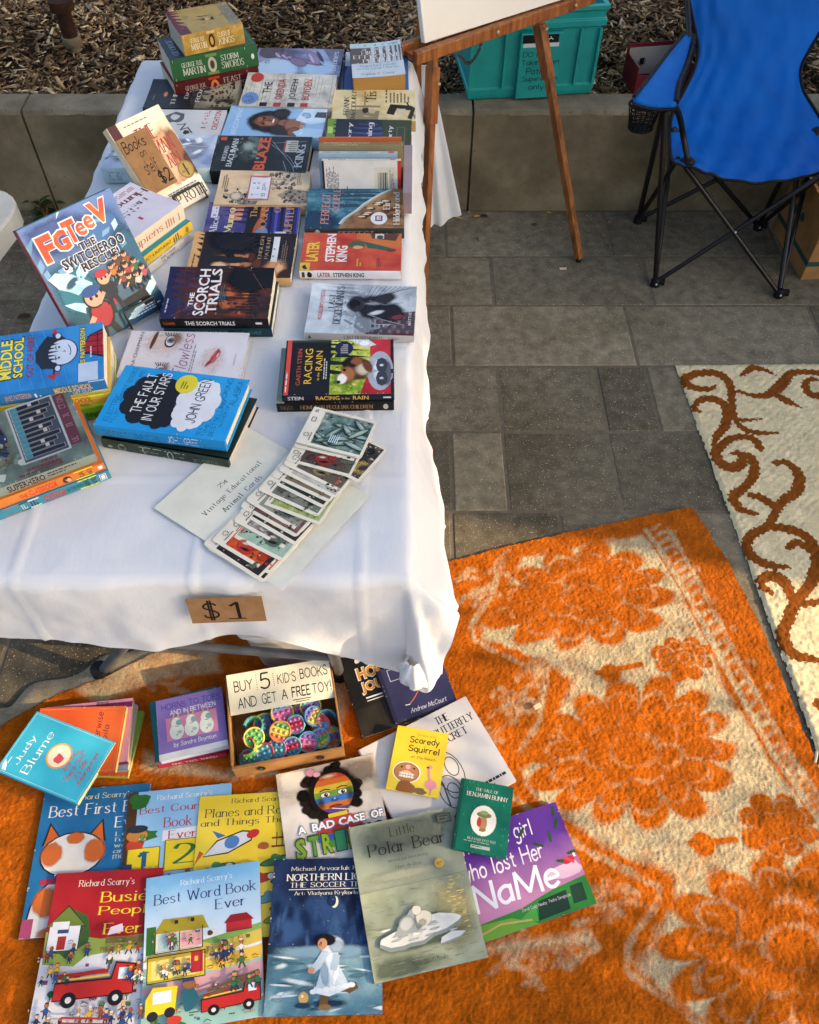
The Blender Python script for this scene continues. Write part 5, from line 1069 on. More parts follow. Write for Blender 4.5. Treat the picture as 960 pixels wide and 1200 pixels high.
# standing row of small paperbacks, spines up
def upright(label, px0, px1, ytop, ztop, Wd, T, lean, cover, art, spine, spa, back_art=None, pages='#e0d2ae', cvr2=None):
    """paperback standing on its fore-edge, spine on top, leaning away; back cover faces the camera"""
    global BOOKN; BOOKN += 1
    a = PY(px0, 200, ytop); a = Vector((a.x, ytop, ztop)); b = PY(px1, 200, ytop); H_ = abs(b.x-a.x); t = math.radians(lean)
    down = Vector((0, -math.sin(t), -math.cos(t))); nrm = Vector((0, -math.cos(t), math.sin(t)))     # spine -> fore-edge ; out of the back cover towards the camera
    # local frame: x spine->fore-edge, y = head..tail along x world, z = thickness so that z=0 is the back cover
    x_ = down; z_ = -nrm; y_ = z_.cross(x_)
    M4 = Matrix.Translation(Vector(((a.x+b.x)/2, ytop, ztop))+down*Wd/2) @ Matrix((x_, y_, z_)).transposed().to_4x4()
    root = empty('paperback_book', M4); tag(root, label, 'book', 'books laid out on the white table'); cm = M(cover) if isinstance(cover, str) else cover; mb = MB(); W, H = Wd, H_
    mb.box(-W/2, -H/2, 0, W/2, H/2, .0006, cm); mb.box(-W/2, -H/2, T-.0006, W/2, H/2, T, M(cvr2) if cvr2 else cm); mb.box(-W/2-.0008, -H/2, 0, -W/2+.0006, H/2, T, M(spine))
    sgn = 1 if y_.x > 0 else -1
    if art:   # seen from the camera: x right = world +x, y up = towards spine
        A = Art(H, W, BOOKN); art(A); A.onto(mb, lambda x, y, h: (W/2-y, (x-H/2)*sgn, -h))
    if spa:
        A = Art(H, T, BOOKN); spa(A); A.onto(mb, lambda x, y, h: (-W/2-.0009-h, (x-H/2)*sgn, y))
    mb.build('cover', root); pb = MB(); pb.box(-W/2+.001, -H/2+.001, .0006, W/2-.001, H/2-.001, T-.0006, page_mat(pages)); pb.build('page_block', root); return root
def a_back(A):
    A.rect(.955, 0, 1, 1, '#b8382c'); A.fine(.05, .02, .21, .9, 9, '#4a4742', True); A.fine(.30, .02, .46, .45, 5, '#6a6760', True); A.fine(.26, .0, .5, .28, 6, '#8a877e', True)
    A.rect(.66, .22, .93, .86, '#cfc9b6'); A.r.seed(4); x = .705
    while x < .83: wd = A.r.choice([.004, .008, .012]); A.rect(x, .34, min(x+wd, .835), .74, '#26241f'); x += wd+A.r.choice([.005, .009])
    for x in (.865, .90): A.fine(x-.008, .28, x+.02, .82, 2, '#2a2822', True)
    A.rect(.0, 0, .025, 1, '#3a1a1e')
upright('small white paperback standing spine up with its back cover and barcode showing', 378, 470, 1.672, .832, .096, .011, 11, '#d6d3cc', a_back, '#dad4c4', multi(stk('Stories', .08, .2, .3, .8, '#6a675e'), lambda A: A.rect(.86, .3, .93, .7, '#b04038')), cvr2='#2a1416')
upright('small paperback with pale blue spine standing between the white one and the olive one', 375, 466, 1.690, .838, .096, .014, 11, '#8fa8b4', None, '#a9c2cc', multi(stk('Modern Tales', .05, .3, .28, .7, '#3c5a68'), stk('Vintage', .36, .3, .62, .7, '#4c6a78'), lambda A: A.rect(.63, .15, .77, .85, '#d6cfcc'), lambda A: A.fine(.64, .3, .76, .7, 2, '#4a4440'), lambda A: A.ell(.92, .5, .045, .42, '#c0503c')), cvr2='#d8d2c4')
upright('thick small paperback with olive gold spine standing behind the pale blue one', 376, 473, 1.713, .842, .098, .030, 11, '#8a7c58', None, '#8c8058', multi(stk('ROBERTSON DAVIES', .06, .52, .60, .80, '#d8d0b4', wt=.01), stk('CUNNING MAN', .17, .12, .46, .36, '#c6bc9c', font='serif')), cvr2='#4c4234')
upright('thin small paperback with orange spine at the back of the standing row', 377, 471, 1.741, .845, .098, .008, 11, '#b55a34', None, '#c4623a', None, cvr2='#b55a34')
q_ = P(478, 190, .79); 
book('narrow lilac grey book squeezed at the right end of the standing row', [(482,226),(484,170),(474,170),(472,226)], .80, .05, '#9c8c90', None, '#8a7a80', None, pages='#b7a49a')
def a_mem(A):
    A.rect(0, .90, 1, 1, '#6f9438'); A.rect(.55, .93, .8, .99, '#a9c46a'); A.rect(0, .36, 1, .90, '#2a2f3a'); A.ell(.35, .52, .6, .24, '#3b4a86'); A.rect(0, 0, 1, .34, '#37432f')
    A.text('The', .1, .80, .35, .84, '#c9c6bc', font='serif'); A.text('Memory', .02, .69, .92, .76, '#d6d3ca', font='serif'); A.text('of', .3, .59, .5, .635, '#d6d3ca', font='serif'); A.text('Running', .02, .44, .92, .53, '#d6d3ca', font='serif'); A.text('McLarty', .05, .21, .85, .28, '#d6d3ca', font='serif'); A.frame(.3, .08, .8, .17, .02, '#55614a')
book('dark green and blue paperback lying just behind the standing row of small books', [(481,182),(483,143),(386,143),(378,182)], B0+.032, .032, '#2f3830', a_mem, '#2b2f2a', None, curl=.003, pages='#cfae88')
def a_tis(A):
    A.rect(0, 0, 1, 1, 'mix:#b8a56f,#d6c48e,#e2d3a4:8'); A.rect(.45, .05, .9, .60, '#ae9660') if False else None
    A.poly([(0,.45),(.5,.42),(.55,.75),(.3,.85),(0,.8)], '#8f8460'); A.rect(.55, .34, 1, .36, '#6a4f2c'); A.rect(.5, .6, .95, .62, '#a3854e')
    A.text('FRANK', .20, .80, .80, .865, '#2c2418', font='serif', slant=.1); A.text('McCOURT', .08, .715, .98, .775, '#2c2418', font='serif', slant=.1); A.text("'Tis", .62, .47, .95, .60, '#241c14', font='serif', wt=1.6, slant=.1); A.fine(.6, .05, .95, .31, 6, '#6a5636')
    A.poly([(.25,.35),(.55,.30),(.5,.05),(.42,.0),(.35,.08),(.42,.22),(.2,.26)], '#201a16'); A.poly([(.1,.1),(.45,.04),(.42,.0),(.05,.05)], '#201a16'); A.blob(.36, .60, .10, .05, '#2a211a', 12); A.blob(.34, .52, .10, .05, '#c9b48c', 12); A.rect(.2, .12, .4, .22, '#d6c9a4'); A.line([(.1,.0),(.6,.1)], .03, '#201a16')
book('tan paperback with old photograph of a long legged figure at the far right edge', [(486.4,141.6),(487,105.6),(392.7,108.8),(386.4,143)], B0+.026, .026, '#c4b27c', a_tis, '#b89c64', None, curl=.002, pages='#cdb488')
# upright stack at the far end
book('bright blue hardcover lying under the thick advice paperback', [(402,106.4),(477.8,104.8),(479,60),(406,61)], B0+.02, .02, '#2f5c9c', lambda A: A.rect(.0, .62, .12, 1, '#c6d2dc'), '#2a5088', None, hard=True, pages='#b8c4cc')
def a_hab(A):
    A.rect(0, .40, 1, .86, '#5b4c45'); A.rect(0, .87, 1, 1, '#b9d0d2'); A.rect(0, .0, 1, .39, '#c5cdd0'); A.text('#1 National Bestseller', .06, .90, .95, .97, '#3a6a70', font='serif', wt=1.3)
    A.text('THE 7 HABITS OF', .2, .77, .8, .84, '#d6d2c4', font='serif'); A.text('HIGHLY', .2, .655, .8, .765, '#e6e2d2', font='serif', wt=1.15); A.text('EFFECTIVE', .04, .535, .97, .645, '#e6e2d2', font='serif', wt=1.15); A.text('PEOPLE', .22, .42, .8, .525, '#e6e2d2', font='serif', wt=1.15)
    A.text('Powerful Lessons', .16, .29, .86, .365, '#2f7f86', font='serif', wt=1.0); A.text('in Personal Change', .10, .20, .90, .275, '#2f7f86', font='serif', wt=1.0); A.text('Stephen R. Covey', .16, .04, .80, .12, '#2e3a44', font='serif', wt=1.0)
book('thick small paperback with yellowed pages and brown and white cover on the blue hardcover', [(410.3,92.3),(473,88),(470.8,48.6),(413,52.5)], B0+.02+.042, .042, '#b9c2c6', a_hab, '#5b4c45', None, curl=.003, pages='#b98a4c')
# --- middle row
def a_scorch(A):
    A.rect(0, 0, 1, 1, 'mix:#1b1618,#3a2420,#5e2c20:9'); A.rect(0, .86, 1, 1, '#22234a'); A.soft(.5, .86, .8, .12, '#2a2a50', 0, .5); A.soft(.5, .72, .7, .16, '#4a3454', 0, .3); A.soft(.3, .66, .4, .12, '#7a3c34', 0, .3)
    A.soft(.35, .42, .5, .30, '#7a341e', 0, .3); A.soft(.40, .40, .3, .10, '#b86434', 0, .3); A.soft(.22, .30, .34, .16, '#8a4226', 0, .3); A.soft(.48, .24, .24, .05, '#c8743c', 0, .3, .8)
    A.specks(.05, .1, .8, .75, 110, ['#1a1214','#2a1a18','#6a3422','#a85a30','#3a2220'], .01, .045)
    for k in range(12): x = .1+.06*k; A.rect(x, .10+.02*(k % 3), x+.03, .22+.05*(k*7 % 4), '#1c1416')
    A.soft(.8, .22, .35, .26, '#111114', 0, .6); A.poly([(.6,0),(1,0),(1,.40),(.85,.34),(.7,.2)], '#141417'); A.line([(.5,.05),(.95,.22),(1,.30)], .012, '#5a3a34'); A.line([(.05,.9),(.4,.6),(.3,.2)], .004, '#9a7a78')
    A.text('THE', .25, .72, .52, .765, '#e6e2de', wt=.03); A.text('SCORCH', .06, .60, .96, .705, '#e6e2de', wt=.02); A.text('TRIALS', .10, .49, .97, .59, '#e6e2de', wt=.02); A.fine(.34, .42, .72, .48, 3, '#2f6a78'); A.fine(.12, .94, .9, .965, 1, '#aeb4c8')
SC = [(313.3,372.6),(323.4,317),(202.7,320.3),(184,374)]
book('teal edged paperback lying under the dark paperback with white city title', SC, .785, .020, '#20343a', None, '#1c3a42', multi(stk('MAZE RUNNER', .3, .3, .6, .75, '#8a9a9c', wt=.01), stk('THE CURE', .66, .3, .9, .7, '#3f7a84')), shift=(.004, -.002, -.022), curl=.0)
book('dark reddish paperback with large white sans lettering read sideways', SC, B0+.042, .022, '#1b1618', a_scorch, '#121214', multi(stk('DASHNER', .03, .35, .14, .65, '#a8502c', wt=.01), stk('THE SCORCH TRIALS', .23, .3, .69, .72, '#dcdad8', wt=.015), lambda A: A.rect(.88, .4, .94, .62, '#d0cec8')), curl=.005)
def a_eng(A):
    A.rect(0, .90, 1, 1, '#d0a56c'); A.rect(0, 0, 1, .90, 'mix:#17181f,#1e1c22,#2a2022:7')
    A.soft(.36, .55, .46, .28, '#7a3c26', 0, .45); A.soft(.34, .58, .34, .20, '#a8643e', 0, .4); A.soft(.30, .52, .26, .12, '#cc9066', 0, .4); A.soft(.22, .70, .20, .11, '#e6bc94', 0, .4); A.soft(.40, .44, .22, .08, '#b8744c', 0, .4)
    A.soft(.56, .62, .18, .05, '#2a1610', 8, .5); A.soft(.50, .60, .09, .035, '#170d0a', 0, .6); A.soft(.66, .66, .22, .06, '#22140f', 12, .5); A.soft(.48, .40, .20, .05, '#4a2416', -10, .4); A.soft(.30, .34, .22, .06, '#5c2c1c', 0, .4); A.soft(.17, .48, .14, .05, '#6a3020', 0, .4)
    A.soft(.82, .58, .32, .34, '#14151c', 0, .5); A.soft(.68, .30, .2, .2, '#16161c', 0, .5); A.soft(.2, .16, .30, .14, '#c88e5e', 0, .4); A.soft(.22, .12, .20, .06, '#e0ae7c', 0, .3); A.soft(.05, .05, .2, .1, '#3a1c12', 0, .4)
    for k in range(8): A.line([(.5+.06*k,.82-.03*k),(.75+.03*k,.55-.02*k),(.9,.4)], .004, '#3a2c28')
    A.line([(.02,.9),(.98,.9)], .008, '#8a6236')
    A.fine(.1, .935, .9, .96, 1, '#5a4020'); A.text('ENGLISH', .42, .31, .93, .345, '#a08868', font='serif'); A.text('PATIENT', .42, .245, .92, .28, '#a08868', font='serif'); A.rect(.36, .155, .92, .215, '#d2d6d6'); A.fine(.4, .17, .86, .205, 1, '#6a7072'); A.fine(.3, .06, .9, .12, 3, '#7a6a58')
book('dark paperback with tan border and close up glowing portrait', [(340,325),(348.8,277),(231,276.4),(214,325)], B0+.019, .019, '#1c1a20', a_eng, '#d0a56c', None, curl=.004)
def a_moons(A):
    A.rect(0, .52, 1, 1, 'mix:#2c2a5c,#46437e,#6a5a86:7'); A.poly([(.45,.62),(1,.60),(1,.72),(.5,.76)], '#c98a6c'); A.rect(0, .34, 1, .56, '#191316'); A.line([(0,.46),(.3,.44),(.55,.40),(.8,.40),(1,.36)], .09, '#b0562a'); A.rect(0, 0, 1, .36, '#26286a')
    for k in range(7): A.line([(0,.30-.06*k),(1,.06+.25-.06*k)], .05, '#4a4fa4' if k % 2 else '#14143a')
    A.ell(.05, .38, .22, .07, '#4f8ac0'); A.text('Alice', .03, .86, .62, .94, '#cbd4c8', font='serif'); A.text('Munro', .06, .70, .84, .79, '#ddcf92', font='serif'); A.text('The', .55, .46, .95, .53, '#b98a50', font='serif'); A.text('MOONS', .05, .34, .92, .42, '#b98a50', font='serif'); A.text('OF', .7, .21, .96, .28, '#b98a50', font='serif'); A.text('JUPITER', .04, .06, .96, .15, '#b98a50', font='serif')
    A.rect(.55, .88, .95, .955, '#c9ccd6'); A.fine(.6, .9, .9, .94, 3, '#5a5e74', True); A.rect(0, .12, .12, .24, '#c3c8d8')
book('purple and black paperback with gold serif lettering and a white sticker', [(348.3,276.7),(352.5,238.3),(246.7,240),(236,276)], B0+.018, .018, '#22204a', a_moons, '#1a1830', None, curl=.002)
def a_beige(A):
    A.rect(0, 0, 1, 1, 'mix:#c0a27c,#cfb590,#dcc6a2:9'); A.poly([(0,.72),(.45,.98),(.58,.62),(.35,.5),(.0,.55)], 'mix:#4b463f,#8a8172,#b8ac98:18'); A.poly([(.55,.55),(.95,.44),(1,.1),(.7,.2),(.45,.32)], 'mix:#5a5348,#988c7a,#c8baa2:18'); A.poly([(.0,.12),(.3,.35),(.5,.2),(.42,0),(0,0)], 'mix:#5a5348,#988c7a,#c8baa2:16'); A.poly([(.5,.66),(.95,.62),(.9,.52),(.45,.56)], '#d8cfc0')
    A.specks(.05, .56, .5, .92, 60, ['#3f3a34','#6a6256','#aca28e','#2a2622'], .02, .06); A.specks(.46, .15, .96, .45, 60, ['#4a453e','#7c7466','#b8ae98','#332e28'], .02, .06); A.specks(.02, .02, .42, .28, 40, ['#4a453e','#8c8474','#332e28'], .02, .05); A.soft(.26, .78, .16, .08, '#c8bca4', 0, .4); A.rect(.13, .42, .86, .66, '#b06a6c'); A.rect(.16, .435, .83, .645, '#dadbe0')
    A.text('FAHRENHEIT', .22, .59, .78, .62, '#3a3a48', font='serif'); A.text('SISTERS', .3, .54, .72, .57, '#3a3a48', font='serif'); A.fine(.25, .46, .75, .51, 3, '#6a6a74'); A.fine(.5, .88, .92, .95, 3, '#6a5638'); A.fine(.6, .08, .95, .14, 3, '#8a7048')
book('beige paperback with scattered black and white snapshots and a framed label', [(360.8,240),(363.3,205),(260,201.7),(250,239.5)], B0+.026, .026, '#c8ac86', a_beige, '#b89a74', None, curl=.003)
def a_blaze(A):
    A.rect(0, 0, 1, 1, 'mix:#15181a,#1d2224,#2a3234:7'); A.soft(.62, .64, .5, .2, '#39443f', 0, .4); A.specks(.3, .5, 1, .8, 60, ['#5a6a62','#7d8c82','#2c3632','#1a2022'], .02, .07); A.soft(.7, .66, .2, .1, '#93a298', 0, .3, .8); A.text('RICHARD', .28, .87, .70, .915, '#c2c8c8', font='serif'); A.text('BACHMAN', .12, .79, .92, .85, '#c8cece', font='serif'); A.text('BLAZE', .05, .44, .96, .56, '#cc5a36', wt=.03)
    A.rect(.86, .92, .96, .985, '#c04c30'); A.rect(.55, .14, .88, .27, '#b9b8a8'); A.fine(.58, .15, .86, .25, 5, '#3a3a34', True); A.rect(.55, .265, .88, .285, '#9c3a34'); A.text('KING', .12, .05, .78, .14, '#b8bcbc', font='serif')
    for p in ([(.85,.42),(.2,.16),(.0,.12)], [(.75,.42),(.4,.2),(.1,.1)], [(.8,.4),(.86,.05)], [(.02,.2),(.3,.26)]): A.line(p, .010, '#8c9296')
book('black hardcover in clear wrap with tall orange title', [(358.3,204),(365.8,160),(257.5,159),(247.5,198.3)], B0+.032, .032, '#171a1c', a_blaze, '#101214', multi(stk('BLAZE', .4, .3, .55, .7, '#8a4a34'), stk('BACHMAN', .1, .3, .3, .7, '#5a6060')), hard=True, pages='#a8a292')
def a_becom(A):
    A.rect(0, 0, 1, 1, 'mix:#7fa8cc,#8cb4d6,#98bedc:3'); A.text('BECOMING', .05, .865, .96, .915, '#c9d6e2')
    A.soft(.5, .57, .44, .25, '#1c1512', 0, .7); A.soft(.28, .40, .34, .20, '#2a1f1a', 0, .6); A.soft(.78, .46, .2, .12, '#2a1f1a', 20, .5); A.soft(.5, .59, .22, .155, '#7c4c36', 0, .7); A.soft(.44, .56, .13, .09, '#9c6a4c', 0, .4); A.soft(.55, .66, .14, .05, '#8a5a42', 0, .4); A.soft(.42, .62, .05, .022, '#1e120e', 0, .5); A.soft(.60, .62, .05, .022, '#1e120e', 0, .5); A.soft(.51, .56, .035, .03, '#5e3424', 0, .4); A.soft(.51, .52, .11, .022, '#5a2420', 0, .6); A.ell(.51, .522, .075, .010, '#e8e0d8')
    A.soft(.46, .40, .14, .10, '#84563e', 0, .6); A.soft(.40, .30, .26, .14, '#8e5e46', 0, .5); A.soft(.15, .28, .22, .10, '#7e4e38', 20, .5); A.poly([(.0,.24),(.16,.30),(.3,.18),(.28,.0),(0,0)], '#a9cbe2'); A.poly([(.55,.30),(.95,.24),(1,0),(.5,0),(.42,.14)], 'mix:#a6c6de,#bdd6e6,#d4e4ee:9'); A.soft(.72, .2, .14, .06, '#8ab0d0', 20); A.poly([(.66,.12),(.84,.1),(.84,0),(.64,0)], '#4a4a54')
    A.text('MICHELLE OBAMA', .08, .2, .7, .24, '#dfe6ea', font='serif')
book('pale blue hardcover with a smiling woman on the cover', [(377.5,161.7),(384,125.3),(272.5,124.7),(257.5,158.3)], B0+.030, .030, '#86aed2', a_becom, '#7aa2c6', None, hard=True)
def a_orenda(A):
    A.rect(0, 0, 1, 1, 'mix:#9c988a,#c2beb0,#d8d4c6:16')
    for k in range(26): A.line([(A.r.random(), k/26), (A.r.random(), k/26+.004)], .006, '#8a8474')
    for t, y, c in (('THE', .70, DK), ('ORENDA', .55, '#a83034'), ('JOSEPH', .40, DK), ('BOYDEN', .26, '#a83034')): A.text(t, .22 if t != 'THE' else .40, y, .84 if t != 'THE' else .74, y+.085, c, wt=.01)
    for y, c in ((.70, DK), (.55, '#a83034'), (.40, DK), (.26, '#a83034')): A.rect(0, y, .12, y+.08, c)
    A.ell(.86, .88, .13, .07, '#b8403c'); A.ell(.24, .90, .19, .09, '#6a8cba'); A.fine(.12, .85, .36, .95, 5, '#2e4a7a')
book('whitewashed board patterned paperback with black and red tall lettering', [(389,126.7),(395,90),(291.7,88.7),(279,123.3)], B0+.034, .034, '#b8b4a6', a_orenda, '#a8a496', None, curl=.003)
def a_hands(A):
    A.rect(0, 0, 1, 1, 'mix:#4a4a62,#7c7ea2,#a4b2d0:6'); A.soft(.25, .75, .5, .35, '#aac4de', 0, .6); A.soft(.3, .25, .45, .28, '#9cbad6', 0, .5); A.soft(.85, .85, .3, .2, '#4a3e44', 0, .5)
    for k in range(6): A.soft(.74-.055*k, .74-.085*k, .20, .060, '#6a5a78', 30+k*8, .5); A.soft(.74-.055*k, .755-.085*k, .16, .030, '#a592ae', 30+k*8, .4); A.soft(.70-.055*k, .70-.085*k, .17, .014, '#3a3048', 30+k*8, .4)
    A.soft(.5, .50, .26, .10, '#7a6a88', 40, .5); A.soft(.64, .33, .34, .08, '#8a7aa0', 20, .5); A.soft(.64, .36, .28, .03, '#b8a8c4', 20, .4); A.soft(.7, .26, .3, .03, '#3c3450', 20, .4)
    A.poly([(.35,0),(1,0),(1,.24),(.6,.14)], 'mix:#4a4a5c,#5c5c70,#707086:7'); A.text('Stones', .2, .05, .9, .13, '#c6ccd8', font='serif'); A.text('S', .42, .83, .56, .88, '#4a5a70', font='serif')
book('thick lilac blue book with clasped hands on the cover at the far end', [(396,90),(405,56),(304,57.7),(293,88)], B0+.034, .034, '#8490b0', a_hands, '#5a6a88', None, hard=True, pages='#6a7686')
# --- left-hand row
def a_three(A):
    A.rect(0, .42, 1, 1, 'mix:#1d2026,#24282e,#2c3034:5'); A.rect(0, .0, 1, .44, 'mix:#5a564a,#857d68,#a89c80:5'); A.soft(.5, .42, .9, .14, '#33332f', 0, .5); A.soft(.1, .1, .35, .25, '#3a362c', 0, .4)
    A.text('THREE', .12, .665, .94, .715, '#b9b6ac', font='serif'); A.text('DAY', .34, .54, .76, .585, '#b9b6ac', font='serif'); A.text('ROAD', .22, .40, .92, .45, '#d0cdc2', font='serif'); A.soft(.5, .80, .12, .03, '#c07a4a', 0, .5); A.fine(.3, .9, .8, .93, 1, '#5a5e64')
    A.specks(.08, .03, .95, .30, 70, ['#1a1814','#26231e','#33302a'], .02, .07, .7); A.specks(.1, .05, .9, .28, 30, ['#8a826c','#a0967c'], .01, .03)
book('charcoal paperback with pale spaced capitals and tan silhouettes below the thick stack', [(273.4,129.4),(282.8,93.8),(179.7,96.6),(167.5,124.7)], B0+.024, .024, '#24272c', a_three, '#1a1c20', None, curl=.002)
def a_cri(A):
    A.text('MICHAEL', .28, .20, .97, .27, '#a8343c', wt=.02); A.text('CRICHTON', .22, .06, .98, .135, '#a8343c', wt=.02); A.blob(.7, .62, .25, .14, '#5a5c5c', 14, .3); A.blob(.72, .62, .14, .07, '#c2c4c2', 10); A.line([(.1,.35),(.3,.42),(.2,.5),(.45,.46),(.4,.56)], .03, '#26282a'); A.blob(.12, .42, .1, .05, '#2c2e30', 10, .5)
book('white paperback with red capitals and grey bone drawing', [(257.5,158.3),(267.4,129.5),(172,129.5),(160,158)], B0+.026, .026, '#c9cac8', a_cri, '#c0c0be', None, curl=.001)
def a_plast(A):
    A.rect(0, 0, 1, 1, 'mix:#7486ac,#a4b2c8,#cdd6e0:8'); A.soft(.5, .8, .4, .25, '#5f8090', 0, .4); A.soft(.55, .3, .45, .3, '#808899', 0, .4)
    for k in range(18): x, y = A.r.random(), A.r.random(); A.soft(x, y, A.r.uniform(.03,.12), A.r.uniform(.02,.12), A.r.choice(['#e6ecf2','#c8d2de','#6a7896','#f2f4f6']), A.r.uniform(0,90), .3, .8)
    for k in range(8): x = A.r.random(); A.line([(x, A.r.random()*.3),(x+.1, .5),(x+.05,A.r.uniform(.7,1))], .006, '#e4eaf0')
book('thick pale blue library hardcover in shiny clear wrap behind the propped novel', [(245,197),(256,158),(133,158),(119.3,196.7)], B0+.036, .036, M('mix:#8796b6,#a9b4c8,#c6ced8:8', .16, .6), a_plast, 'mix:#9fb6bc,#b6cacc,#c9d6d4:14', multi(stk('KING', .05, .2, .17, .8, '#7f9aa0', font='serif'), lambda A: A.rect(.34, .1, .48, .9, '#2f3c50'), lambda A: A.rect(.5, .1, .8, .9, '#a9b2b8')), hard=True, pages='#a2a4a8')
# thick stack at the far left
GG = [(298.75,49.7),(287.5,36.6),(178.75,40.3),(201.3,66.6)]
def a_gg(A): A.rect(0, .78, 1, 1, '#22303c'); A.text('GEORGE', .15, .86, .85, .93, '#8a98a0', font='serif'); A.frame(.05, .03, .95, .75, .01, '#5a7a58')
def s_got(c, l1, l2, r1, r2, em): return multi(lambda A: A.line([(.03,.05),(.03,.95)], .004, c), lambda A: A.line([(.86,.05),(.86,.95)], .004, c), stk(l1, .12, .56, .36, .78, c, font='serif'), stk(l2, .12, .2, .38, .52, c, font='serif', wt=1.4), lambda A: A.rect(.40, .04, .53, .96, em[0]), lambda A: A.ell(.465, .48, .05, .34, em[1]), lambda A: A.ell(.465, .48, .025, .2, em[2]), stk(r1, .57, .56, .78, .82, c, font='serif'), stk(r2, .57, .2, .83, .52, c, font='serif', wt=1.3))
book('dark red thick paperback at the bottom of the far left stack', GG, .85, .05, '#5a1418', None, '#4a1012', s_got('#a89a90', 'GEORGE R.R.', 'MARTIN', 'FEAST', 'CROWS', ('#a83a1c', '#c8743c', '#5a1a10')), shift=(-.004, -.004, -.054), W=.132, H=.222, rot=5, pages='#c8bca2')
book('dark green thick paperback in the middle of the far left stack', GG, B0+.05+.054, .054, '#27502f', a_gg, '#2a5a34', multi(s_got('#c8cdb8', 'GEORGE R.R.', 'MARTIN', 'STORM', 'SWORDS', ('#6a8a50', '#b8b09c', '#3a4030')), lambda A: A.ell(.94, .5, .018, .13, '#d6d8ce')), W=.13, H=.222, rot=3, pages='#cdc4ae')
def a_gold(A): A.rect(0, 0, 1, 1, 'mix:#8a7440,#a48c50,#6d6248:8'); A.rect(0, .82, 1, 1, '#5a2430'); A.text('GEORGE', .3, .87, .8, .93, '#b89a7c', font='serif'); A.rect(.1, 0, .9, .18, '#75705a'); A.text('KINGS', .12, .02, .95, .15, '#8d8a78', font='serif'); A.poly([(.35,.36),(.62,.34),(.66,.60),(.58,.50),(.55,.64),(.49,.52),(.44,.64),(.41,.5),(.33,.58)], '#1c1712'); A.ell(.5, .44, .10, .05, '#c8a070')
book('gold spined small thick paperback on top of the far left stack', [(283.75,26.3),(265,5),(195.6,19.7),(211.6,42.2)], B0+.104+.048, .048, '#94803f', a_gold, 'mix:#8a6a28,#a8863c,#bd9a50:20', s_got('#e2d4ac', 'GEORGE R.R.', 'MARTIN', 'CLASH OF', 'KINGS', ('#d8b070', '#3a2416', '#c89a50')), pages='#b8b09e', curl=.004)
# propped novel with the price card
def leaning(name, label, corners, T, cover, art, hard, pages, spine=None, top_c=None):
    global BOOKN; BOOKN += 1
    R, c, W, H = frame_from(corners); M4 = Matrix.Translation(c-R @ Vector((0,0,T))) @ R.to_4x4(); root = empty(name, M4); tag(root, label, 'book', 'books laid out on the white table'); mb = MB(); cm = M(cover); tc = .0026 if hard else .0007; ins = .0035 if hard else .0008
    mb.box(-W/2, -H/2, T-tc, W/2, H/2, T, cm); mb.box(-W/2, -H/2, 0, W/2, H/2, tc, cm); mb.box(-W/2-.0015, -H/2, 0, -W/2+.001, H/2, T, M(spine) if spine else cm)
    A = Art(W, H, BOOKN); art(A); A.onto(mb, lambda x, y, h: (x-W/2, y-H/2, T+h)); mb.build('cover', root)
    pb = MB(); pb.box(-W/2+tc, -H/2+ins, tc, W/2-ins, H/2-ins, T-tc, page_mat(pages)); pb.build('page_block', root); return root, R, c, W, H, T
def a_stain(A):
    A.rect(0, 0, 1, 1, 'mix:#d8c7a2,#e0d2b0,#e6dabc:5'); A.soft(.74, .50, .36, .34, '#cf9f72', 0, .6); A.soft(.60, .42, .18, .26, '#dcb48c', 0, .4); A.soft(.90, .55, .18, .26, '#8e5a3a', 0, .5); A.soft(.98, .36, .14, .16, '#4a2a1c', 0, .5); A.soft(.66, .60, .12, .10, '#e8cca4', 0, .3); A.rect(0, .0, 1, .22, '#e2d8c2'); A.poly([(.3,.22),(.5,.20),(.75,.24),(1,.22),(1,.19),(.3,.19)], '#e8e0cc'); A.rect(0, .86, .16, 1, '#4a1824')
    A.rect(.2, .86, 1, 1, '#e4dcc2'); A.fine(.25, .925, .9, .945, 1, '#6a5a48'); A.text('THE', .36, .73, .70, .88, '#a0302a', font='serif', wt=1.4); A.text('HUMAN', .30, .56, .88, .71, '#a0302a', font='serif', wt=1.35); A.text('STAIN', .42, .40, .86, .54, '#a0302a', font='serif', wt=1.35); A.fine(.55, .33, .68, .345, 1, '#7a6a50'); A.text('PHILIP ROTH', .03, .035, .97, .145, '#191512', font='serif', wt=1.5); A.fine(.05, .0, .95, .022, 1, '#3a342a'); A.fine(.3, .155, .95, .19, 2, '#4a4438')
    A.ell(.83, .33, .145, .095, '#8a7034'); A.ell(.83, .33, .12, .078, '#a58a48'); A.line([(.83,.27),(.83,.39)], .03, '#3a2e14'); A.fine(.74, .3, .92, .33, 2, '#5a4a20')
hs = [P(190,258.7,.756), P(246.6,226.6,.756), P(184.8,119.7,.916), P(128.2,151.8,.916)]
hb = leaning('paperback_book', 'cream paperback with gold seal propped upright behind a kraft price card', hs, .021, '#dccdaa', a_stain, False, '#d8ccb0')
def kraft(A): pass
m_kraft = surf('kraft_card', [(.3, '#856240'), (.7, '#9a7650')], 40, .9, .15, .0005)
def on_book(hb, x0, y0, x1, y1, sk, off):
    _, R, c, W, H, T = hb; n = R @ Vector((0,0,1)); f = lambda x, y: c+R @ Vector(((x-.5)*W, (y-.5)*H, 0))+n*off; return [f(x0+sk, y0), f(x1+sk, y0), f(x1, y1), f(x0, y1)]
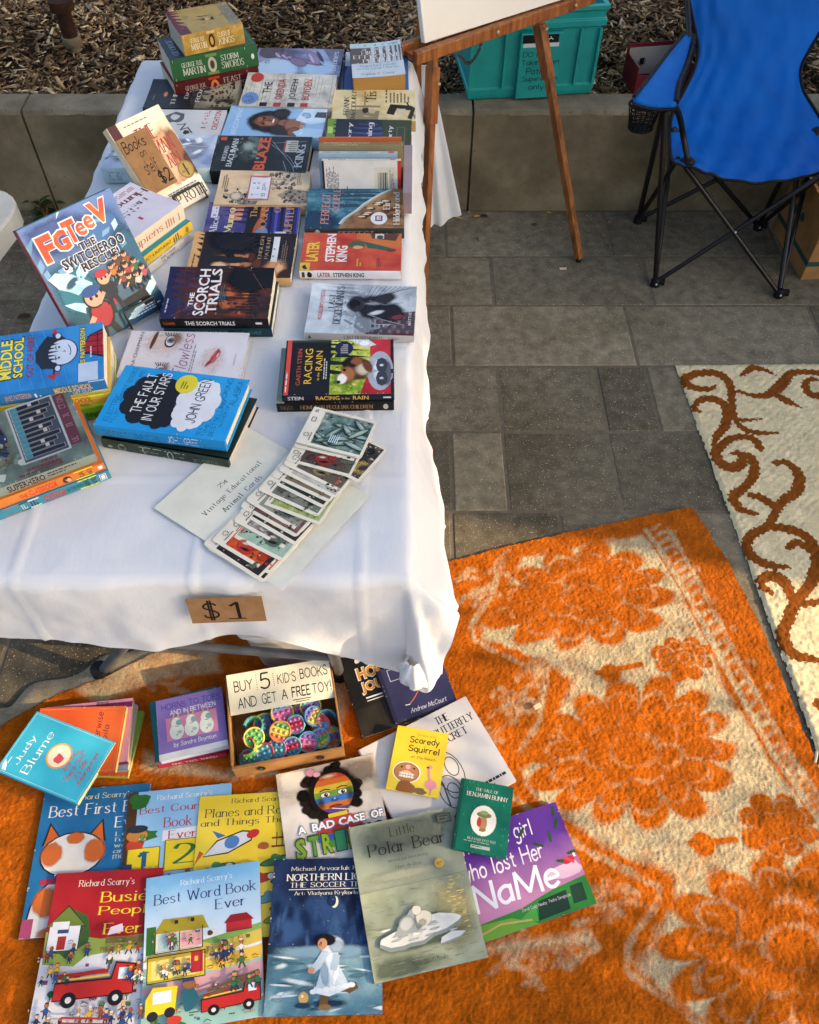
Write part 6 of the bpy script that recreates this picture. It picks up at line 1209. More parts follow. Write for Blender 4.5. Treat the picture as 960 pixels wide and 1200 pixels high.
def a_two(A):
    k = M('#14110e', .6)
    A.text('Books', .06, .74, .78, .95, k, 'pen', .95, slant=.15, jit=.3); A.text('on', .42, .60, .62, .69, k, 'pen', .95, slant=.1); A.text('shelf', .30, .30, .74, .55, k, 'pen', .8, slant=.2, jit=.3); A.text('$2', .55, .06, .95, .31, k, 'pen', 1.1)
slab('price_card', 'kraft card with handwritten shelf price of two dollars clipped to the propped novel', 'price card', on_book(hb, .0, .26, .57, .86, 0, .0035), .0012, m_kraft, a_two)
m_wire = M('#18181a', .4, .5)
def wire_stand(label, R, c, W, H, T, sx=(-.3, .3)):
    root = empty('book_stand', Matrix.Translation(c) @ R.to_4x4()); tag(root, label, 'stand'); b = MB()
    Rt = R.transposed(); zt = Rt @ Vector((0,0,1))
    for s_ in sx:
        x = s_*W; pts = [Vector((x, -H/2+.03, .012)), Vector((x, -H/2-.004, .012)), Vector((x, -H/2-.005, -T-.004)), Vector((x, -H*.05, -T-.005))]; b.tube(pts, .0022, m_wire, 8)
        top = Vector((x, -H*.05, -T-.005)); w3 = R @ top+c; ft = Rt @ (Vector((w3.x, w3.y+.06, .748))-c); b.tube([top, ft], .0022, m_wire, 8)
    b.build('wire_frame', root); b = MB(); b.tube([Vector((sx[0]*W, -H/2+.03, .012)), Vector((sx[1]*W, -H/2+.03, .012))], .0026, m_wire, 8); b.build('front_rail', root)
_, R, c, W, H, T = hb; wire_stand('thin black wire stand holding up the cream novel with the gold seal', R, c, W, H, T, (-.2, .36))
# purple-white history stack
def a_sap(A):
    A.rect(0, 0, 1, 1, 'mix:#c6c2cc,#cecad4,#d6d2da:4')
    for t, x0, x1, y0, y1, c in (('Sapiens', .06, .30, .12, .80, '#a83444'), ('A Brief', .36, .48, .24, .62, '#3a3640'), ('History of', .49, .61, .10, .68, '#3a3640'), ('Humankind', .63, .77, .0, .72, '#6a2c36')): A.text(t, x0, y0, x1, y1, c, 'serif', rot=1)
    A.fine(.84, .05, .93, .85, 3, '#a86a72', True)
SP = [(217,239),(154,216),(54,282),(117,305)]
yl = SP
book('white spined paperback at the bottom of the stack behind the propped comic', SP, .82, .019, '#c9c8c4', None, '#cfcbc6', multi(stk('MALCOLM', .55, .55, .74, .85, '#5a5852', font='serif'), stk('GLADWELL', .56, .12, .78, .45, '#5a5852', font='serif'), lambda A: A.ell(.36, .45, .02, .25, '#2a2a2c'), lambda A: A.rect(.86, .1, .93, .9, '#b9b6b0')), shift=(.014, -.012, -.057), rot=1)
book('teal covered paperback with yellow spine under the white history book', SP, .82, .021, '#2f8a94', None, '#dcb838', multi(stk('THE WEE PROJECT & AUSTURANT', .16, .3, .72, .7, '#2a2618', wt=.01), lambda A: A.rect(.74, .02, .87, .98, '#bdb8c8'), lambda A: A.fine(.75, .1, .86, .9, 4, '#3a3844', True), lambda A: A.rect(.87, .02, 1, .98, '#d8b83c'), lambda A: A.ell(.93, .5, .02, .3, '#8a7a34')), shift=(.012, -.008, -.036))
book('white paperback with red serif spine title topping the stack behind the propped comic', SP, .82, .036, '#cac6d0', a_sap, '#dccfb6', multi(stk('Sapiens', .30, .18, .72, .80, '#a83434', font='serif', wt=.9), lambda A: A.fine(.76, .25, .88, .75, 4, '#a8665c', True), lambda A: A.fine(.92, .2, .95, .8, 1, '#8a7a68', True)), curl=.002)
# propped comic
def a_fg(A):
    A.rect(0, 0, 1, 1, grad('#0a4c5c', '#4f74b0', 'Y', .15, .95)); A.soft(.3, .86, .45, .18, '#38548c', 0, .4); A.soft(.75, .74, .35, .22, '#3f6ea4', 0, .3); A.soft(.2, .45, .35, .3, '#1c7484', 0, .3); A.soft(.9, .5, .3, .3, '#1c5a78', 0, .4)
    for k in range(26):
        x, y = A.r.uniform(-.05, .9), A.r.uniform(.35, .98); a = A.r.uniform(.2, 1.2); L = A.r.uniform(.06, .22); w_ = A.r.uniform(.012, .04); A.poly([(x, y), (x+L*math.cos(a)*.5-w_, y+L*math.sin(a)*.4+w_*.5), (x+L*math.cos(a), y+L*math.sin(a)*.75), (x+L*math.cos(a)*.5+w_, y+L*math.sin(a)*.4-w_*.5)], A.r.choice(['#8fc0d4','#b9dce6','#5f9ab4','#d6eaee','#7aa6c8']))
    for p_ in ([(.03,.60),(.12,.62),(.26,.56),(.40,.44),(.38,.40),(.30,.37),(.27,.41),(.22,.40),(.16,.45),(.08,.50)], [(.05,.38),(.16,.36),(.3,.29),(.22,.29),(.2,.25),(.12,.31)], [(.55,.05),(.8,.16),(1,.28),(1,.2),(.85,.12),(.7,.02)]): A.poly(p_, 'mix:#8fc4d2,#bfe0e6,#e4f2f2:24')
    A.soft(.22, .50, .10, .035, '#17506a', 20, .5); A.soft(.27, .49, .03, .015, '#e8f4f4', 0, .4)
    for ch, x, y, h, w_ in (('F', .10, .70, .20, .15), ('G', .25, .73, .155, .15), ('T', .385, .755, .17, .13), ('e', .50, .775, .10, .10), ('e', .60, .795, .10, .10), ('V', .69, .80, .165, .20)):
        b_ = .02 if ch == 'e' else .05
        A.text(ch, x-.014, y-.01, x+w_+.014, y+h+.01, '#e8e6e2', wt=b_+.02); A.text(ch, x, y, x+w_, y+h, 'mix:#c42a1e,#d8482a,#e0702c:12', wt=b_)
    for t, x0, x1, y0, y1 in (('THE', .45, .63, .68, .74), ('SWITCHEROO', .22, .90, .60, .68), ('RESCUE!', .38, .80, .53, .60)):
        A.text(t, x0-.01, y0-.006, x1+.01, y1+.006, '#dfe2e4', wt=.06); A.text(t, x0, y0, x1, y1, '#251c2c', wt=.03)
    def fig(x, y, s, shirt, hair, cap=None):
        A.blob(x, y, .062*s, .056*s, '#14202c', 10, .2); A.blob(x, y, .052*s, .048*s, shirt, 10, .2); A.ell(x, y+.06*s, .046*s, .036*s, '#14202c'); A.ell(x, y+.06*s, .038*s, .03*s, '#d8a888'); A.ell(x, y+.082*s, .04*s, .018*s, cap or hair); A.ell(x-.012*s, y+.06*s, .007*s, .006*s, '#1a1414'); A.ell(x+.014*s, y+.06*s, .007*s, .006*s, '#1a1414'); A.line([(x-.04*s,y),(x-.085*s,y-.03*s)], .022*s, '#d8a888'); A.line([(x+.04*s,y),(x+.085*s,y+.03*s)], .022*s, shirt); A.line([(x-.02*s,y-.045*s),(x-.03*s,y-.10*s)], .028*s, '#23262e'); A.line([(x+.02*s,y-.045*s),(x+.035*s,y-.10*s)], .028*s, '#23262e')
    A.poly([(.55,.2),(.86,.22),(.9,.06),(.8,.06),(.76,.15),(.62,.14)], '#191a20'); fig(.34, .19, 2.4, '#b0303c', '#3a2a20', '#24508a'); fig(.52, .33, 1.7, '#1f2734', '#3a2a20', '#b83038')
    for x, y, c in ((.72,.49,'#6a3a24'),(.82,.48,'#8a5030'),(.64,.44,'#c87830'),(.88,.40,'#2f6a44'),(.78,.40,'#a83c30'),(.70,.36,'#8a4a3c'),(.84,.30,'#c8c2b8'),(.76,.31,'#2c2624'),(.93,.33,'#a8545c')): fig(x, y, .75, c, '#2a1a14')
    A.poly([(.45,0),(1,0),(1,.14),(.7,.06)], '#16405c'); A.fine(.6, .03, .96, .09, 3, '#b9c8d0')
fg = [P(100.8,416,.754), P(190.6,355.2,.754), P(132.3,219.2,.962), P(19.8,269.8,.962)]
fb = leaning('hardcover_book', 'large teal comic hardcover with red bubble title propped on a wire stand', fg, .016, '#2a7a88', a_fg, True, '#b8788c', '#7a3440')
_, R, c, W, H, T = fb; wire_stand('black wire stand gripping the foot of the large teal comic', R, c, W, H, T, (.02, .38))
# stack of three school stories
MS = [(123.4,448),(119.5,380),(-14,398),(-12,460)]
def a_ms(A):
    A.rect(0, 0, 1, 1, 'mix:#1f6aa8,#2a7ec0,#3a8cc8:6')
    for k in range(9): A.line([(0,.1*k),(.3,.1*k+.05),(.7,.1*k-.02),(1,.1*k+.04)], .008, '#3a90cc')
    for t, x0, y0, x1, y1 in (('MIDDLE', .24, .80, .90, .90), ('SCHOOL', .24, .70, .92, .785)): A.text(t, x0-.02, y0-.006, x1+.02, y1+.006, '#26241c', wt=.06); A.text(t, x0, y0, x1, y1, '#e2d23a', wt=.03)
    A.text('OUT OF HERE!', .22, .61, .94, .67, '#8a3040', wt=.02)
    A.blob(.58, .45, .32, .17, '#222a36', 22, .22); A.ell(.57, .36, .23, .135, '#2a2a30'); A.ell(.57, .36, .215, .125, '#c2cede'); A.ell(.86, .40, .06, .03, '#2a2a30'); A.ell(.86, .40, .045, .022, '#c2cede'); A.ell(.30, .40, .06, .03, '#2a2a30'); A.ell(.30, .40, .045, .022, '#c2cede')
    for k in range(7): A.poly([(.38+.06*k,.52),(.44+.06*k,.52),(.40+.065*k,.405-.02*(k % 2))], '#222a36')
    A.line([(.50,.295),(.56,.285),(.64,.295),(.68,.31)], .010, '#2a2a30'); A.line([(.57,.36),(.59,.34),(.56,.335)], .008, '#2a2a30')
    for x in (.48, .66): A.ell(x, .39, .018, .010, '#2a2a30'); A.line([(x-.04,.415),(x+.03,.42)], .010, '#2a2a30')
    A.poly([(.10,.42),(.2,.50),(.22,.36),(.16,.42)], '#b03038'); A.line([(.2,.43),(.30,.43)], .02, '#2a2a30'); A.poly([(.88,.46),(.99,.43),(.91,.40)], '#b03038'); A.line([(.82,.44),(.9,.44)], .02, '#2a2a30')
    A.poly([(.38,0),(.88,0),(.80,.12),(.62,.18),(.48,.16)], '#26161c'); A.poly([(.41,0),(.85,0),(.78,.115),(.62,.17),(.50,.15)], '#9c2430')
    for k in range(4): A.line([(.46+.11*k,.0),(.50+.09*k,.14)], .014, '#3a141c')
    A.line([(.42,.05),(.84,.05)], .012, '#3a141c'); A.text('JAMES PATTERSON', .11, .141, .94, .209, '#26241c', wt=.05); A.text('JAMES PATTERSON', .12, .145, .93, .205, '#e2d23a', wt=.02); A.fine(.4, .095, .8, .115, 1, '#e0e0e0'); A.rect(.0, .05, .32, .22, M('#b9c9d8', .2, .6))
book('bright green paperback at the bottom of the three cartoon school stories', MS, .82, .025, '#7cae24', None, '#6fa022', multi(stk('FUNNIEST', .68, .25, .88, .7, '#1d2a12', wt=.01), lambda A: A.poly([(.88,.1),(.9,.9),(.93,.5),(.95,.9),(.97,.1)], '#9aa69a')), shift=(.008, -.012, -.05))
book('yellow spined paperback between the blue and the green school stories', MS, .82, .025, '#c9a83a', None, '#cfae40', multi(stk('JAMES', .12, .5, .28, .85, '#4a5a34'), stk('PATTERSON', .12, .15, .30, .45, '#4a5a34'), lambda A: A.ell(.40, .5, .06, .42, '#2a241c'), lambda A: A.ell(.40, .5, .04, .25, '#8a7434'), stk('MIDDLE SCHOOL', .50, .45, .82, .9, '#a8302c', wt=.02), stk('THE WORST YEARS', .52, .08, .78, .36, '#2a241c'), lambda A: A.rect(.80, .0, .93, 1, '#c8e61e')), shift=(.006, -.006, -.025))
book('blue paperback with yellow sideways title and a cartoon boy face on top of three', MS, B0+.075, .025, '#2474b4', a_ms, '#2a6ca4', multi(stk('JAMES PATTERSON', .14, .2, .36, .8, '#c89a6c'), lambda A: A.fine(.39, .3, .46, .7, 2, '#dfe6ea', True), stk('MIDDLE SCHOOL', .56, .35, .88, .85, '#d8b048', wt=.02), stk('GET OUT', .7, .05, .86, .3, '#c8d0d8'), lambda A: A.rect(.86, .0, 1, 1, M('#b9c9d8', .2, .6))), curl=.002)
# comics stack in the near left corner
CM = [(117,537),(78,464),(-105,515),(-66,588)]
def a_cm(A):
    A.rect(0, 0, 1, 1, 'mix:#3f4a44,#5c6960,#78857a:8'); A.soft(.6, .85, .5, .3, '#3f473e', 0, .4); A.specks(.0, .2, .35, 1, 60, ['#8a968a','#6d786e','#a8b2a4'], .02, .07); A.rect(.22, .04, .97, .115, '#5a2c38'); A.text('ULTIMATE COLLECTION', .25, .055, .94, .10, '#8a6a70', wt=.01); A.rect(.20, .13, 1, .42, '#3b424c'); A.frame(.19, .125, .99, .425, .02, '#a2a8a8')
    for k in range(11):
        x = .24+.068*k; h0 = .15+.03*(k*5 % 3); A.rect(x-.005, h0-.004, x+.055, .412, '#969089'); A.rect(x, h0, x+.05, .40, '#141b28'); A.rect(x, .36, x+.05, .405, '#2f7a88')
        if k % 3: A.rect(x+.01, .22+.02*(k % 4), x+.06, .245+.02*(k % 4), '#aaa69e')
    A.soft(.55, .64, .36, .20, '#3c4434', 0, .5); A.soft(.62, .54, .26, .07, '#22284a', 0, .6); A.soft(.48, .74, .22, .13, '#b4a23c', 0, .4); A.soft(.70, .72, .2, .10, '#a8ae98', 0, .4); A.soft(.36, .58, .15, .15, '#5c6656', 0, .4)
    A.specks(.25, .48, .95, .85, 90, ['#1c2018','#2c3226','#8a9078','#b8b494','#6a5a2c','#2a3050','#7a3a34'], .012, .045)
    for k in range(14): x, y = A.r.uniform(.3, .9), A.r.uniform(.48, .85); A.line([(x, y), (x+A.r.uniform(-.12,.12), y+A.r.uniform(-.07,.07))], .012, '#14160f')
    A.fine(.03, .2, .11, .5, 2, '#6a3038', True); A.fine(.08, .22, .18, .46, 2, '#6a3038', True); A.text('TPB', .16, .015, .23, .03, '#5a2c38')
book('teal blue spined comic at the bottom of the near left stack with yellow stickers', CM, .80, .020, '#4a8a9c', None, '#3f8296', multi(lambda A: A.rect(.30, .0, .40, 1, '#c8643a'), lambda A: A.rect(.40, .05, .46, .95, '#1a1c20'), lambda A: A.fine(.41, .15, .45, .85, 3, '#c8c8c4', True), lambda A: A.rect(.46, .05, .53, .95, '#d8d8d4'), lambda A: A.fine(.47, .15, .52, .85, 3, '#26262a', True), stk('SUPERIOR', .56, .15, .70, .85, '#b8382c', wt=.02), stk('IN THE MEAN', .71, .3, .82, .7, '#26363c'), lambda A: A.rect(.79, 0, .915, 1, '#d8ec28'), stk('GRAPHIC', .825, .1, .86, .95, '#26301c', rot=1), stk('NOVEL', .875, .1, .91, .95, '#26301c', rot=1), lambda A: A.rect(.93, .15, .975, .85, '#d8dad8'), lambda A: A.frame(.937, .25, .968, .75, .004, '#3a3c40')), shift=(.012, -.004, -.036))
book('orange spined comic in the middle of the near left stack', CM, .80, .018, '#c46a2c', None, '#d07a34', multi(stk('THE', .44, .2, .49, .7, '#b8302c', wt=.02), stk('CLASSROOM', .50, .15, .68, .9, '#d83830', wt=.025), lambda A: A.ell(.75, .5, .03, .4, '#4a3020'), lambda A: A.ell(.76, .4, .015, .25, '#d8a888'), lambda A: A.rect(.80, 0, .925, 1, '#d8ec28'), stk('GR', .83, .15, .86, .85, '#26301c', rot=1), stk('NO', .885, .15, .915, .85, '#26301c', rot=1), lambda A: A.rect(.93, 0, 1, 1, '#b83a2c'), lambda A: A.rect(.955, .3, .985, .7, '#dcd6d0')), shift=(.008, -.002, -.018))
book('grey green comic with a dark striped logo on top of the near left stack', CM, B0+.056, .018, '#8a978a', a_cm, '#7f8c80', multi(stk('SUPERHERO', .42, .12, .66, .88, '#4a1820', wt=.03), lambda A: A.fine(.68, .2, .9, .8, 2, '#5a3038')), curl=.002)
# white beauty and blue cloud books
def eye(A, cx, cy, s_, asp):
    A.ell(cx, cy, .11*s_, .05*s_*asp, '#2a2220'); A.ell(cx+.01*s_, cy, .09*s_, .04*s_*asp, '#d8d4d2'); A.ell(cx+.015*s_, cy, .045*s_, .034*s_*asp, '#5a7a98'); A.ell(cx+.015*s_, cy, .02*s_, .016*s_*asp, '#14100e')
    for k in range(6): A.line([(cx+.09*s_, cy+(-.04+.016*k)*s_*asp), (cx+.15*s_, cy+(-.06+.025*k)*s_*asp)], .010*s_, '#2a2220')
def a_flaw(A):
    A.rect(0, 0, 1, 1, 'mix:#cbc8cc,#d4d1d5,#dad8db:3'); A.soft(.78, .70, .4, .25, '#dcc8bc', 0, .3, .6); A.soft(.42, .26, .4, .14, '#dcc8c0', 0, .3, .6)
    eye(A, .78, .645, 1.25, .8); A.soft(.84, .60, .2, .07, '#8a6a5c', 0, .2, .6); eye(A, .16, .66, 1.1, .8); A.soft(.2, .62, .16, .05, '#8a6a5c', 0, .2, .6); A.poly([(.60,.80),(.98,.775),(1,.765),(.62,.785)], '#6a4a34'); A.soft(.8, .785, .24, .022, '#5a3c28', -6, .5)
    A.text('Flawless', .04, .45, .96, .56, '#8a3a64', font='pen', wt=.55, slant=.35); A.text('SARA CHAPMAN', .10, .885, .96, .915, '#6a6a72', wt=.0); A.fine(.15, .395, .8, .43, 2, '#8a868c')
    A.poly([(.24,.305),(.34,.295),(.44,.262),(.50,.25),(.56,.25),(.64,.225),(.58,.205),(.50,.205),(.38,.235)], '#b5404e'); A.soft(.46, .245, .18, .035, '#c85a62', -12, .4); A.line([(.26,.30),(.40,.265),(.52,.232),(.63,.224)], .012, '#6a1624'); A.soft(.5, .222, .08, .012, '#e8b0b0', -10, .3); A.fine(.3, .06, .6, .075, 1, '#b0acb2')
book('white hardcover with painted eyes and red lips partly under the bright blue book', [(281,445),(292,389.8),(155.8,387.7),(134,443)], B0+.018, .018, '#d2cfd3', a_flaw, '#cac7cc', None, hard=True)
FA = [(261.9,515.6),(295.3,444.5),(147,428.6),(108.75,499.2)]
book('dark green hardcover lying under the bright blue hardcover', FA, .79, .024, '#22302a', None, 'mix:#1d2822,#2c3a30,#3a4638:20', multi(lambda A: A.ell(.16, .5, .03, .35, '#8a948a'), lambda A: A.rect(.05, .35, .08, .55, '#a8aca6'), stk('BEHEMOTH', .30, .12, .66, .92, '#a8ae9c', font='serif', wt=1.3), stk('WESTERFELD', .72, .3, .92, .7, '#6a7a6c', font='serif')), hard=True, shift=(.008, -.012, -.027), rot=-3, pages='#d8c8be', back='#1d2420')
def a_fault(A):
    A.rect(0, 0, 1, 1, 'mix:#1884c4,#1f92d0,#2898d4:4'); k = '#16547c'
    for t, x0, x1, y0, y1 in (('ELECTRIC', .08, .52, .91, .955), ('FILLED WITH', .06, .50, .865, .90), ('SMART BOOKS', .42, .98, .885, .93), ('VENTURE', .55, .95, .82, .86), ('NEW YORK', .04, .34, .20, .235), ('TIMES', .03, .30, .155, .19), ('BESTSELLING', .05, .62, .105, .145), ('LOOKING', .50, .98, .12, .165), ('AUTHOR OF', .2, .55, .065, .095), ('ALASKA', .55, .96, .03, .085)): A.text(t, x0, y0, x1, y1, k, 'pen', .8, jit=.4, seed=len(t))
    A.cloud(.50, .68, .42, .22, '#191b22', 9); A.cloud(.27, .55, .22, .13, '#191b22', 8); A.cloud(.52, .315, .40, .17, '#d6d9dc', 9); A.cloud(.32, .35, .26, .12, '#d6d9dc', 8); A.cloud(.72, .29, .2, .11, '#d6d9dc', 8)
    A.text('THE FAULT', .26, .70, .90, .79, '#dcdcd8', 'pen', 1.05, jit=.5); A.text('IN OUR STARS', .16, .59, .94, .68, '#dcdcd8', 'pen', 1.05, jit=.5); A.text('JOHN GREEN', .20, .27, .92, .36, '#26303a', 'pen', 1.0, jit=.5); A.ell(.80, .46, .155, .085, '#d8c832'); A.fine(.72, .43, .88, .495, 3, '#5a5420')
book('bright blue hardcover with black and white clouds and handwritten title', FA, B0+.05, .025, '#1c8ac8', a_fault, '#1a80bc', multi(stk('THE FAULT IN OUR STARS', .06, .25, .50, .75, '#14506e', font='pen', wt=.9), stk('JOHN GREEN', .56, .3, .82, .9, '#d2d8dc', font='pen', wt=.9)), hard=True, pages='#e2d4b4')
# --- typed sheet and fanned animal cards
def a_sheet(A):
    k = M('#2c2c2a', .8)
    A.text('25¢', .42, .775, .50, .81, k, 'serif', 1.15, mono=True); A.text('Vintage Educational', .16, .69, .78, .74, k, 'serif', 1.15, mono=True); A.text('Animal Cards', .27, .625, .68, .662, k, 'serif', 1.15, mono=True)
sheet = [P(335.3,690.5,.7475), P(434.5,577,.7475), P(291,506,.7475), P(170.6,593,.7475)]
slab('paper_sign', 'typed cream paper sheet advertising cheap animal cards lying under the cards', 'sign', sheet, .0004, '#d8d7c6', a_sheet, rough=.85)
CARDS = [  # image crop (scale .3542, origin 160,370): centre x, y, long-axis angle on the photo in degrees down, colours, words
    (385,762,31,('mix:#14120f,#1d1a16,#2c3a1c:9','#3f5a20'),'black and green picture, lowest of the fan'), (372,752,33,('#2a2420','#56584a'),'dark picture almost hidden at the bottom of the fan'),
    (402,735,30,('mix:#a83418,#c4441e,#d06028:8','#b8382a'),'orange picture near the bottom of the fan'), (438,700,27,('mix:#7f9a84,#93ae96,#a9c0a6:8','#5a6a58'),'pale green picture beside the orange one'),
    (470,668,28,('mix:#4a4440,#8a827a,#c2bcb2:30','#8a6a34'),'grey speckled picture in the lower part of the fan'), (488,645,30,('#3a2c26','#7a5a34'),'thin brown strip of picture under the speckled one'),
    (490,622,29,('mix:#4a3434,#6a4c48,#8a6a5c:18','#5a4440'),'maroon brown picture in the lower middle of the fan'), (508,606,30,('#8a8a7a','#5a5a50'),'mostly hidden grey picture in the lower middle of the fan'),
    (545,590,21,('mix:#6a7a34,#8c9a48,#b4b884:14','#2c3420'),'yellow green picture with black spots in the middle of the fan'), (548,560,24,('mix:#4a5048,#6a6e62,#7f7f70:20','#6a5a44'),'dull grey green picture in the middle of the fan'),
    (575,532,27,('#2f3428','#6a7040'),'narrow dark strip in the middle of the fan'), (590,515,25,('#7a6a50','#3a3428'),'narrow tan strip above the middle of the fan'),
    (612,500,26,('mix:#8a8a82,#b0a89a,#c8c4b8:10','#9a5a3a'),'pale picture with a brown animal in the upper middle of the fan'), (628,480,25,('#5a5446','#8a7a5a'),'mostly hidden olive picture in the upper part of the fan'),
    (690,450,-33+60,('mix:#1d1d20,#3a3430,#c8a850:20','#c8a03c'),'black and yellow picture sticking out at the right of the fan'), (632,445,15,('mix:#3a2a26,#54403a,#56604a:14','#8a2c24'),'dark picture with a red spot just under the top card'),
    (655,398,13,('#6a7a74','#8a948a'),'hidden picture directly beneath the top card'), (664,388,13,('mix:#3f5650,#5f7a72,#94a89c:24','#8ab0b0'),'scaly grey green picture, topmost of the fan')]
def animal_card(i, cx, cy, ang, cols, words):
    z = .7485+.0011*i; s_ = .3542; X0, Y0 = 160+cx*s_, 370+cy*s_; c = P(X0, Y0, z); a = math.radians(ang); e = P(X0+20*math.cos(a), Y0+20*math.sin(a), z); u = (e-c).normalized(); v = Vector((-u.y, u.x, 0)); L, Wd = .114, .086
    R = Matrix((u, v, Vector((0,0,1)))).transposed(); tilt = Matrix.Rotation(math.radians(rnd.uniform(-1.5, 1.5)), 3, 'Y'); root = empty('animal_card', Matrix.Translation(c) @ (R @ tilt).to_4x4()); tag(root, 'animal card with '+words, 'card', 'vintage animal cards fanned on the paper sheet')
    mb = MB(); n = 6; out = []
    for qx, qy, a0 in ((L/2-.006, Wd/2-.006, 0), (-L/2+.006, Wd/2-.006, 90), (-L/2+.006, -Wd/2+.006, 180), (L/2-.006, -Wd/2+.006, 270)):
        for k in range(n): t = math.radians(a0+90*k/(n-1)); out.append((qx+.006*math.cos(t), qy+.006*math.sin(t)))
    m = len(out); mb.add([(x, y, 0) for x, y in out]+[(x, y, .0008) for x, y in out], [tuple(range(m))[::-1], tuple(range(m, 2*m))]+[(k, (k+1) % m, m+(k+1) % m, m+k) for k in range(m)], M('#e2dac4', .45))
    mb.build('card_stock', root); A = Art(L, Wd, i); pic = MB()
    A.r.seed(i+3); A.rect(.20, .07, .965, .94, cols[0]); hx = re.findall('#[0-9a-f]{6}', cols[0]+cols[1])
    for k in range(9): A.soft(A.r.uniform(.3, .86), A.r.uniform(.18, .84), A.r.uniform(.08, .2), A.r.uniform(.06, .16), A.r.choice(hx), A.r.uniform(0, 90), .4, .9)
    dk = ['#1c1a16', '#35302a']+hx+['#b8b09c']; A.specks(.21, .08, .955, .93, 70, dk, .008, .03)
    sx, sy = A.r.uniform(.45, .7), A.r.uniform(.2, .4); A.soft(sx, sy, .17, .16, cols[1], A.r.uniform(-30, 30), .6); A.soft(sx+.12, sy+.1, .08, .09, cols[1], 0, .6); A.soft(sx+.02, sy-.04, .12, .05, '#17140f', 10, .3, .7); A.soft(sx-.03, sy+.06, .08, .04, '#d8ccb0', 10, .3, .7)
    if i == len(CARDS)-1:
        for k in range(13):
            x, y, ro = A.r.uniform(.28, .86), A.r.uniform(.2, .82), A.r.uniform(-50, 60)
            A.soft(x, y, .24, .085, '#22302c', ro, .6); A.soft(x, y+.01, .21, .06, A.r.choice(['#7f988c','#93aa9c','#6a8478']), ro, .5); A.soft(x, y+.02, .16, .022, '#b4c6b8', ro, .3, .8)
        A.rect(0, 0, .2, 1, '#ddd8c6'); A.rect(0, .94, 1, 1, '#ddd8c6'); A.rect(0, 0, 1, .07, '#ddd8c6'); A.rect(.965, 0, 1, 1, '#ddd8c6')
        for k in range(5): A.rect(.44+.03*k, .2, .452+.03*k, .4, '#c8e2e6')
        A.text('5', .05, .86, .10, .95, DK, rot=1); A.frame(.06, .62, .12, .72, .01, DK)
    for k in range(8): t = k*.785; A.ell(.09+.035*math.cos(t), .25+.047*math.sin(t), .009, .012, '#3a3834', n=6)
    A.fine(.15, .12, .18, .5, 1, '#4a4740', True)
    A.onto(pic, lambda x, y, h: (x-L/2, y-Wd/2, .0008+h), .00004); pic.build('picture', root)
for i, (cx, cy, ang, cols, words) in enumerate(CARDS): animal_card(i, cx, cy, ang, cols, words)
# price card pinned on the drape
def a_one(A):
    k = M('#15120e', .6); A.text('$', .18, .10, .40, .92, k, 'pen', .75); A.text('1', .54, .16, .68, .84, k, 'pen', .85); A.rect(.50, .13, .74, .17, k)
dz = [PY(228,727,.634), PY(315,731,.634), PY(305,703,.645), PY(213,699,.645)]
slab('price_card', 'kraft card with a one dollar price pinned on the front of the cloth', 'price card', dz, .0012, m_kraft, a_one)

# ================================================================== ON THE ORANGE BLANKET
GF = 'picture books spread on the orange blanket'; FZ = .011
def pic(label, px, z, T, cover, art, **k): return book(label, px, z, T, cover, art, group=GF, name='picture_book', **k)
def cottage(A, x, y, s): 
    A.rect(x-.006, y-.004, x+.226*s, y+.134*s, '#2a2a2c'); A.poly([(x-.03*s,y+.115*s),(x+.11*s,y+.23*s),(x+.26*s,y+.115*s)], '#2c3018')
    A.rect(x, y, x+.22*s, y+.13*s, '#dfe0e2'); A.poly([(x-.02*s,y+.12*s),(x+.11*s,y+.22*s),(x+.25*s,y+.12*s)], '#6a7a34'); A.rect(x+.07*s, y+.005, x+.13*s, y+.07*s, '#a03028'); A.rect(x+.06*s, y+.085*s, x+.14*s, y+.12*s, '#3a4a6a')
def truck(A, x, y, s, c='#b02a26'):
    A.poly([(x-.008,y-.006),(x+.508*s,y+.014*s),(x+.51*s,y+.146*s),(x+.372*s,y+.158*s),(x+.352*s,y+.088*s),(x-.008,y+.078*s)], '#3a1412')
    A.poly([(x,y),(x+.5*s,y+.02*s),(x+.5*s,y+.14*s),(x+.38*s,y+.15*s),(x+.36*s,y+.08*s),(x,y+.07*s)], c); A.rect(x+.40*s, y+.08*s, x+.47*s, y+.13*s, '#cfe0e4'); A.line([(x+.02*s,y+.10*s),(x+.3*s,y+.12*s)], .025*s, '#8a2420'); A.line([(x+.02*s,y+.085*s),(x+.34*s,y+.10*s)], .012*s, '#d8b040')
    for q in (.1, .4): A.ell(x+q*s, y, .05*s, .034*s, '#1d1c1e'); A.ell(x+q*s, y, .02*s, .014*s, '#c8c8c8')
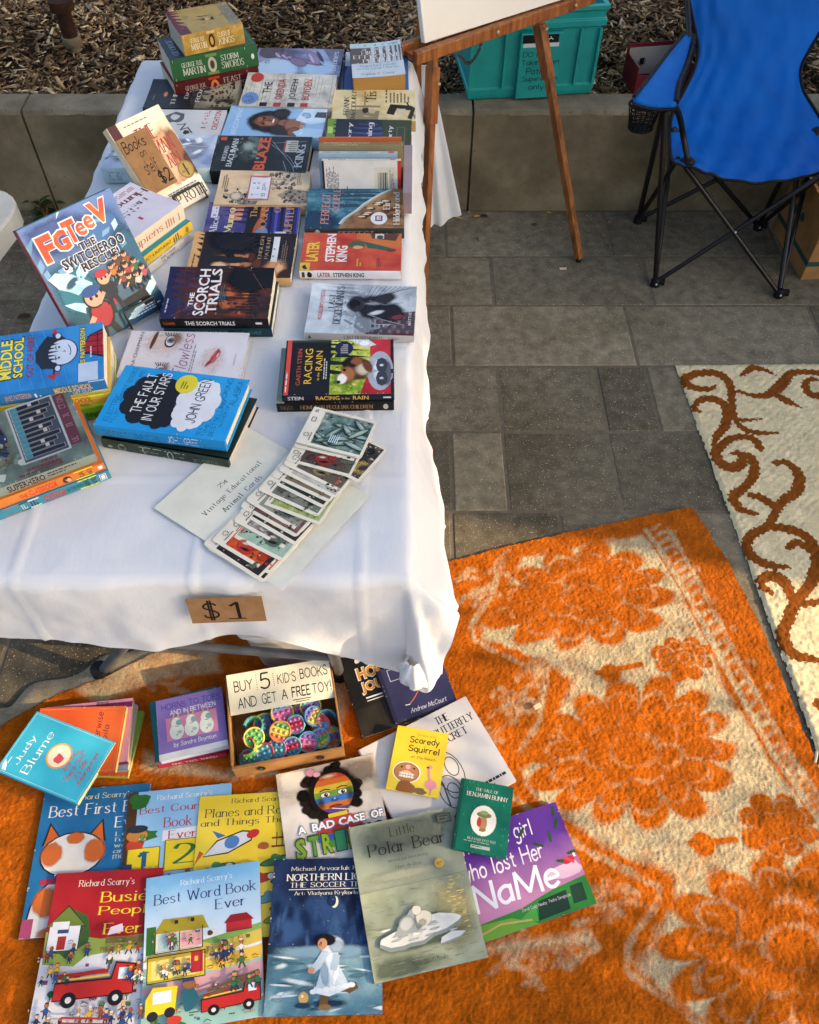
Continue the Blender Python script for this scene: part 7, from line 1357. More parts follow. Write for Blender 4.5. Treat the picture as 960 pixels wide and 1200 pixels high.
def busy(A, x0, y0, x1, y1, n, cols, s=.03):
    ink = '#2a2420'; sk = ['#a8643a','#c8905a','#d8b08a','#8a5a3a']
    for k in range(int(n*1.5)):
        q = s*A.r.uniform(.55, .95); x, y = A.r.uniform(x0, x1), A.r.uniform(y0, y1); c = A.r.choice(cols); a = A.W/A.H; l = A.r.uniform(-.6, .6)
        for sx in (-1, 1): A.line([(x+sx*q*.3, y-q*.5*a), (x+sx*q*(.4+abs(l)), y-q*1.9*a)], q*.45, A.r.choice(['#2a3048','#4a3a2c','#27365a']))
        A.blob(x, y, q*.95, q*1.15*a, ink, 9, .2); A.blob(x, y, q*.8, q*a, c, 9, .2); A.line([(x-q*.6, y+q*.2*a), (x-q*1.4, y+(l-.2)*q*a)], q*.35, c); A.line([(x+q*.6, y+q*.2*a), (x+q*1.4, y-(l+.1)*q*a)], q*.35, c)
        A.ell(x, y+q*1.5*a, q*.75, q*.75*a, ink, n=10); A.ell(x, y+q*1.5*a, q*.62, q*.62*a, A.r.choice(sk), n=10); A.ell(x, y+q*2.05*a, q*.6, q*.28*a, A.r.choice(cols), n=8); A.ell(x+q*.2, y+q*1.5*a, q*.1, q*.1*a, ink, n=6)
def busy_old(A, x0, y0, x1, y1, n, cols, s=.03):
    for k in range(n):
        x, y = A.r.uniform(x0, x1), A.r.uniform(y0, y1); c = A.r.choice(cols); A.blob(x, y, s, s*1.0, c, 9, .3); A.ell(x, y+s*.95, s*.5, s*.36, A.r.choice(['#a8643a','#c8905a','#8a5a3a','#d8c8b0'])); 
        if A.r.random() < .5: A.rect(x-s*.6, y-s*1.3, x-s*.2, y-s*.6, '#2a3048'); A.rect(x+s*.1, y-s*1.3, x+s*.5, y-s*.6, '#2a3048')
BC = ['#b03028','#2a4a8a','#3a6a3a','#c8a030','#d8d4cc','#8a4a2a','#27365a']
def props(A, x0, y0, x1, y1, n, s=.03):
    ink = '#2a2420'; a = A.W/A.H
    for k in range(n):
        x, y, q = A.r.uniform(x0, x1), A.r.uniform(y0, y1), s*A.r.uniform(.6, 1.2); t = A.r.randrange(6); c = A.r.choice(['#b03028','#2f6aa8','#d8b030','#4a8a3a','#c87830','#8a4a8a','#d6d2c8'])
        if t == 0:
            A.line([(x, y-q*a*1.2), (x, y)], q*.35, '#5a3a20'); A.blob(x, y+q*a*.7, q*1.0, q*1.1*a, ink, 10, .3); A.blob(x, y+q*a*.7, q*.88, q*a, A.r.choice(['#3f6a2c','#5a8a34','#2f5a2a']), 10, .3)
        elif t == 1:
            A.rect(x-q*1.15, y-q*.45*a, x+q*1.15, y+q*.45*a, ink); A.rect(x-q*1.05, y-q*.36*a, x+q*1.05, y+q*.36*a, c); A.rect(x-q*.5, y+q*.36*a, x+q*.5, y+q*.9*a, ink); A.rect(x-q*.4, y+q*.36*a, x+q*.4, y+q*.8*a, '#cfe0e4')
            for sx in (-.6, .6): A.ell(x+sx*q, y-q*.45*a, q*.34, q*.34*a, ink, n=10); A.ell(x+sx*q, y-q*.45*a, q*.15, q*.15*a, '#c8c8c8', n=8)
        elif t == 2:
            for j in range(3): xx = x+(j-1)*q*.7; A.line([(xx, y-q*a*.8), (xx, y)], q*.14, '#3f6a2c'); A.ell(xx, y, q*.28, q*.28*a, A.r.choice(['#c8404a','#d8b030','#c878a8']), n=8)
        elif t == 3: A.rect(x-q*.6, y-q*.5*a, x+q*.6, y+q*.5*a, ink); A.rect(x-q*.5, y-q*.4*a, x+q*.5, y+q*.4*a, c); A.line([(x-q*.5, y), (x+q*.5, y)], q*.12, ink)
        elif t == 4: A.line([(x-q, y), (x, y+q*.5*a), (x+q, y)], q*.16, ink); A.line([(x-q*.8, y-q*.6*a), (x+q*.9, y-q*.5*a)], q*.14, '#8a6a3a')
        else: A.fine(x-q, y-q*.3*a, x+q, y+q*.3*a, 2, ink)
def a_first(A):
    A.rect(0, 0, 1, 1, 'mix:#1f5c8c,#246898,#2a72a4:3'); A.text("Richard Scarry's", .25, .90, .84, .955, '#d8cf9a', 'serif', 1.1); A.text('Best First Book', .07, .80, 1.08, .885, '#e2e2de', 'serif', 1.05); A.text('Ever', .70, .69, .98, .77, '#e2e2de', 'serif', 1.05)
    for k, t in enumerate(('Learn', 'fun with', 'words', 'and lots', 'more')): A.text(t, .72, .63-.04*k, .72+.05*len(t), .66-.04*k, '#b8c8b0', 'serif', 1.0)
    # plain cat silhouette seen from behind, in the cover's colours
    A.ell(.34, .12, .31, .27, '#2a2420'); A.ell(.34, .12, .295, .258, '#d8d4cc'); A.soft(.18, .22, .14, .12, '#c8662c', 20, .6); A.soft(.48, .12, .14, .10, '#c8662c', -10, .6); A.soft(.30, .02, .2, .05, '#c8662c', 0, .5)
    for sx in (-1, 1): A.poly([(.35+sx*.12,.645),(.35+sx*.245,.765),(.35+sx*.29,.60)], '#2a2420'); A.poly([(.35+sx*.135,.645),(.35+sx*.235,.742),(.35+sx*.272,.60)], '#c8622a')
    A.ell(.35, .53, .295, .155, '#2a2420'); A.ell(.35, .53, .28, .146, '#dad6ce'); A.soft(.16, .54, .12, .10, '#c8662c', 0, .6); A.soft(.55, .54, .12, .10, '#c8662c', 0, .6); A.soft(.36, .64, .10, .05, '#c8662c', 0, .6)
    A.rect(.10, .335, .58, .375, '#a8344a'); A.rect(.0, 0, .10, .12, '#a84a6a')
    A.ell(.80, .36, .08, .03, '#2c4a2c'); A.ell(.80, .38, .05, .03, '#3a6a3a'); A.rect(.72, .28, .88, .35, '#c8a03a')
pic('blue picture book with white and orange animal shape, partly under the red one', [(24.4,1099.4),(157,1090),(178,916.75),(50.6,928.75)], FZ+.004, .006, '#226294', a_first, '' if False else None) if False else pic('blue picture book with white and orange animal shape, partly under the red one', [(24.4,1099.4),(157,1090),(178,916.75),(50.6,928.75)], FZ+.005, .006, '#226294', a_first)
def a_busy(A):
    A.rect(0, .46, 1, 1, 'mix:#8e1a20,#9c2026,#a82a2c:3'); A.rect(0, 0, 1, .46, '#cfd0d6'); A.text("Richard Scarry's", .22, .885, .74, .945, '#e0d8c8', 'serif', 1.1); A.text('Busiest', .44, .79, 1.04, .86, '#dcc83a', 'serif', 1.05); A.text('People', .44, .69, .98, .765, '#dcc83a', 'serif', 1.05); A.text('Ever', .51, .585, .86, .655, '#dcc83a', 'serif', 1.05)
    A.poly([(.02,.42),(.30,.40),(.98,.50),(1,.58),(.5,.56),(.2,.6),(0,.62)], '#8aa04a'); A.poly([(.3,.40),(1,.44),(1,.50),(.4,.46)], '#d6d6d8'); A.rect(.55, .53, .98, .57, '#7a6a3c'); A.blob(.22, .60, .20, .16, '#3f5a2c', 16, .3); cottage(A, .03, .50, 1.25); A.rect(.05, .63, .2, .68, '#dcdcdc')
    props(A, .04, .40, .97, .56, 12); props(A, .03, .02, .97, .40, 34, .028); busy(A, .05, .44, .98, .5, 9, BC); truck(A, .18, .20, 1.35); A.line([(.18,.34),(.62,.36)], .03, '#a02824'); busy(A, .03, .30, .3, .40, 4, BC); busy(A, .8, .3, .98, .48, 5, BC); busy(A, .03, .02, .97, .15, 14, BC, .034); A.poly([(.58,.57),(.72,.59),(.70,.64),(.60,.62)], '#d6c8d8')
    A.line([(.3,.07),(.7,.05)], .015, '#a03028'); A.line([(.3,.10),(.7,.08)], .015, '#a03028')
pic('red topped picture book with yellow title, fire engine and busy street', [(34,1216),(167,1211),(194,1017),(63.75,1023.6)], FZ+.0145, .006, '#98201f', a_busy)
def a_count(A):
    A.rect(0, 0, 1, 1, 'mix:#7fb0d4,#8cbadb,#98c4e2:3'); A.text("Richard Scarry's", .28, .905, .82, .96, '#e2e6e6', 'serif', 1.1); A.text('Best Counting', .12, .80, .92, .88, '#a8283a', 'serif', 1.05); A.text('Book', .36, .70, .64, .78, '#a8283a', 'serif', 1.05); A.poly([(.36,.60),(.72,.60),(.72,.69),(.36,.68)], '#dcdce0'); A.text('Ever', .41, .61, .68, .675, '#a8283a', 'serif', 1.05)
    A.rect(0, 0, .10, 1, '#4a3420'); A.blob(.12, .93, .14, .07, '#2f6a2c', 12, .4); A.blob(.2, .66, .14, .05, '#2f6a2c', 12, .4); A.blob(.12, .60, .10, .10, '#b8402c', 12); A.ell(.12, .66, .10, .045, '#b07838'); A.ell(.12, .71, .10, .03, '#26303c')
    props(A, .14, .58, .32, .74, 4, .03); A.rect(.04, .335, .35, .565, '#6a5a20'); A.rect(.39, .375, .76, .605, '#6a5a20'); A.rect(.05, .34, .34, .56, '#e0c82a'); A.rect(.40, .38, .75, .60, '#e0c82a'); A.text('1', .14, .38, .25, .54, '#2a5a7a', 'serif', 1.4); A.text('2', .47, .42, .68, .57, '#2f6a3a', 'serif', 1.2); busy(A, .05, .2, .7, .36, 7, BC, .04); A.rect(.0, .3, .1, .45, '#2a3a6a')
pic('pale blue counting picture book with yellow number squares', [(135,1092),(262,1076),(275.6,914.5),(150,932.5)], FZ+.0075, .006, '#88b6d8', a_count)
def a_planes(A):
    A.rect(0, 0, 1, 1, 'mix:#d8bc2e,#dfc63e,#e4ce52:3'); A.text("Richard Scarry's", .30, .92, .86, .97, '#4a3a30', 'serif', 1.1); A.text('Planes and Rockets', .06, .835, 1.05, .90, '#27304a', 'serif', 1.05); A.text('and Things That Fly', .03, .755, 1.05, .82, '#27304a', 'serif', 1.05)
    A.poly([(.07,.553),(.19,.668),(.42,.73),(.53,.72),(.51,.652),(.3,.57)], '#2a2420'); A.poly([(.08,.56),(.2,.66),(.42,.72),(.52,.71),(.5,.66),(.3,.58)], '#c8ccd4'); A.ell(.33, .65, .07, .045, '#4a7ab0', 20); A.ell(.52, .70, .06, .03, '#b83034', 20); A.poly([(.08,.58),(.0,.5),(.04,.6)], '#c8602a'); A.poly([(.2,.68),(.14,.74),(.27,.70)], '#3a6aa8')
    for k in range(6): A.line([(.74+.05*k,.60),(.74+.05*k,.70)], .008, '#6a3a2c')
    A.line([(.7,.60),(1,.605)], .016, '#8a2c2c'); A.line([(.7,.66),(1,.665)], .016, '#8a2c2c'); A.blob(.62, .61, .06, .03, '#a85a3a', 10)
    for x, y, c in ((.22,.47,'#4a8a5a'),(.75,.50,'#3f7a4a'),(.6,.38,'#a83a30'),(.85,.38,'#3a6aa0'),(.25,.30,'#4a7a3a'),(.7,.25,'#5a8a9a'),(.8,.12,'#8aa040'),(.85,.20,'#b8483a')):
        A.ell(x, y, .158, .030, '#2a2420', 12); A.ell(x, y, .15, .025, c, 12); A.ell(x, y+.01, .04, .05, c, 60); A.ell(x+.1, y+.015, .03, .02, '#d8d8d8')
    A.rect(0, .42, .5, .48, '#b8aa48') if False else None
pic('yellow picture book with a toy like rocket and propeller planes', [(222,1103),(352,1096),(362,924),(231.75,935.5)], FZ+.010, .006, '#d9bf36', a_planes)
def a_word(A):
    A.rect(0, .40, 1, 1, grad('#cfdde6', '#6fa8d2', 'Y', .5, .95)); A.text("Richard Scarry's", .30, .895, .76, .95, '#d2e2ec', 'serif', 1.1); A.text('Best Word Book', .07, .80, .97, .875, '#26336a', 'serif', 1.05); A.text('Ever', .60, .71, .87, .78, '#26336a', 'serif', 1.05)
    A.rect(0, 0, 1, .40, '#8fb8b0'); A.poly([(0,.28),(1,.34),(1,.22),(.4,.20),(0,.24)], '#c89aa0'); A.poly([(.3,.38),(1,.44),(1,.36),(.6,.32)], '#d8b24a'); A.poly([(.2,.5),(1,.56),(1,.46),(.5,.40)], '#c8b050'); A.poly([(.45,.52),(1,.58),(1,.54),(.6,.49)], '#7aa050')
    A.rect(.02, .48, .1, .66, '#3a6a2c'); A.rect(.04, .30, .52, .46, '#d8c040'); A.rect(.07, .32, .44, .44, '#e0d27a'); A.rect(.10, .48, .50, .62, '#d8d4c4'); A.rect(.12, .50, .30, .60, '#a9c4c0'); A.rect(.31, .50, .49, .60, '#d8a0a0'); A.poly([(.08,.61),(.16,.70),(.50,.69),(.55,.60)], '#a0902c'); A.poly([(.0,.44),(.04,.48),(.56,.46),(.54,.44)], '#b09a34'); A.rect(.40, .33, .50, .46, '#a82a34'); A.rect(.43, .40, .46, .43, '#d8b040')
    A.rect(.70, .55, .92, .62, '#b02c34'); A.poly([(.68,.61),(.74,.66),(.88,.66),(.94,.61)], '#8a2028'); A.blob(.58, .56, .07, .025, '#e0dcd6', 10); A.blob(.56, .565, .03, .02, '#5a3a30', 8)
    props(A, .55, .33, .97, .52, 12, .026); props(A, .03, .02, .97, .28, 22, .028); props(A, .08, .33, .40, .44, 7, .02); props(A, .12, .51, .48, .59, 7, .018); A.line([(.10,.48),(.50,.48)], .008, '#2a2420'); A.line([(.10,.48),(.10,.62)], .008, '#2a2420'); A.line([(.50,.48),(.50,.62)], .008, '#2a2420'); A.line([(.305,.48),(.305,.60)], .008, '#2a2420'); A.line([(.04,.30),(.52,.30),(.52,.46),(.04,.46),(.04,.30)], .008, '#2a2420'); A.rect(.26,.655,.29,.68,'#2a2420'); A.rect(.40,.655,.43,.68,'#2a2420'); A.line([(.70,.55),(.92,.55)], .006, '#2a2420')
    busy(A, .1, .34, .42, .38, 5, BC, .03); busy(A, .1, .52, .48, .56, 4, BC, .028); busy(A, .55, .34, .98, .46, 8, BC, .036); A.poly([(.04,.10),(.28,.11),(.30,.26),(.10,.27),(.04,.2)], '#e0be2a'); A.rect(.1, .17, .25, .24, '#c8dce4'); A.ell(.1, .10, .045, .03, '#26242a'); A.ell(.24, .11, .045, .03, '#26242a'); A.blob(.40, .17, .08, .09, '#2a5a6a', 12, .25); A.ell(.40, .26, .05, .03, '#8a5a3a'); A.rect(.34, .275, .44, .295, '#2a3a6a')
    truck(A, .50, .08, .95); A.line([(.55,.17),(.95,.24)], .02, '#6a4a2c'); A.line([(.55,.20),(.95,.27)], .02, '#6a4a2c'); busy(A, .7, .15, .96, .24, 3, ['#2a6a4a'], .04); A.blob(.28, .03, .11, .03, '#2f6a3a', 10); A.ell(.28, .06, .06, .025, '#b83a30'); A.fine(.4, .06, .48, .09, 2, '#2a2a30'); A.fine(.72, .03, .84, .045, 1, '#2a2a30')
pic('sky blue picture book with a cutaway house and a red fire engine, lower middle', [(170,1205),(313,1199),(301,1007.5),(166.9,1032)], FZ+.020, .007, '#8ab6d4', a_word)
def a_strip(A):
    A.rect(0, 0, 1, 1, 'mix:#a89884,#c4b8a4,#d6ccba:5'); A.soft(.15, .85, .3, .2, '#d8d0c0', 0, .3); A.soft(.85, .8, .3, .2, '#8a7a68', 0, .3, .7); A.poly([(0,0),(1,0),(1,.58),(.8,.60),(.3,.63),(0,.60)], 'mix:#b4aca2,#cac4bc,#d8d4ce:4'); A.specks(0, .3, 1, 1, 80, ['#9a8c78','#dcd6ca','#b0a492'], .002, .007)
    for k in range(46):
        t = A.r.uniform(0, 6.28); q = A.r.uniform(.55, 1.0); A.soft(.53+.31*q*math.cos(t), .65+.27*q*math.sin(t), .07, .055, A.r.choice(['#15100d','#1c1512','#241b16','#0f0b09']), 0, .6)
    A.soft(.53, .66, .30, .26, '#15100d', 0, .75)
    for y0, y1, c, w_ in ((.775,.83,'#c03a24',.12),(.72,.775,'#c8682a',.175),(.665,.72,'#cdb03a',.19),(.61,.665,'#6f9a3c',.19),(.555,.61,'#3f72b4',.185),(.505,.555,'#c06a30',.16),(.455,.505,'#54407c',.115)):
        A.poly([(.54+sg*.195*math.sqrt(max(0, 1-((yy-.645)/.19)**2)), yy-.008*(1-abs(sg*.195*math.sqrt(max(0, 1-((yy-.645)/.19)**2)))/.2)) for sg, ys_ in ((-1, [y0+(y1-y0)*q/4 for q in range(5)]), (1, [y1-(y1-y0)*q/4 for q in range(5)])) for yy in ys_], c)
    A.soft(.40, .56, .06, .10, '#2a2018', 0, .2, .5); A.soft(.70, .60, .06, .14, '#2a2018', 0, .2, .5); A.soft(.52, .80, .12, .03, '#e8d8b0', 0, .2, .5)
    for x in (.455, .625): A.ell(x, .635, .052, .026, '#2a1c14'); A.ell(x, .634, .046, .021, '#e2e2da'); A.ell(x+.006, .632, .021, .019, '#5a3a20'); A.ell(x+.006, .632, .011, .011, '#120c0a'); A.ell(x+.012, .638, .005, .004, '#f0f0f0'); A.line([(x-.05,.672),(x,.685),(x+.05,.675)], .012, '#2a1a10')
    A.soft(.54, .575, .05, .022, '#2a4c80', 0, .4); A.soft(.54, .585, .022, .014, '#86a8d8', 0, .3); A.soft(.54, .515, .075, .018, '#8a3430', 0, .6); A.line([(.475,.515),(.54,.520),(.605,.512)], .008, '#4a1816'); A.line([(.50,.50),(.66,.46)], .010, '#d6d2c8'); A.soft(.34, .87, .06, .05, '#c88a98', 20, .6); A.soft(.40, .84, .05, .03, '#d8a0aa', -20, .6)
    A.rect(.45, .40, .64, .455, '#c8b434'); A.poly([(.30,.28),(.40,.42),(.68,.42),(.80,.28)], '#b03a34'); A.rect(.32, .22, .80, .28, '#2f62a0'); A.rect(.34, .16, .80, .22, '#4a8a3a')
    for t, x0, x1 in (('A', .14, .22), ('BAD', .28, .50), ('CASE', .54, .80), ('OF', .86, .98)): A.text(t, x0-.008, .322, x1+.008, .408, '#5a6a94', wt=.07); A.text(t, x0, .33, x1, .40, '#eceae6', wt=.03)
    for k, (t, c) in enumerate(zip('STRIPES', ('#7aa02c', '#5a9a3a', '#8aa82c', '#3a8a5a', '#c8a02c', '#c8702c', '#b03a3a'))): A.text(t, .09+.128*k, .11, .205+.128*k, .305, '#3a4a2a', wt=.07); A.text(t, .10+.128*k, .12, .195+.128*k, .29, c, wt=.035)
    A.layers = [([(v[0], v[1]*.8+.26*A.H)+tuple(v[2:]) for v in vs], fs, c, fd) for vs, fs, c, fd in A.layers]
pic('pale picture book with a rainbow striped child face and dark curls', [(347,1072),(470,1046),(438,883),(321,908.4)], FZ+.0165, .006, '#c2b8a6', a_strip)
def a_north(A):
    A.rect(0, 0, 1, 1, 'mix:#101a34,#1c2c50,#2c4870:4'); A.soft(.5, .62, .6, .2, '#2c4670', 0, .3); A.soft(.2, .55, .3, .14, '#35527e', 40, .3); A.soft(.8, .5, .35, .12, '#223860', 20, .3)
    for k in range(30): A.soft(A.r.uniform(0, 1), A.r.uniform(.42, .75), A.r.uniform(.03, .08), A.r.uniform(.06, .16), A.r.choice(['#1a2848','#385684','#16223e','#41628e']), A.r.uniform(-20, 20), .2, .6)
    A.rect(0, .0, 1, .375, 'mix:#35566a,#56808f,#8aaab2:7'); A.soft(.5, .38, .7, .06, '#7c9cac', 0, .4)
    for k in range(40): A.soft(A.r.uniform(0, 1), A.r.uniform(.0, .37), A.r.uniform(.04, .2), A.r.uniform(.008, .025), A.r.choice(['#b9d0d4','#6f95a2','#2c4c62','#d2e0e0','#48707f']), A.r.uniform(-12, 12), .3, .8)
    A.text('Michael Arvaarluk Kusugak', .16, .905, .98, .945, '#d6d2c4', 'serif', 1.0); A.text('NORTHERN LIGHTS:', .12, .845, 1.0, .895, '#dedad0', 'serif', 1.4); A.text('THE SOCCER TRAILS', .16, .80, .98, .835, '#dedad0', 'serif', 1.2); A.rect(.15, .785, .90, .79, '#dedad0'); A.text('Art: Vladyana Krykorka', .20, .74, .80, .775, '#d6d2c4', 'serif', 1.1)
    A.ell(.57, .70, .035, .04, '#dcd8b8'); A.ell(.55, .71, .035, .04, '#1d2d50'); A.specks(.03, .43, .97, .9, 50, ['#d8dce0','#a9b4c4'], .002, .005)
    A.soft(.55, .07, .2, .03, '#1c3448', 0, .4, .8); A.line([(.52,.15),(.50,.06)], .07, '#6a5030'); A.ell(.515, .048, .055, .018, '#8a6a40'); A.line([(.64,.17),(.72,.15),(.77,.17)], .055, '#6a5030')
    A.poly([(.42,.14),(.55,.12),(.72,.17),(.66,.25),(.62,.30),(.615,.39),(.50,.40),(.47,.33),(.46,.25)], 'mix:#9cb4c4,#c2d2da,#dce8ea:16'); A.soft(.50, .25, .05, .12, '#8ea6b8', 10, .3, .8); A.soft(.60, .24, .04, .10, '#eef4f4', -10, .3, .8); A.poly([(.40,.135),(.55,.11),(.74,.165),(.735,.195),(.55,.145),(.42,.17)], '#d8e2e6')
    for k in range(7): A.ell(.41+.055*k, .14+.006*k, .03, .016, '#e6ecec', n=8)
    A.line([(.50,.37),(.44,.30),(.40,.275)], .065, '#b9cad4'); A.line([(.60,.35),(.58,.28)], .06, '#a8bcc8'); A.ell(.385, .268, .03, .02, '#c8946c'); A.soft(.55, .425, .13, .065, '#d4dce0', 0, .6); A.soft(.60, .41, .08, .05, '#a2b4c0', 0, .4); A.soft(.50, .455, .11, .045, '#1c1416', 0, .7); A.ell(.475, .43, .042, .036, '#c8946c'); A.soft(.455, .425, .02, .012, '#b06a50', 0, .4); A.ell(.462, .437, .007, .006, '#1a1010')
    A.soft(.33, .105, .05, .045, '#c8a05a', 0, .75); A.soft(.32, .115, .02, .018, '#f0dca8', 0, .3); A.soft(.33, .06, .09, .022, '#1c3a54', 0, .5); A.ell(.93, .60, .06, .05, '#20242a'); A.ell(.93, .60, .045, .037, '#b8bcc0'); A.ell(.93, .60, .03, .025, '#20242a')
pic('night blue picture book with a child in a white parka on ice', [(308.75,1192),(447.9,1189),(448,1004),(321.9,1007.75)], FZ+.024, .005, '#1f2f50', a_north)
def a_polar(A):
    A.rect(0, .545, 1, 1, 'mix:#7c8473,#8d9582,#9ba38e:4'); A.soft(.5, .9, .7, .2, '#626a5c', 0, .3, .7); A.soft(.4, .62, .7, .06, '#a0a48e', 0, .3, .7); A.rect(0, 0, 1, .545, 'mix:#7a826c,#8f9781,#a4aa8e:6'); A.soft(.8, .3, .3, .3, '#a09a70', 0, .2, .8); A.soft(.2, .05, .5, .1, '#5f6852', 0, .3, .7)
    for k in range(150): y = A.r.uniform(.01, .535); x = A.r.uniform(0, .95); l = A.r.uniform(.02, .09)*(1.2-y); A.line([(x, y), (x+l*.5, y+.0015), (x+l, y)], .003, A.r.choice(['#a2a88e','#5a6450','#8a9078','#6a7460']))
    A.line([(0,.545),(1,.548)], .003, '#565e52')
    for k in range(70): y = A.r.uniform(.2, .54); x = .84-.12*(.54-y)+A.r.uniform(-.07,.07)*(1.4-y); A.line([(x, y), (x+.03, y+.001)], .005, A.r.choice(['#c8b46a','#b8a45c','#d8c88a']))
    A.text('Little', .36, .875, .60, .945, '#1f211e', 'serif', .85); A.text('Polar Bear', .13, .765, .86, .85, '#1f211e', 'serif', .95); A.text('Written and illustrated by', .30, .70, .68, .725, '#3a3c36', 'serif', .9); A.text('Hans de Beer', .36, .655, .60, .68, '#3a3c36', 'serif', .9); A.rect(.83, .90, .96, .96, '#565e54'); A.frame(.83, .90, .96, .96, .006, '#2a2e2a'); A.fine(.85, .91, .94, .95, 2, '#2a2e2a'); A.ell(.76, .635, .045, .032, '#b89a4a'); A.fine(.73, .625, .79, .645, 2, '#6a5420')
    A.soft(.5, .185, .5, .06, '#4c5648', 4, .4, .8); A.poly([(.09,.195),(.18,.155),(.30,.150),(.36,.16),(.48,.158),(.58,.19),(.70,.20),(.82,.235),(.85,.27),(.80,.295),(.66,.31),(.44,.30),(.28,.265),(.12,.235)], '#7f8a86'); A.poly([(.10,.215),(.19,.180),(.30,.176),(.37,.184),(.48,.182),(.58,.212),(.70,.222),(.82,.255),(.85,.275),(.80,.30),(.66,.325),(.44,.318),(.28,.275),(.12,.242)], 'mix:#b4b8b0,#c8cac4,#d8dad6:16')
    for k in range(16): A.soft(A.r.uniform(.16, .76), A.r.uniform(.20, .29), .07, .010, A.r.choice(['#a8aeaa','#dfe1de','#969e9a']), 4, .3, .8)
    A.poly([(.62,.125),(.80,.145),(.86,.175),(.74,.195),(.64,.165)], '#828c88'); A.poly([(.62,.14),(.80,.158),(.86,.182),(.74,.20),(.64,.175)], '#c4c8c4')
    A.poly([(.24,.245),(.30,.235),(.42,.24),(.50,.265),(.49,.33),(.45,.385),(.41,.38),(.37,.345),(.31,.32)], '#9aa19c'); A.soft(.36, .30, .10, .06, '#b8bcb6', 30, .4); A.soft(.46, .30, .04, .07, '#7c8480', 0, .3, .8)
    A.soft(.52, .315, .085, .055, '#d8d2be', 0, .75); A.soft(.47, .37, .05, .035, '#dcd6c4', 0, .75); A.soft(.50, .29, .05, .03, '#a8a490', 0, .3, .7); A.text('North-South Books', .34, .045, .66, .075, '#3a3c36', 'serif', .9)
pic('grey green picture book with a white bear on an ice floe', [(439,1154.75),(571,1120.6),(530.6,945.6),(409,969.7)], [.042,.032,.034,.044], .005, '#788070', a_polar)
def a_butter(A):
    A.rect(0, 0, 1, 1, 'mix:#c2c0be,#cac8c6,#d0cecc:3'); 
    for t, y, x0, x1 in (('THE', .855, .665, .78), ('BUTTERFLY', .745, .60, .97), ('SECRET', .64, .60, .86)): A.text(t, x0, y, x1, y+.085, '#1c1c1e', 'serif', 1.7)
    A.fine(.72, .02, .96, .13, 2, '#2a2a2c')
    for cx, cy, rx, ry in ((.56,.38,.11,.22),(.50,.20,.09,.17),(.60,.42,.05,.10),(.52,.2,.045,.08)): 
        pts = [(cx+rx*math.cos(t*.35), cy+ry*math.sin(t*.35)) for t in range(19)]; A.line(pts, .008, '#4a4c44')
    A.line([(.44,.5),(.47,.3),(.44,.08)], .014, '#5a5c52')
pic('large white hardcover picture book with black serif title and a drawn butterfly', [(477,980),(607,917.75),(546.6,817.3),(416.4,879.2)], [.024,.026,.027,.026], .011, '#c8c6c4', a_butter, hard=True)
def a_scar(A):
    A.rect(0, 0, 1, 1, 'mix:#d0b42a,#d8be38,#dec84a:3'); A.text('Scaredy', .28, .74, .86, .875, '#1f1b16', 'pen', 1.25, jit=.5, seed=3); A.text('Squirrel', .28, .60, .88, .735, '#1f1b16', 'pen', 1.25, jit=.5, seed=4); A.text('at the beach', .36, .53, .84, .575, '#5a4a24', 'pen', .9, jit=.4); A.text('Mélanie Watt', .42, .885, .78, .925, '#a8622c', 'pen', .8)
    A.ell(.33, .30, .27, .165, '#e2dccc'); A.ell(.33, .30, .245, .148, '#2a1c12'); A.ell(.33, .30, .235, .142, '#a8744a'); A.soft(.33, .27, .17, .09, '#d0a47c', 0, .5); A.ell(.22, .37, .02, .014, '#16100c'); A.ell(.46, .37, .02, .014, '#16100c'); A.rect(.20, .22, .48, .29, '#e2ded2'); A.line([(.2,.255),(.48,.255)], .008, '#4a3424'); 
    for k in range(6): A.line([(.22+.05*k,.22),(.22+.05*k,.29)], .006, '#4a3424')
    A.ell(.34, .38, .05, .035, '#d8a0a0'); A.blob(.36, .06, .2, .12, '#8a5a34', 14, .2); A.blob(.62, .05, .16, .06, '#7a6440', 12); A.ell(.82, .17, .11, .07, '#d88a9c'); A.line([(.82,.2),(.76,.30),(.74,.40),(.78,.44)], .035, '#d88a9c'); A.ell(.76, .435, .04, .025, '#d88a9c'); A.line([(.84,.12),(.83,.02)], .014, '#c87a8a'); A.blob(.72, .42, .03, .015, '#3a2a2c', 8)
pic('small yellow picture book with hand drawn title resting on the large white one', [(451.6,924.2),(514,935.5),(526,859.5),(467,850.5)], [.038,.040,.044,.042], .006, '#d6bc36', a_scar)
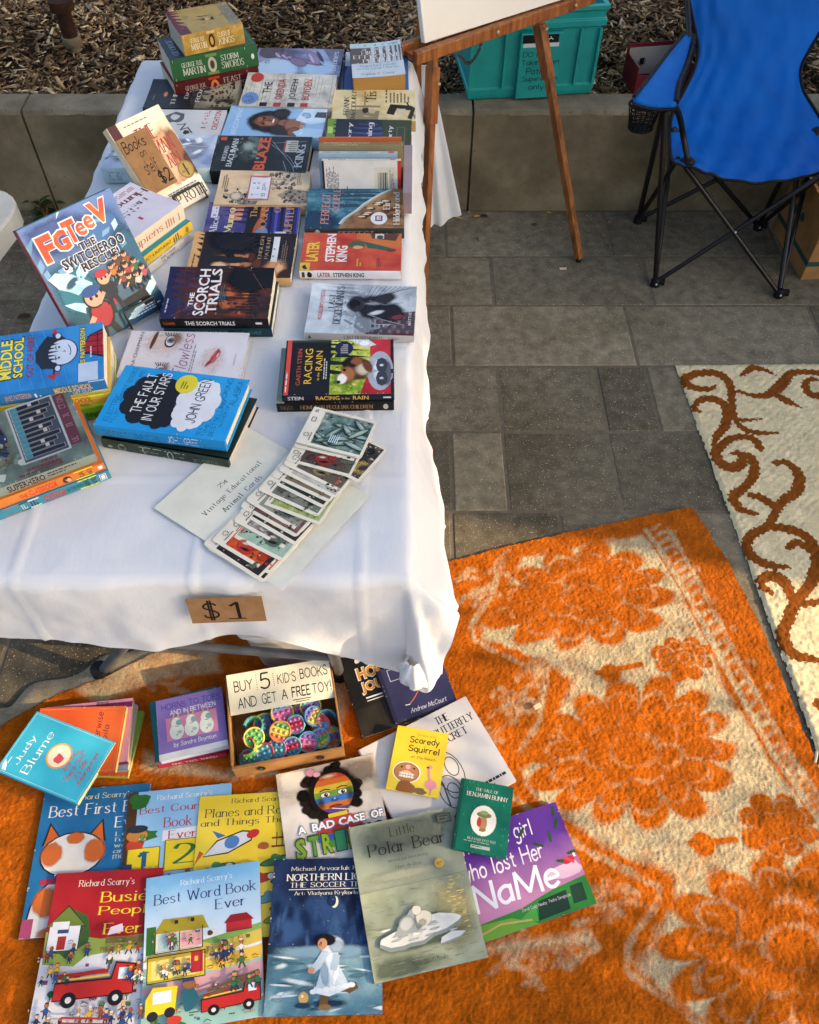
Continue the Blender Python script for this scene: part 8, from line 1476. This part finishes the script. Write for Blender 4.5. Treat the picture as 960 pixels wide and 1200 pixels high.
def a_benj(A):
    A.rect(0, 0, 1, 1, 'mix:#0c5a48,#0f6450,#146e58:6')
    for k in range(26): x, y = A.r.uniform(.1, .95), A.r.uniform(.04, .97); A.ell(x, y, .014, .016, '#2c8468', n=8); A.line([(x, y), (x+.03, y-.03)], .006, '#2c8468')
    A.rect(0, 0, .045, 1, '#0a4a3c'); A.text('THE TALE OF', .28, .855, .72, .90, '#d2d6c8', 'serif', 1.1); A.text('BENJAMIN BUNNY', .12, .765, .92, .83, '#d2d6c8', 'serif', 1.2); A.ell(.50, .45, .245, .215, '#d8d8ca'); A.ell(.50, .45, .23, .20, '#e0dfd4')
    A.blob(.50, .41, .09, .12, '#a8805a', 12, .2); A.ell(.5, .53, .14, .04, '#6a7a4a'); A.ell(.5, .56, .08, .03, '#8a9a6a'); A.blob(.42, .42, .05, .08, '#b03a34', 10, .2); A.blob(.5, .32, .08, .03, '#8a6a4a', 10)
    A.text('BEATRIX POTTER', .24, .165, .78, .20, '#c2c8b8', 'serif', 1.1); A.fine(.18, .13, .84, .15, 1, '#9ab4a4'); A.rect(.32, .06, .68, .105, '#a9b8a6'); A.fine(.35, .07, .65, .095, 1, '#1c5a48')
pic('small dark green storybook with a white oval picture, lying over the purple book', [(530.3,994),(593.6,1007.2),(602,922.8),(542.4,912)], [.046,.044,.044,.046], .009, '#0f6450', a_benj, hard=True)
def a_name(A):
    A.rect(0, 0, 1, 1, grad('#b07aa0', '#522a86', 'Y', .25, .7)); A.blob(.85, .36, .2, .08, '#c8aac0', 14, .3); A.poly([(0,0),(1,0),(1,.27),(.7,.24),(.4,.17),(0,.15)], '#2f7a34'); A.poly([(0,0),(.5,0),(.3,.12),(0,.15)], '#6a9a34'); A.poly([(.5,.02),(.78,.03),(.8,.2),(.55,.18)], '#1c3a2a'); A.poly([(.82,.06),(.94,.06),(.95,.22),(.84,.22)], '#1f3e2c'); A.poly([(.3,.05),(.5,.02),(.52,.16)], '#489a40'); A.line([(.0,.06),(.2,.10),(.45,.05)], .015, '#b0a060')
    for t, x0, x1, y0, y1 in (('The little girl', -.18, .72, .72, .94), ('who lost Her', -.02, .74, .52, .70)): A.text(t, max(x0, .02), y0, x1, y1, '#dcd4e2', 'pen', 1.0, slant=.12, jit=.4)
    A.text('NaMe', .04, .235, .80, .50, '#d6dae6', 'pen', 1.15, slant=.1, jit=.3); A.text('David Cadji Newby  Pedro Serapicos', .40, .125, .82, .165, '#d0c2d2', 'pen', .8)
    for x, y, a in ((.93,.80,60),(.97,.5,0),(.72,.66,-30),(.95,.92,70),(.86,.45,-20),(.62,.82,40),(.84,.70,80)): A.ell(x, y, .05, .016, '#2a4a2c', a)
    A.ell(.92, .44, .055, .028, '#a82a34', 15); A.line([(.89,.47),(.95,.41)], .02, '#c8404a'); A.rect(.965, .455, .985, .49, '#d6d0cc')
pic('purple and green picture book with looping white handwriting at the right', [(566.9,1102),(700,1061.6),(652,940.4),(519,981)], [.019,.016,.018,.021], .005, '#6a3a90', a_name)
def a_hock(A):
    A.rect(0, 0, 1, 1, 'mix:#121210,#1a1916,#24221c:5'); A.rect(0, 0, 1, .3, 'mix:#1a1814,#2c2820:9')
    for k, t in enumerate(('HOCKEY', 'JOURNAL')): A.text(t, .18, .60-.17*k, .98, .75-.17*k, '#dcd8d0', wt=.07); A.text(t, .195, .61-.17*k, .965, .74-.17*k, '#c88a28', wt=.045)
    for k in range(5): A.blob(.25+.15*k, .83, .06, .03, '#dad8d4', 10, .4); A.rect(.22+.15*k, .80, .27+.15*k, .83, '#dad8d4')
    A.line([(.22,.395),(.9,.40)], .02, '#dad8d4'); A.line([(.22,.36),(.9,.365)], .012, '#dad8d4')
pic('black book with orange block title leaning under the corner of the cloth', [(423.4,866.6),(500,838),(473,736),(396.7,766.7)], [.016,.02,.06,.058], .015, '#161512', a_hock)
def a_navy(A):
    A.rect(0, 0, 1, 1, 'mix:#23233f,#2a2a4a,#303052:4'); A.frame(.14, .74, .94, .95, .006, '#c2c4cc'); A.text('Number Four', .40, .78, .90, .91, '#d2d4d8', 'pen', .9, slant=.3); A.text('Bobby', .4, .62, .7, .70, '#b8bcc8', 'pen', .7, slant=.3); A.text('Andrew McCourt', .28, .08, .86, .17, '#d2d4d8', 'pen', .75, slant=.3); A.line([(.30,.24),(.40,.32),(.52,.45)], .012, '#b86a34'); A.line([(.24,.25),(.30,.24)], .014, '#c8c8c8'); A.blob(.55, .45, .10, .05, '#b8c0cc', 10, .4); A.blob(.62, .40, .06, .04, '#3a5aa8', 10); A.rect(0, 0, .05, 1, '#1c1c34')
pic('navy hardcover with white script and a hockey stick beside the knotted cloth corner', [(462.8,852.5),(530,820),(516,757),(446,790.6)], [.022,.022,.055,.055], .014, '#282848', a_navy, hard=True)
# --- turquoise novel on its stack
BL = [(87.5,944.4),(135.6,872.3),(40.8,830.6),(0,902)]; OR = [(134,905),(150,828),(47,831),(30,908)]
def a_blume(A):
    A.rect(0, 0, 1, 1, 'mix:#2f9ab8,#38a4c2,#42aeca:3'); A.frame(.03, .02, .97, .98, .006, '#a9d6e0'); A.text('Judy', .18, .795, .66, .885, '#e2e8e6', 'serif', .8); A.text('Blume', .10, .66, .80, .755, '#e2e8e6', 'serif', .8)
    A.ell(.52, .475, .20, .135, '#d89a3a'); A.ell(.52, .475, .175, .118, '#e0d8c0'); A.blob(.48, .46, .1, .06, '#c8505a', 10); A.ell(.6, .50, .05, .04, '#e8e2d2')
    for t, x0, x1, y in (('Are You', .34, .68, .30), ('There God?', .22, .72, .225), ("It's Me", .30, .60, .15), ('Margaret', .24, .76, .075)): A.text(t, x0, y, x1, y+.062, '#b84a34', 'pen', 1.0, slant=.2)
    A.poly([(.05,.90),(.14,.93),(.20,.97),(.12,.97),(.05,.95)], '#dfe6e6'); A.line([(.16,.93),(.26,.93)], .01, '#dfe6e6')
GB = 'paperbacks stacked at the left of the orange blanket'
book('green and orange edged paperback at the bottom of the stack under the turquoise one', OR, FZ+.013, .012, '#6a9a3a', lambda A: A.rect(0, 0, .3, 1, '#c85a2a'), '#8aa83a', None, shift=(.035, -.004, -.0), rot=-4, pages='#dcc478', group=GB)
book('white edged paperback second from the bottom under the turquoise one', OR, FZ+.025, .012, '#8a9aa8', None, '#7a8a98', None, shift=(.024, .002, 0), rot=2, pages='#d8c68a', group=GB)
book('pink and purple paperback peeping out behind the orange red one', OR, FZ+.038, .012, '#c88aa4', lambda A: (A.rect(.86, 0, .95, 1, '#6a2450'), A.text('Super', .92, .2, .99, .5, '#4a1c3c', 'serif')), '#6a2450', None, shift=(.016, .013, 0), rot=5, pages='#d4c48c', group=GB)
def a_orng(A): A.rect(0, 0, 1, 1, 'mix:#b8481f,#c25426,#ca6030:3'); A.frame(.03, .02, .97, .98, .005, '#d88a5a'); A.text('Otherwise', .3, .25, .92, .33, '#5a2a3a', 'pen', .9, slant=.2); A.text('Sheila', .3, .16, .72, .23, '#5a2a3a', 'pen', .9, slant=.2)
book('orange red paperback directly beneath the turquoise one', OR, FZ+.051, .013, '#c0522a', a_orng, '#a8441f', None, pages='#dcc878', group=GB, curl=.002)
book('turquoise paperback with white serif title lying askew on top of its stack', BL, [.072,.066,.072,.078], .013, '#38a4c2', a_blume, '#2a8aa6', None, pages='#e0cf86', group=GB)
# --- board books
HO = [(185.5,896),(265.6,871),(261.4,804.4),(184,822)]; GBB = 'board books stacked beside the toy box'
def a_horn(A):
    A.rect(0, 0, 1, 1, 'mix:#6a5a9a,#7464a4,#7e70ae:3'); A.rect(0, 0, 1, .10, '#c8ccd0'); A.text('HORNS TO TOES', .08, .80, .96, .92, '#2a3a8a', 'pen', 1.0, jit=.5); A.text('AND IN BETWEEN', .20, .70, .88, .785, '#d8d8e0', 'pen', .95, jit=.4); A.rect(.13, .28, .88, .66, '#b87a9c'); A.text('by Sandra Boynton', .22, .145, .84, .25, '#dcdce2', 'pen', .95, jit=.3, slant=.1)
    for x in (.28, .50, .72): A.ell(x, .42, .105, .135, '#c8d4cc'); A.ell(x, .55, .075, .10, '#ccd8d0'); A.ell(x+.04, .56, .045, .05, '#7a9aa0'); A.line([(x-.04,.64),(x-.03,.69)], .02, '#c8a84a'); A.line([(x+.03,.64),(x+.04,.69)], .02, '#c8a84a'); A.ell(x+.04, .40, .035, .03, '#9ab4ae'); A.ell(x, .36, .012, .01, '#3a4a4a'); A.line([(x-.02,.505),(x+.03,.50)], .008, '#3a4a4a')
book('red board book at the bottom of its stack with white lettering on the edge', HO, .034, .019, '#b02a3a', None, '#9a2232', None, shift=(.001, -.012, 0), rot=-3, pages='#b83040', group=GBB, name='board_book', extra=lambda root, W, H, T: (lambda mb, A: (A.text('ONE, TWO, THREE!', .2, .2, .85, .8, '#e2d6d6', 'pen', 1.0, jit=.4), A.onto(mb, lambda x, y, h: (x-W/2, -H/2-h-.0002, y)), mb.build('edge_lettering', root)))(MB(), Art(W, T, 5)))
book('teal edged board book in the middle of its stack', HO, .053, .018, '#1f7a74', None, '#1a6a66', None, shift=(-.012, .0, 0), rot=2, pages='#a83848', group=GBB, name='board_book')
book('purple board book with three drawn creatures on top of its stack', HO, .072, .019, '#7464a4', a_horn, '#5a4c8a', None, pages='#c6c8cc', group=GBB, name='board_book')

# --- toy box
m_box = surf('brown_card', [(.3, '#8a6034'), (.7, '#a87a48')], 18, .85, .2, .0006)
def toy_box():
    a, b2 = P(277, 912, .012), P(405, 888, .012); u = (b2-a); Wd = u.length; u.normalize(); v = Vector((-u.y, u.x, 0)); R = Matrix((u, v, Vector((0,0,1)))).transposed(); M4 = Matrix.Translation(a+u*Wd/2) @ R.to_4x4()
    root = empty('toy_box', M4); tag(root, 'open cardboard box full of rainbow popper toys', 'box'); w = Wd/2; D = .205; h = .058; t = .004; b = MB()
    b.box(-w, 0, 0, w, t, h, m_box); b.box(-w, D-t, 0, w, D, h+.02, m_box); b.box(-w, t, 0, -w+t, D-t, h+.012, m_box); b.box(w-t, t, 0, w, D-t, h+.012, m_box); b.box(-w+t, t, 0, w-t, D-t, t, m_box)
    b.box(-w-.0005, -.0035, h-.002, w+.0005, t, h+.0015, m_box); b.build('shell', root, .001)
    hb_ = MB(); A = Art(2*w, h, 3)
    for x in (.25, .78): A.ell(x, .62, .035, .17, '#191310'); A.blob(x-.006, .60, .022, .12, '#3a6a5a' if x < .5 else '#5a3040', 8)
    A.onto(hb_, lambda x, y, hh: (x-w, -hh-.0037, y)); hb_.build('hand_hole', root)
    # sign card leaning inside the back of the box
    ca = [M4 @ Vector(q) for q in ((-w+.006, D-.088, h+.006), (w-.004, D-.088, h+.006), (w-.004, D-.004, h+.036), (-w+.006, D-.004, h+.036))]
    def a_buy(A):
        k = M('#17140f', .6)
        for t_, x0, x1, y0, y1 in (('BUY', .06, .24, .54, .82), ("KID'S", .48, .66, .56, .82), ('BOOKS', .70, .97, .58, .86), ('AND', .08, .26, .12, .40), ('GET', .31, .45, .14, .41), ('A', .50, .56, .16, .42), ('TOY!', .80, .985, .18, .46)): A.text(t_, x0, y0, x1, y1, k, 'pen', .95, jit=.4, seed=len(t_))
        A.text('5', .31, .50, .41, .92, k, 'pen', .9); A.text('FREE', .60, .17, .78, .44, k, 'pen', 1.25); A.rect(.60, .10, .78, .12, k); A.rect(.63, .05, .76, .065, k)
        for q in range(7): A.ell(.28, .52+.06*q, .005, .012, k, n=6); A.ell(.445, .55+.05*q, .005, .012, k, n=6)
    slab('sign_card', 'white hand lettered offer card standing in the back of the toy box', 'sign', ca, .0012, '#d2cdb6', a_buy, rough=.8)
    # popper toys
    cols = ['#b83c4c','#d07848','#cdb852','#62a058','#4c8cb4','#7c66a8','#bc6a9c','#62aaa8']
    spots = [(-.085,.012,0,.0,(4,7,0),'turquoise and red round popper toy in the front left corner'),(-.052,.018,.004,.3,(7,4,7),'pale turquoise popper toy second from the left in front'),(-.026,.020,.004,-.2,(4,7,4),'blue popper toy third from the left in front'),(.010,.022,.006,.2,(4,0,5),'blue and red popper toy at the front middle'),(.045,.026,.004,-.3,(0,6,5),'red and purple popper toy right of the front middle'),(.072,.030,.002,.4,(2,3,5),'yellow green popper toy near the front right corner'),(.094,.030,-.004,.1,(1,5,2),'orange and violet popper toy in the front right corner'),
             (-.070,.052,.018,.5,(3,3,3),'clear green popper toy standing at the left'),(-.012,.056,.016,-.5,(1,2,3),'orange yellow and green striped popper toy in the middle'),(.024,.066,.016,.1,(6,0,6),'magenta popper toy right of the striped one'),(.066,.075,.02,.9,(2,2,5),'lime yellow popper toy at the right'),(.078,.056,.012,-.2,(5,4,0),'violet and blue popper toy below the lime one'),(-.004,.098,.016,.2,(6,6,4),'pink popper toy tucked under the sign card'),(.060,.104,.014,.2,(5,5,7),'indigo popper toy under the right half of the sign'),(-.045,.085,.002,.3,(4,5,4),'dark blue popper toy behind the clear green one'),(.035,.095,.004,.0,(0,5,6),'crimson popper toy half hidden under the sign'),(.0,.05,-.012,.4,(3,4,5),'green and blue popper toy buried under the striped one'),(-.04,.045,-.012,.4,(6,4,3),'pink and green popper toy buried near the box middle')]
    for i, (x, y, z, rot, cc, lb) in enumerate(spots):
        r = random.Random(40+i); rad = r.uniform(.020, .0245); T4 = M4 @ Matrix.Translation((x, y+.012, .030+z)) @ Matrix.Rotation(rot, 4, 'Z') @ Matrix.Rotation(r.uniform(.2, .6), 4, 'X') @ Matrix.Rotation(r.uniform(-.4, .4), 4, 'Y'); tr = empty('popper_toy', T4); tag(tr, lb, 'toy', 'rainbow popper toys heaped in the cardboard box')
        mats = [M(cols[c], .4, .5) for c in cc]; mb = MB(); n = 24
        for k in range(3):     # the disc in three colour bands
            pts = []
            y0, y1 = -rad+2*rad*k/3, -rad+2*rad*(k+1)/3
            for q in range(9): yy = y0+(y1-y0)*q/8; pts.append((math.sqrt(max(rad*rad-yy*yy, 0)), yy))
            ol = pts+[(-p[0], p[1]) for p in pts[::-1]]; m_ = len(ol); mb.add([(px, py, -.003) for px, py in ol]+[(px, py, .003) for px, py in ol], [tuple(range(m_))[::-1], tuple(range(m_, 2*m_))]+[(j, (j+1) % m_, m_+(j+1) % m_, m_+j) for j in range(m_)], mats[k])
        mb.build('disc', tr); bb = MB()
        for gx in (-1, 0, 1):
            for gy in (-1, 0, 1):
                if abs(gx)+abs(gy) < 2 or True:
                    bx, by = gx*rad*.52, gy*rad*.52
                    if math.hypot(bx, by) < rad*.8: bb.ball((bx, by, .003), rad*.2, mats[max(0, min(2, gy+1))], 10, (1, 1, .9))
        bb.build('bubbles', tr); rb = MB(); rb.tube([(rad*math.cos(q*math.pi/12), rad*math.sin(q*math.pi/12), .003) for q in range(25)], .0022, M(cols[(cc[0]+i) % 8], .4, .5), 6, False); rb.build('rim', tr)
    for i, (x, y, cc, lb) in enumerate([(-.088,.045,(3,2,0),'rainbow popper wristband curled in the left front of the box'),(-.068,.090,(7,3,7),'turquoise popper wristband under the left of the sign'),(.092,.075,(4,7,6),'blue and pink popper wristband standing at the right wall')]):
        T4 = M4 @ Matrix.Translation((x, y, .040)); tr = empty('popper_wristband', T4); tag(tr, lb, 'toy', 'rainbow popper toys heaped in the cardboard box'); mb = MB()
        for k in range(9):
            t0, t1 = -1.9+3.8*k/9, -1.9+3.8*(k+1)/9; rr = .022; h0, h1 = -.010, .016
            p = lambda t_, z_, q_: (rr*q_*math.cos(t_+i), rr*q_*math.sin(t_+i), z_)
            vs = [p(t0,h0,1),p(t1,h0,1),p(t1,h1,1),p(t0,h1,1),p(t0,h0,.86),p(t1,h0,.86),p(t1,h1,.86),p(t0,h1,.86)]; mm = M(cols[cc[k*3//9]], .4, .5)
            mb.add(vs, [(0,1,2,3),(7,6,5,4),(3,2,6,7),(4,5,1,0),(0,3,7,4),(2,1,5,6)], mm); mb.ball(p((t0+t1)/2, .003, 1.02), .0045, mm, 8)
        mb.build('band', tr)
toy_box()
# white bin under the table
def bin_():
    m = surf('white_bin', [(.3, '#b2b1ae'), (.7, '#c6c5c2')], 8, .5, 0, 0); a = P(306, 782, .01); Wd = .27; D = .2; h = .19
    root = empty('plastic_bin', Matrix.Translation((a.x, a.y+.0, .01)) @ Matrix.Rotation(.04, 4, 'Z')); tag(root, 'white plastic bin with a hand hole standing under the table', 'bin'); b = MB()
    def ring(o, z, r=.025):
        pts = []
        for cx, cy, a0 in ((Wd+o-r, D+o-r, 0), (-o+r, D+o-r, 90), (-o+r, -o+r, 180), (Wd+o-r, -o+r, 270)):
            for k in range(6): t = math.radians(a0+18*k); pts.append((cx+r*math.cos(t), cy+r*math.sin(t), z))
        return pts
    rings = [ring(0, 0), ring(.02, h), ring(.028, h), ring(.028, h+.006), ring(.016, h+.006), ring(-.002, .006)]; n = 24
    vs = [q for r_ in rings for q in r_]; fs = [(i*n+k, i*n+(k+1) % n, (i+1)*n+(k+1) % n, (i+1)*n+k) for i in range(5) for k in range(n)]+[tuple(range(n))[::-1], tuple(5*n+k for k in range(n))]
    b.add(vs, fs, m, False); b.build('body', root); q = MB(); A = Art(Wd, h, 2); A.ell(.84, .80, .07, .05, '#14110f'); A.onto(q, lambda x, y, hh: (x, -.0012-.02*y/h-hh-.0008, y)); q.build('hand_hole', root)
bin_()
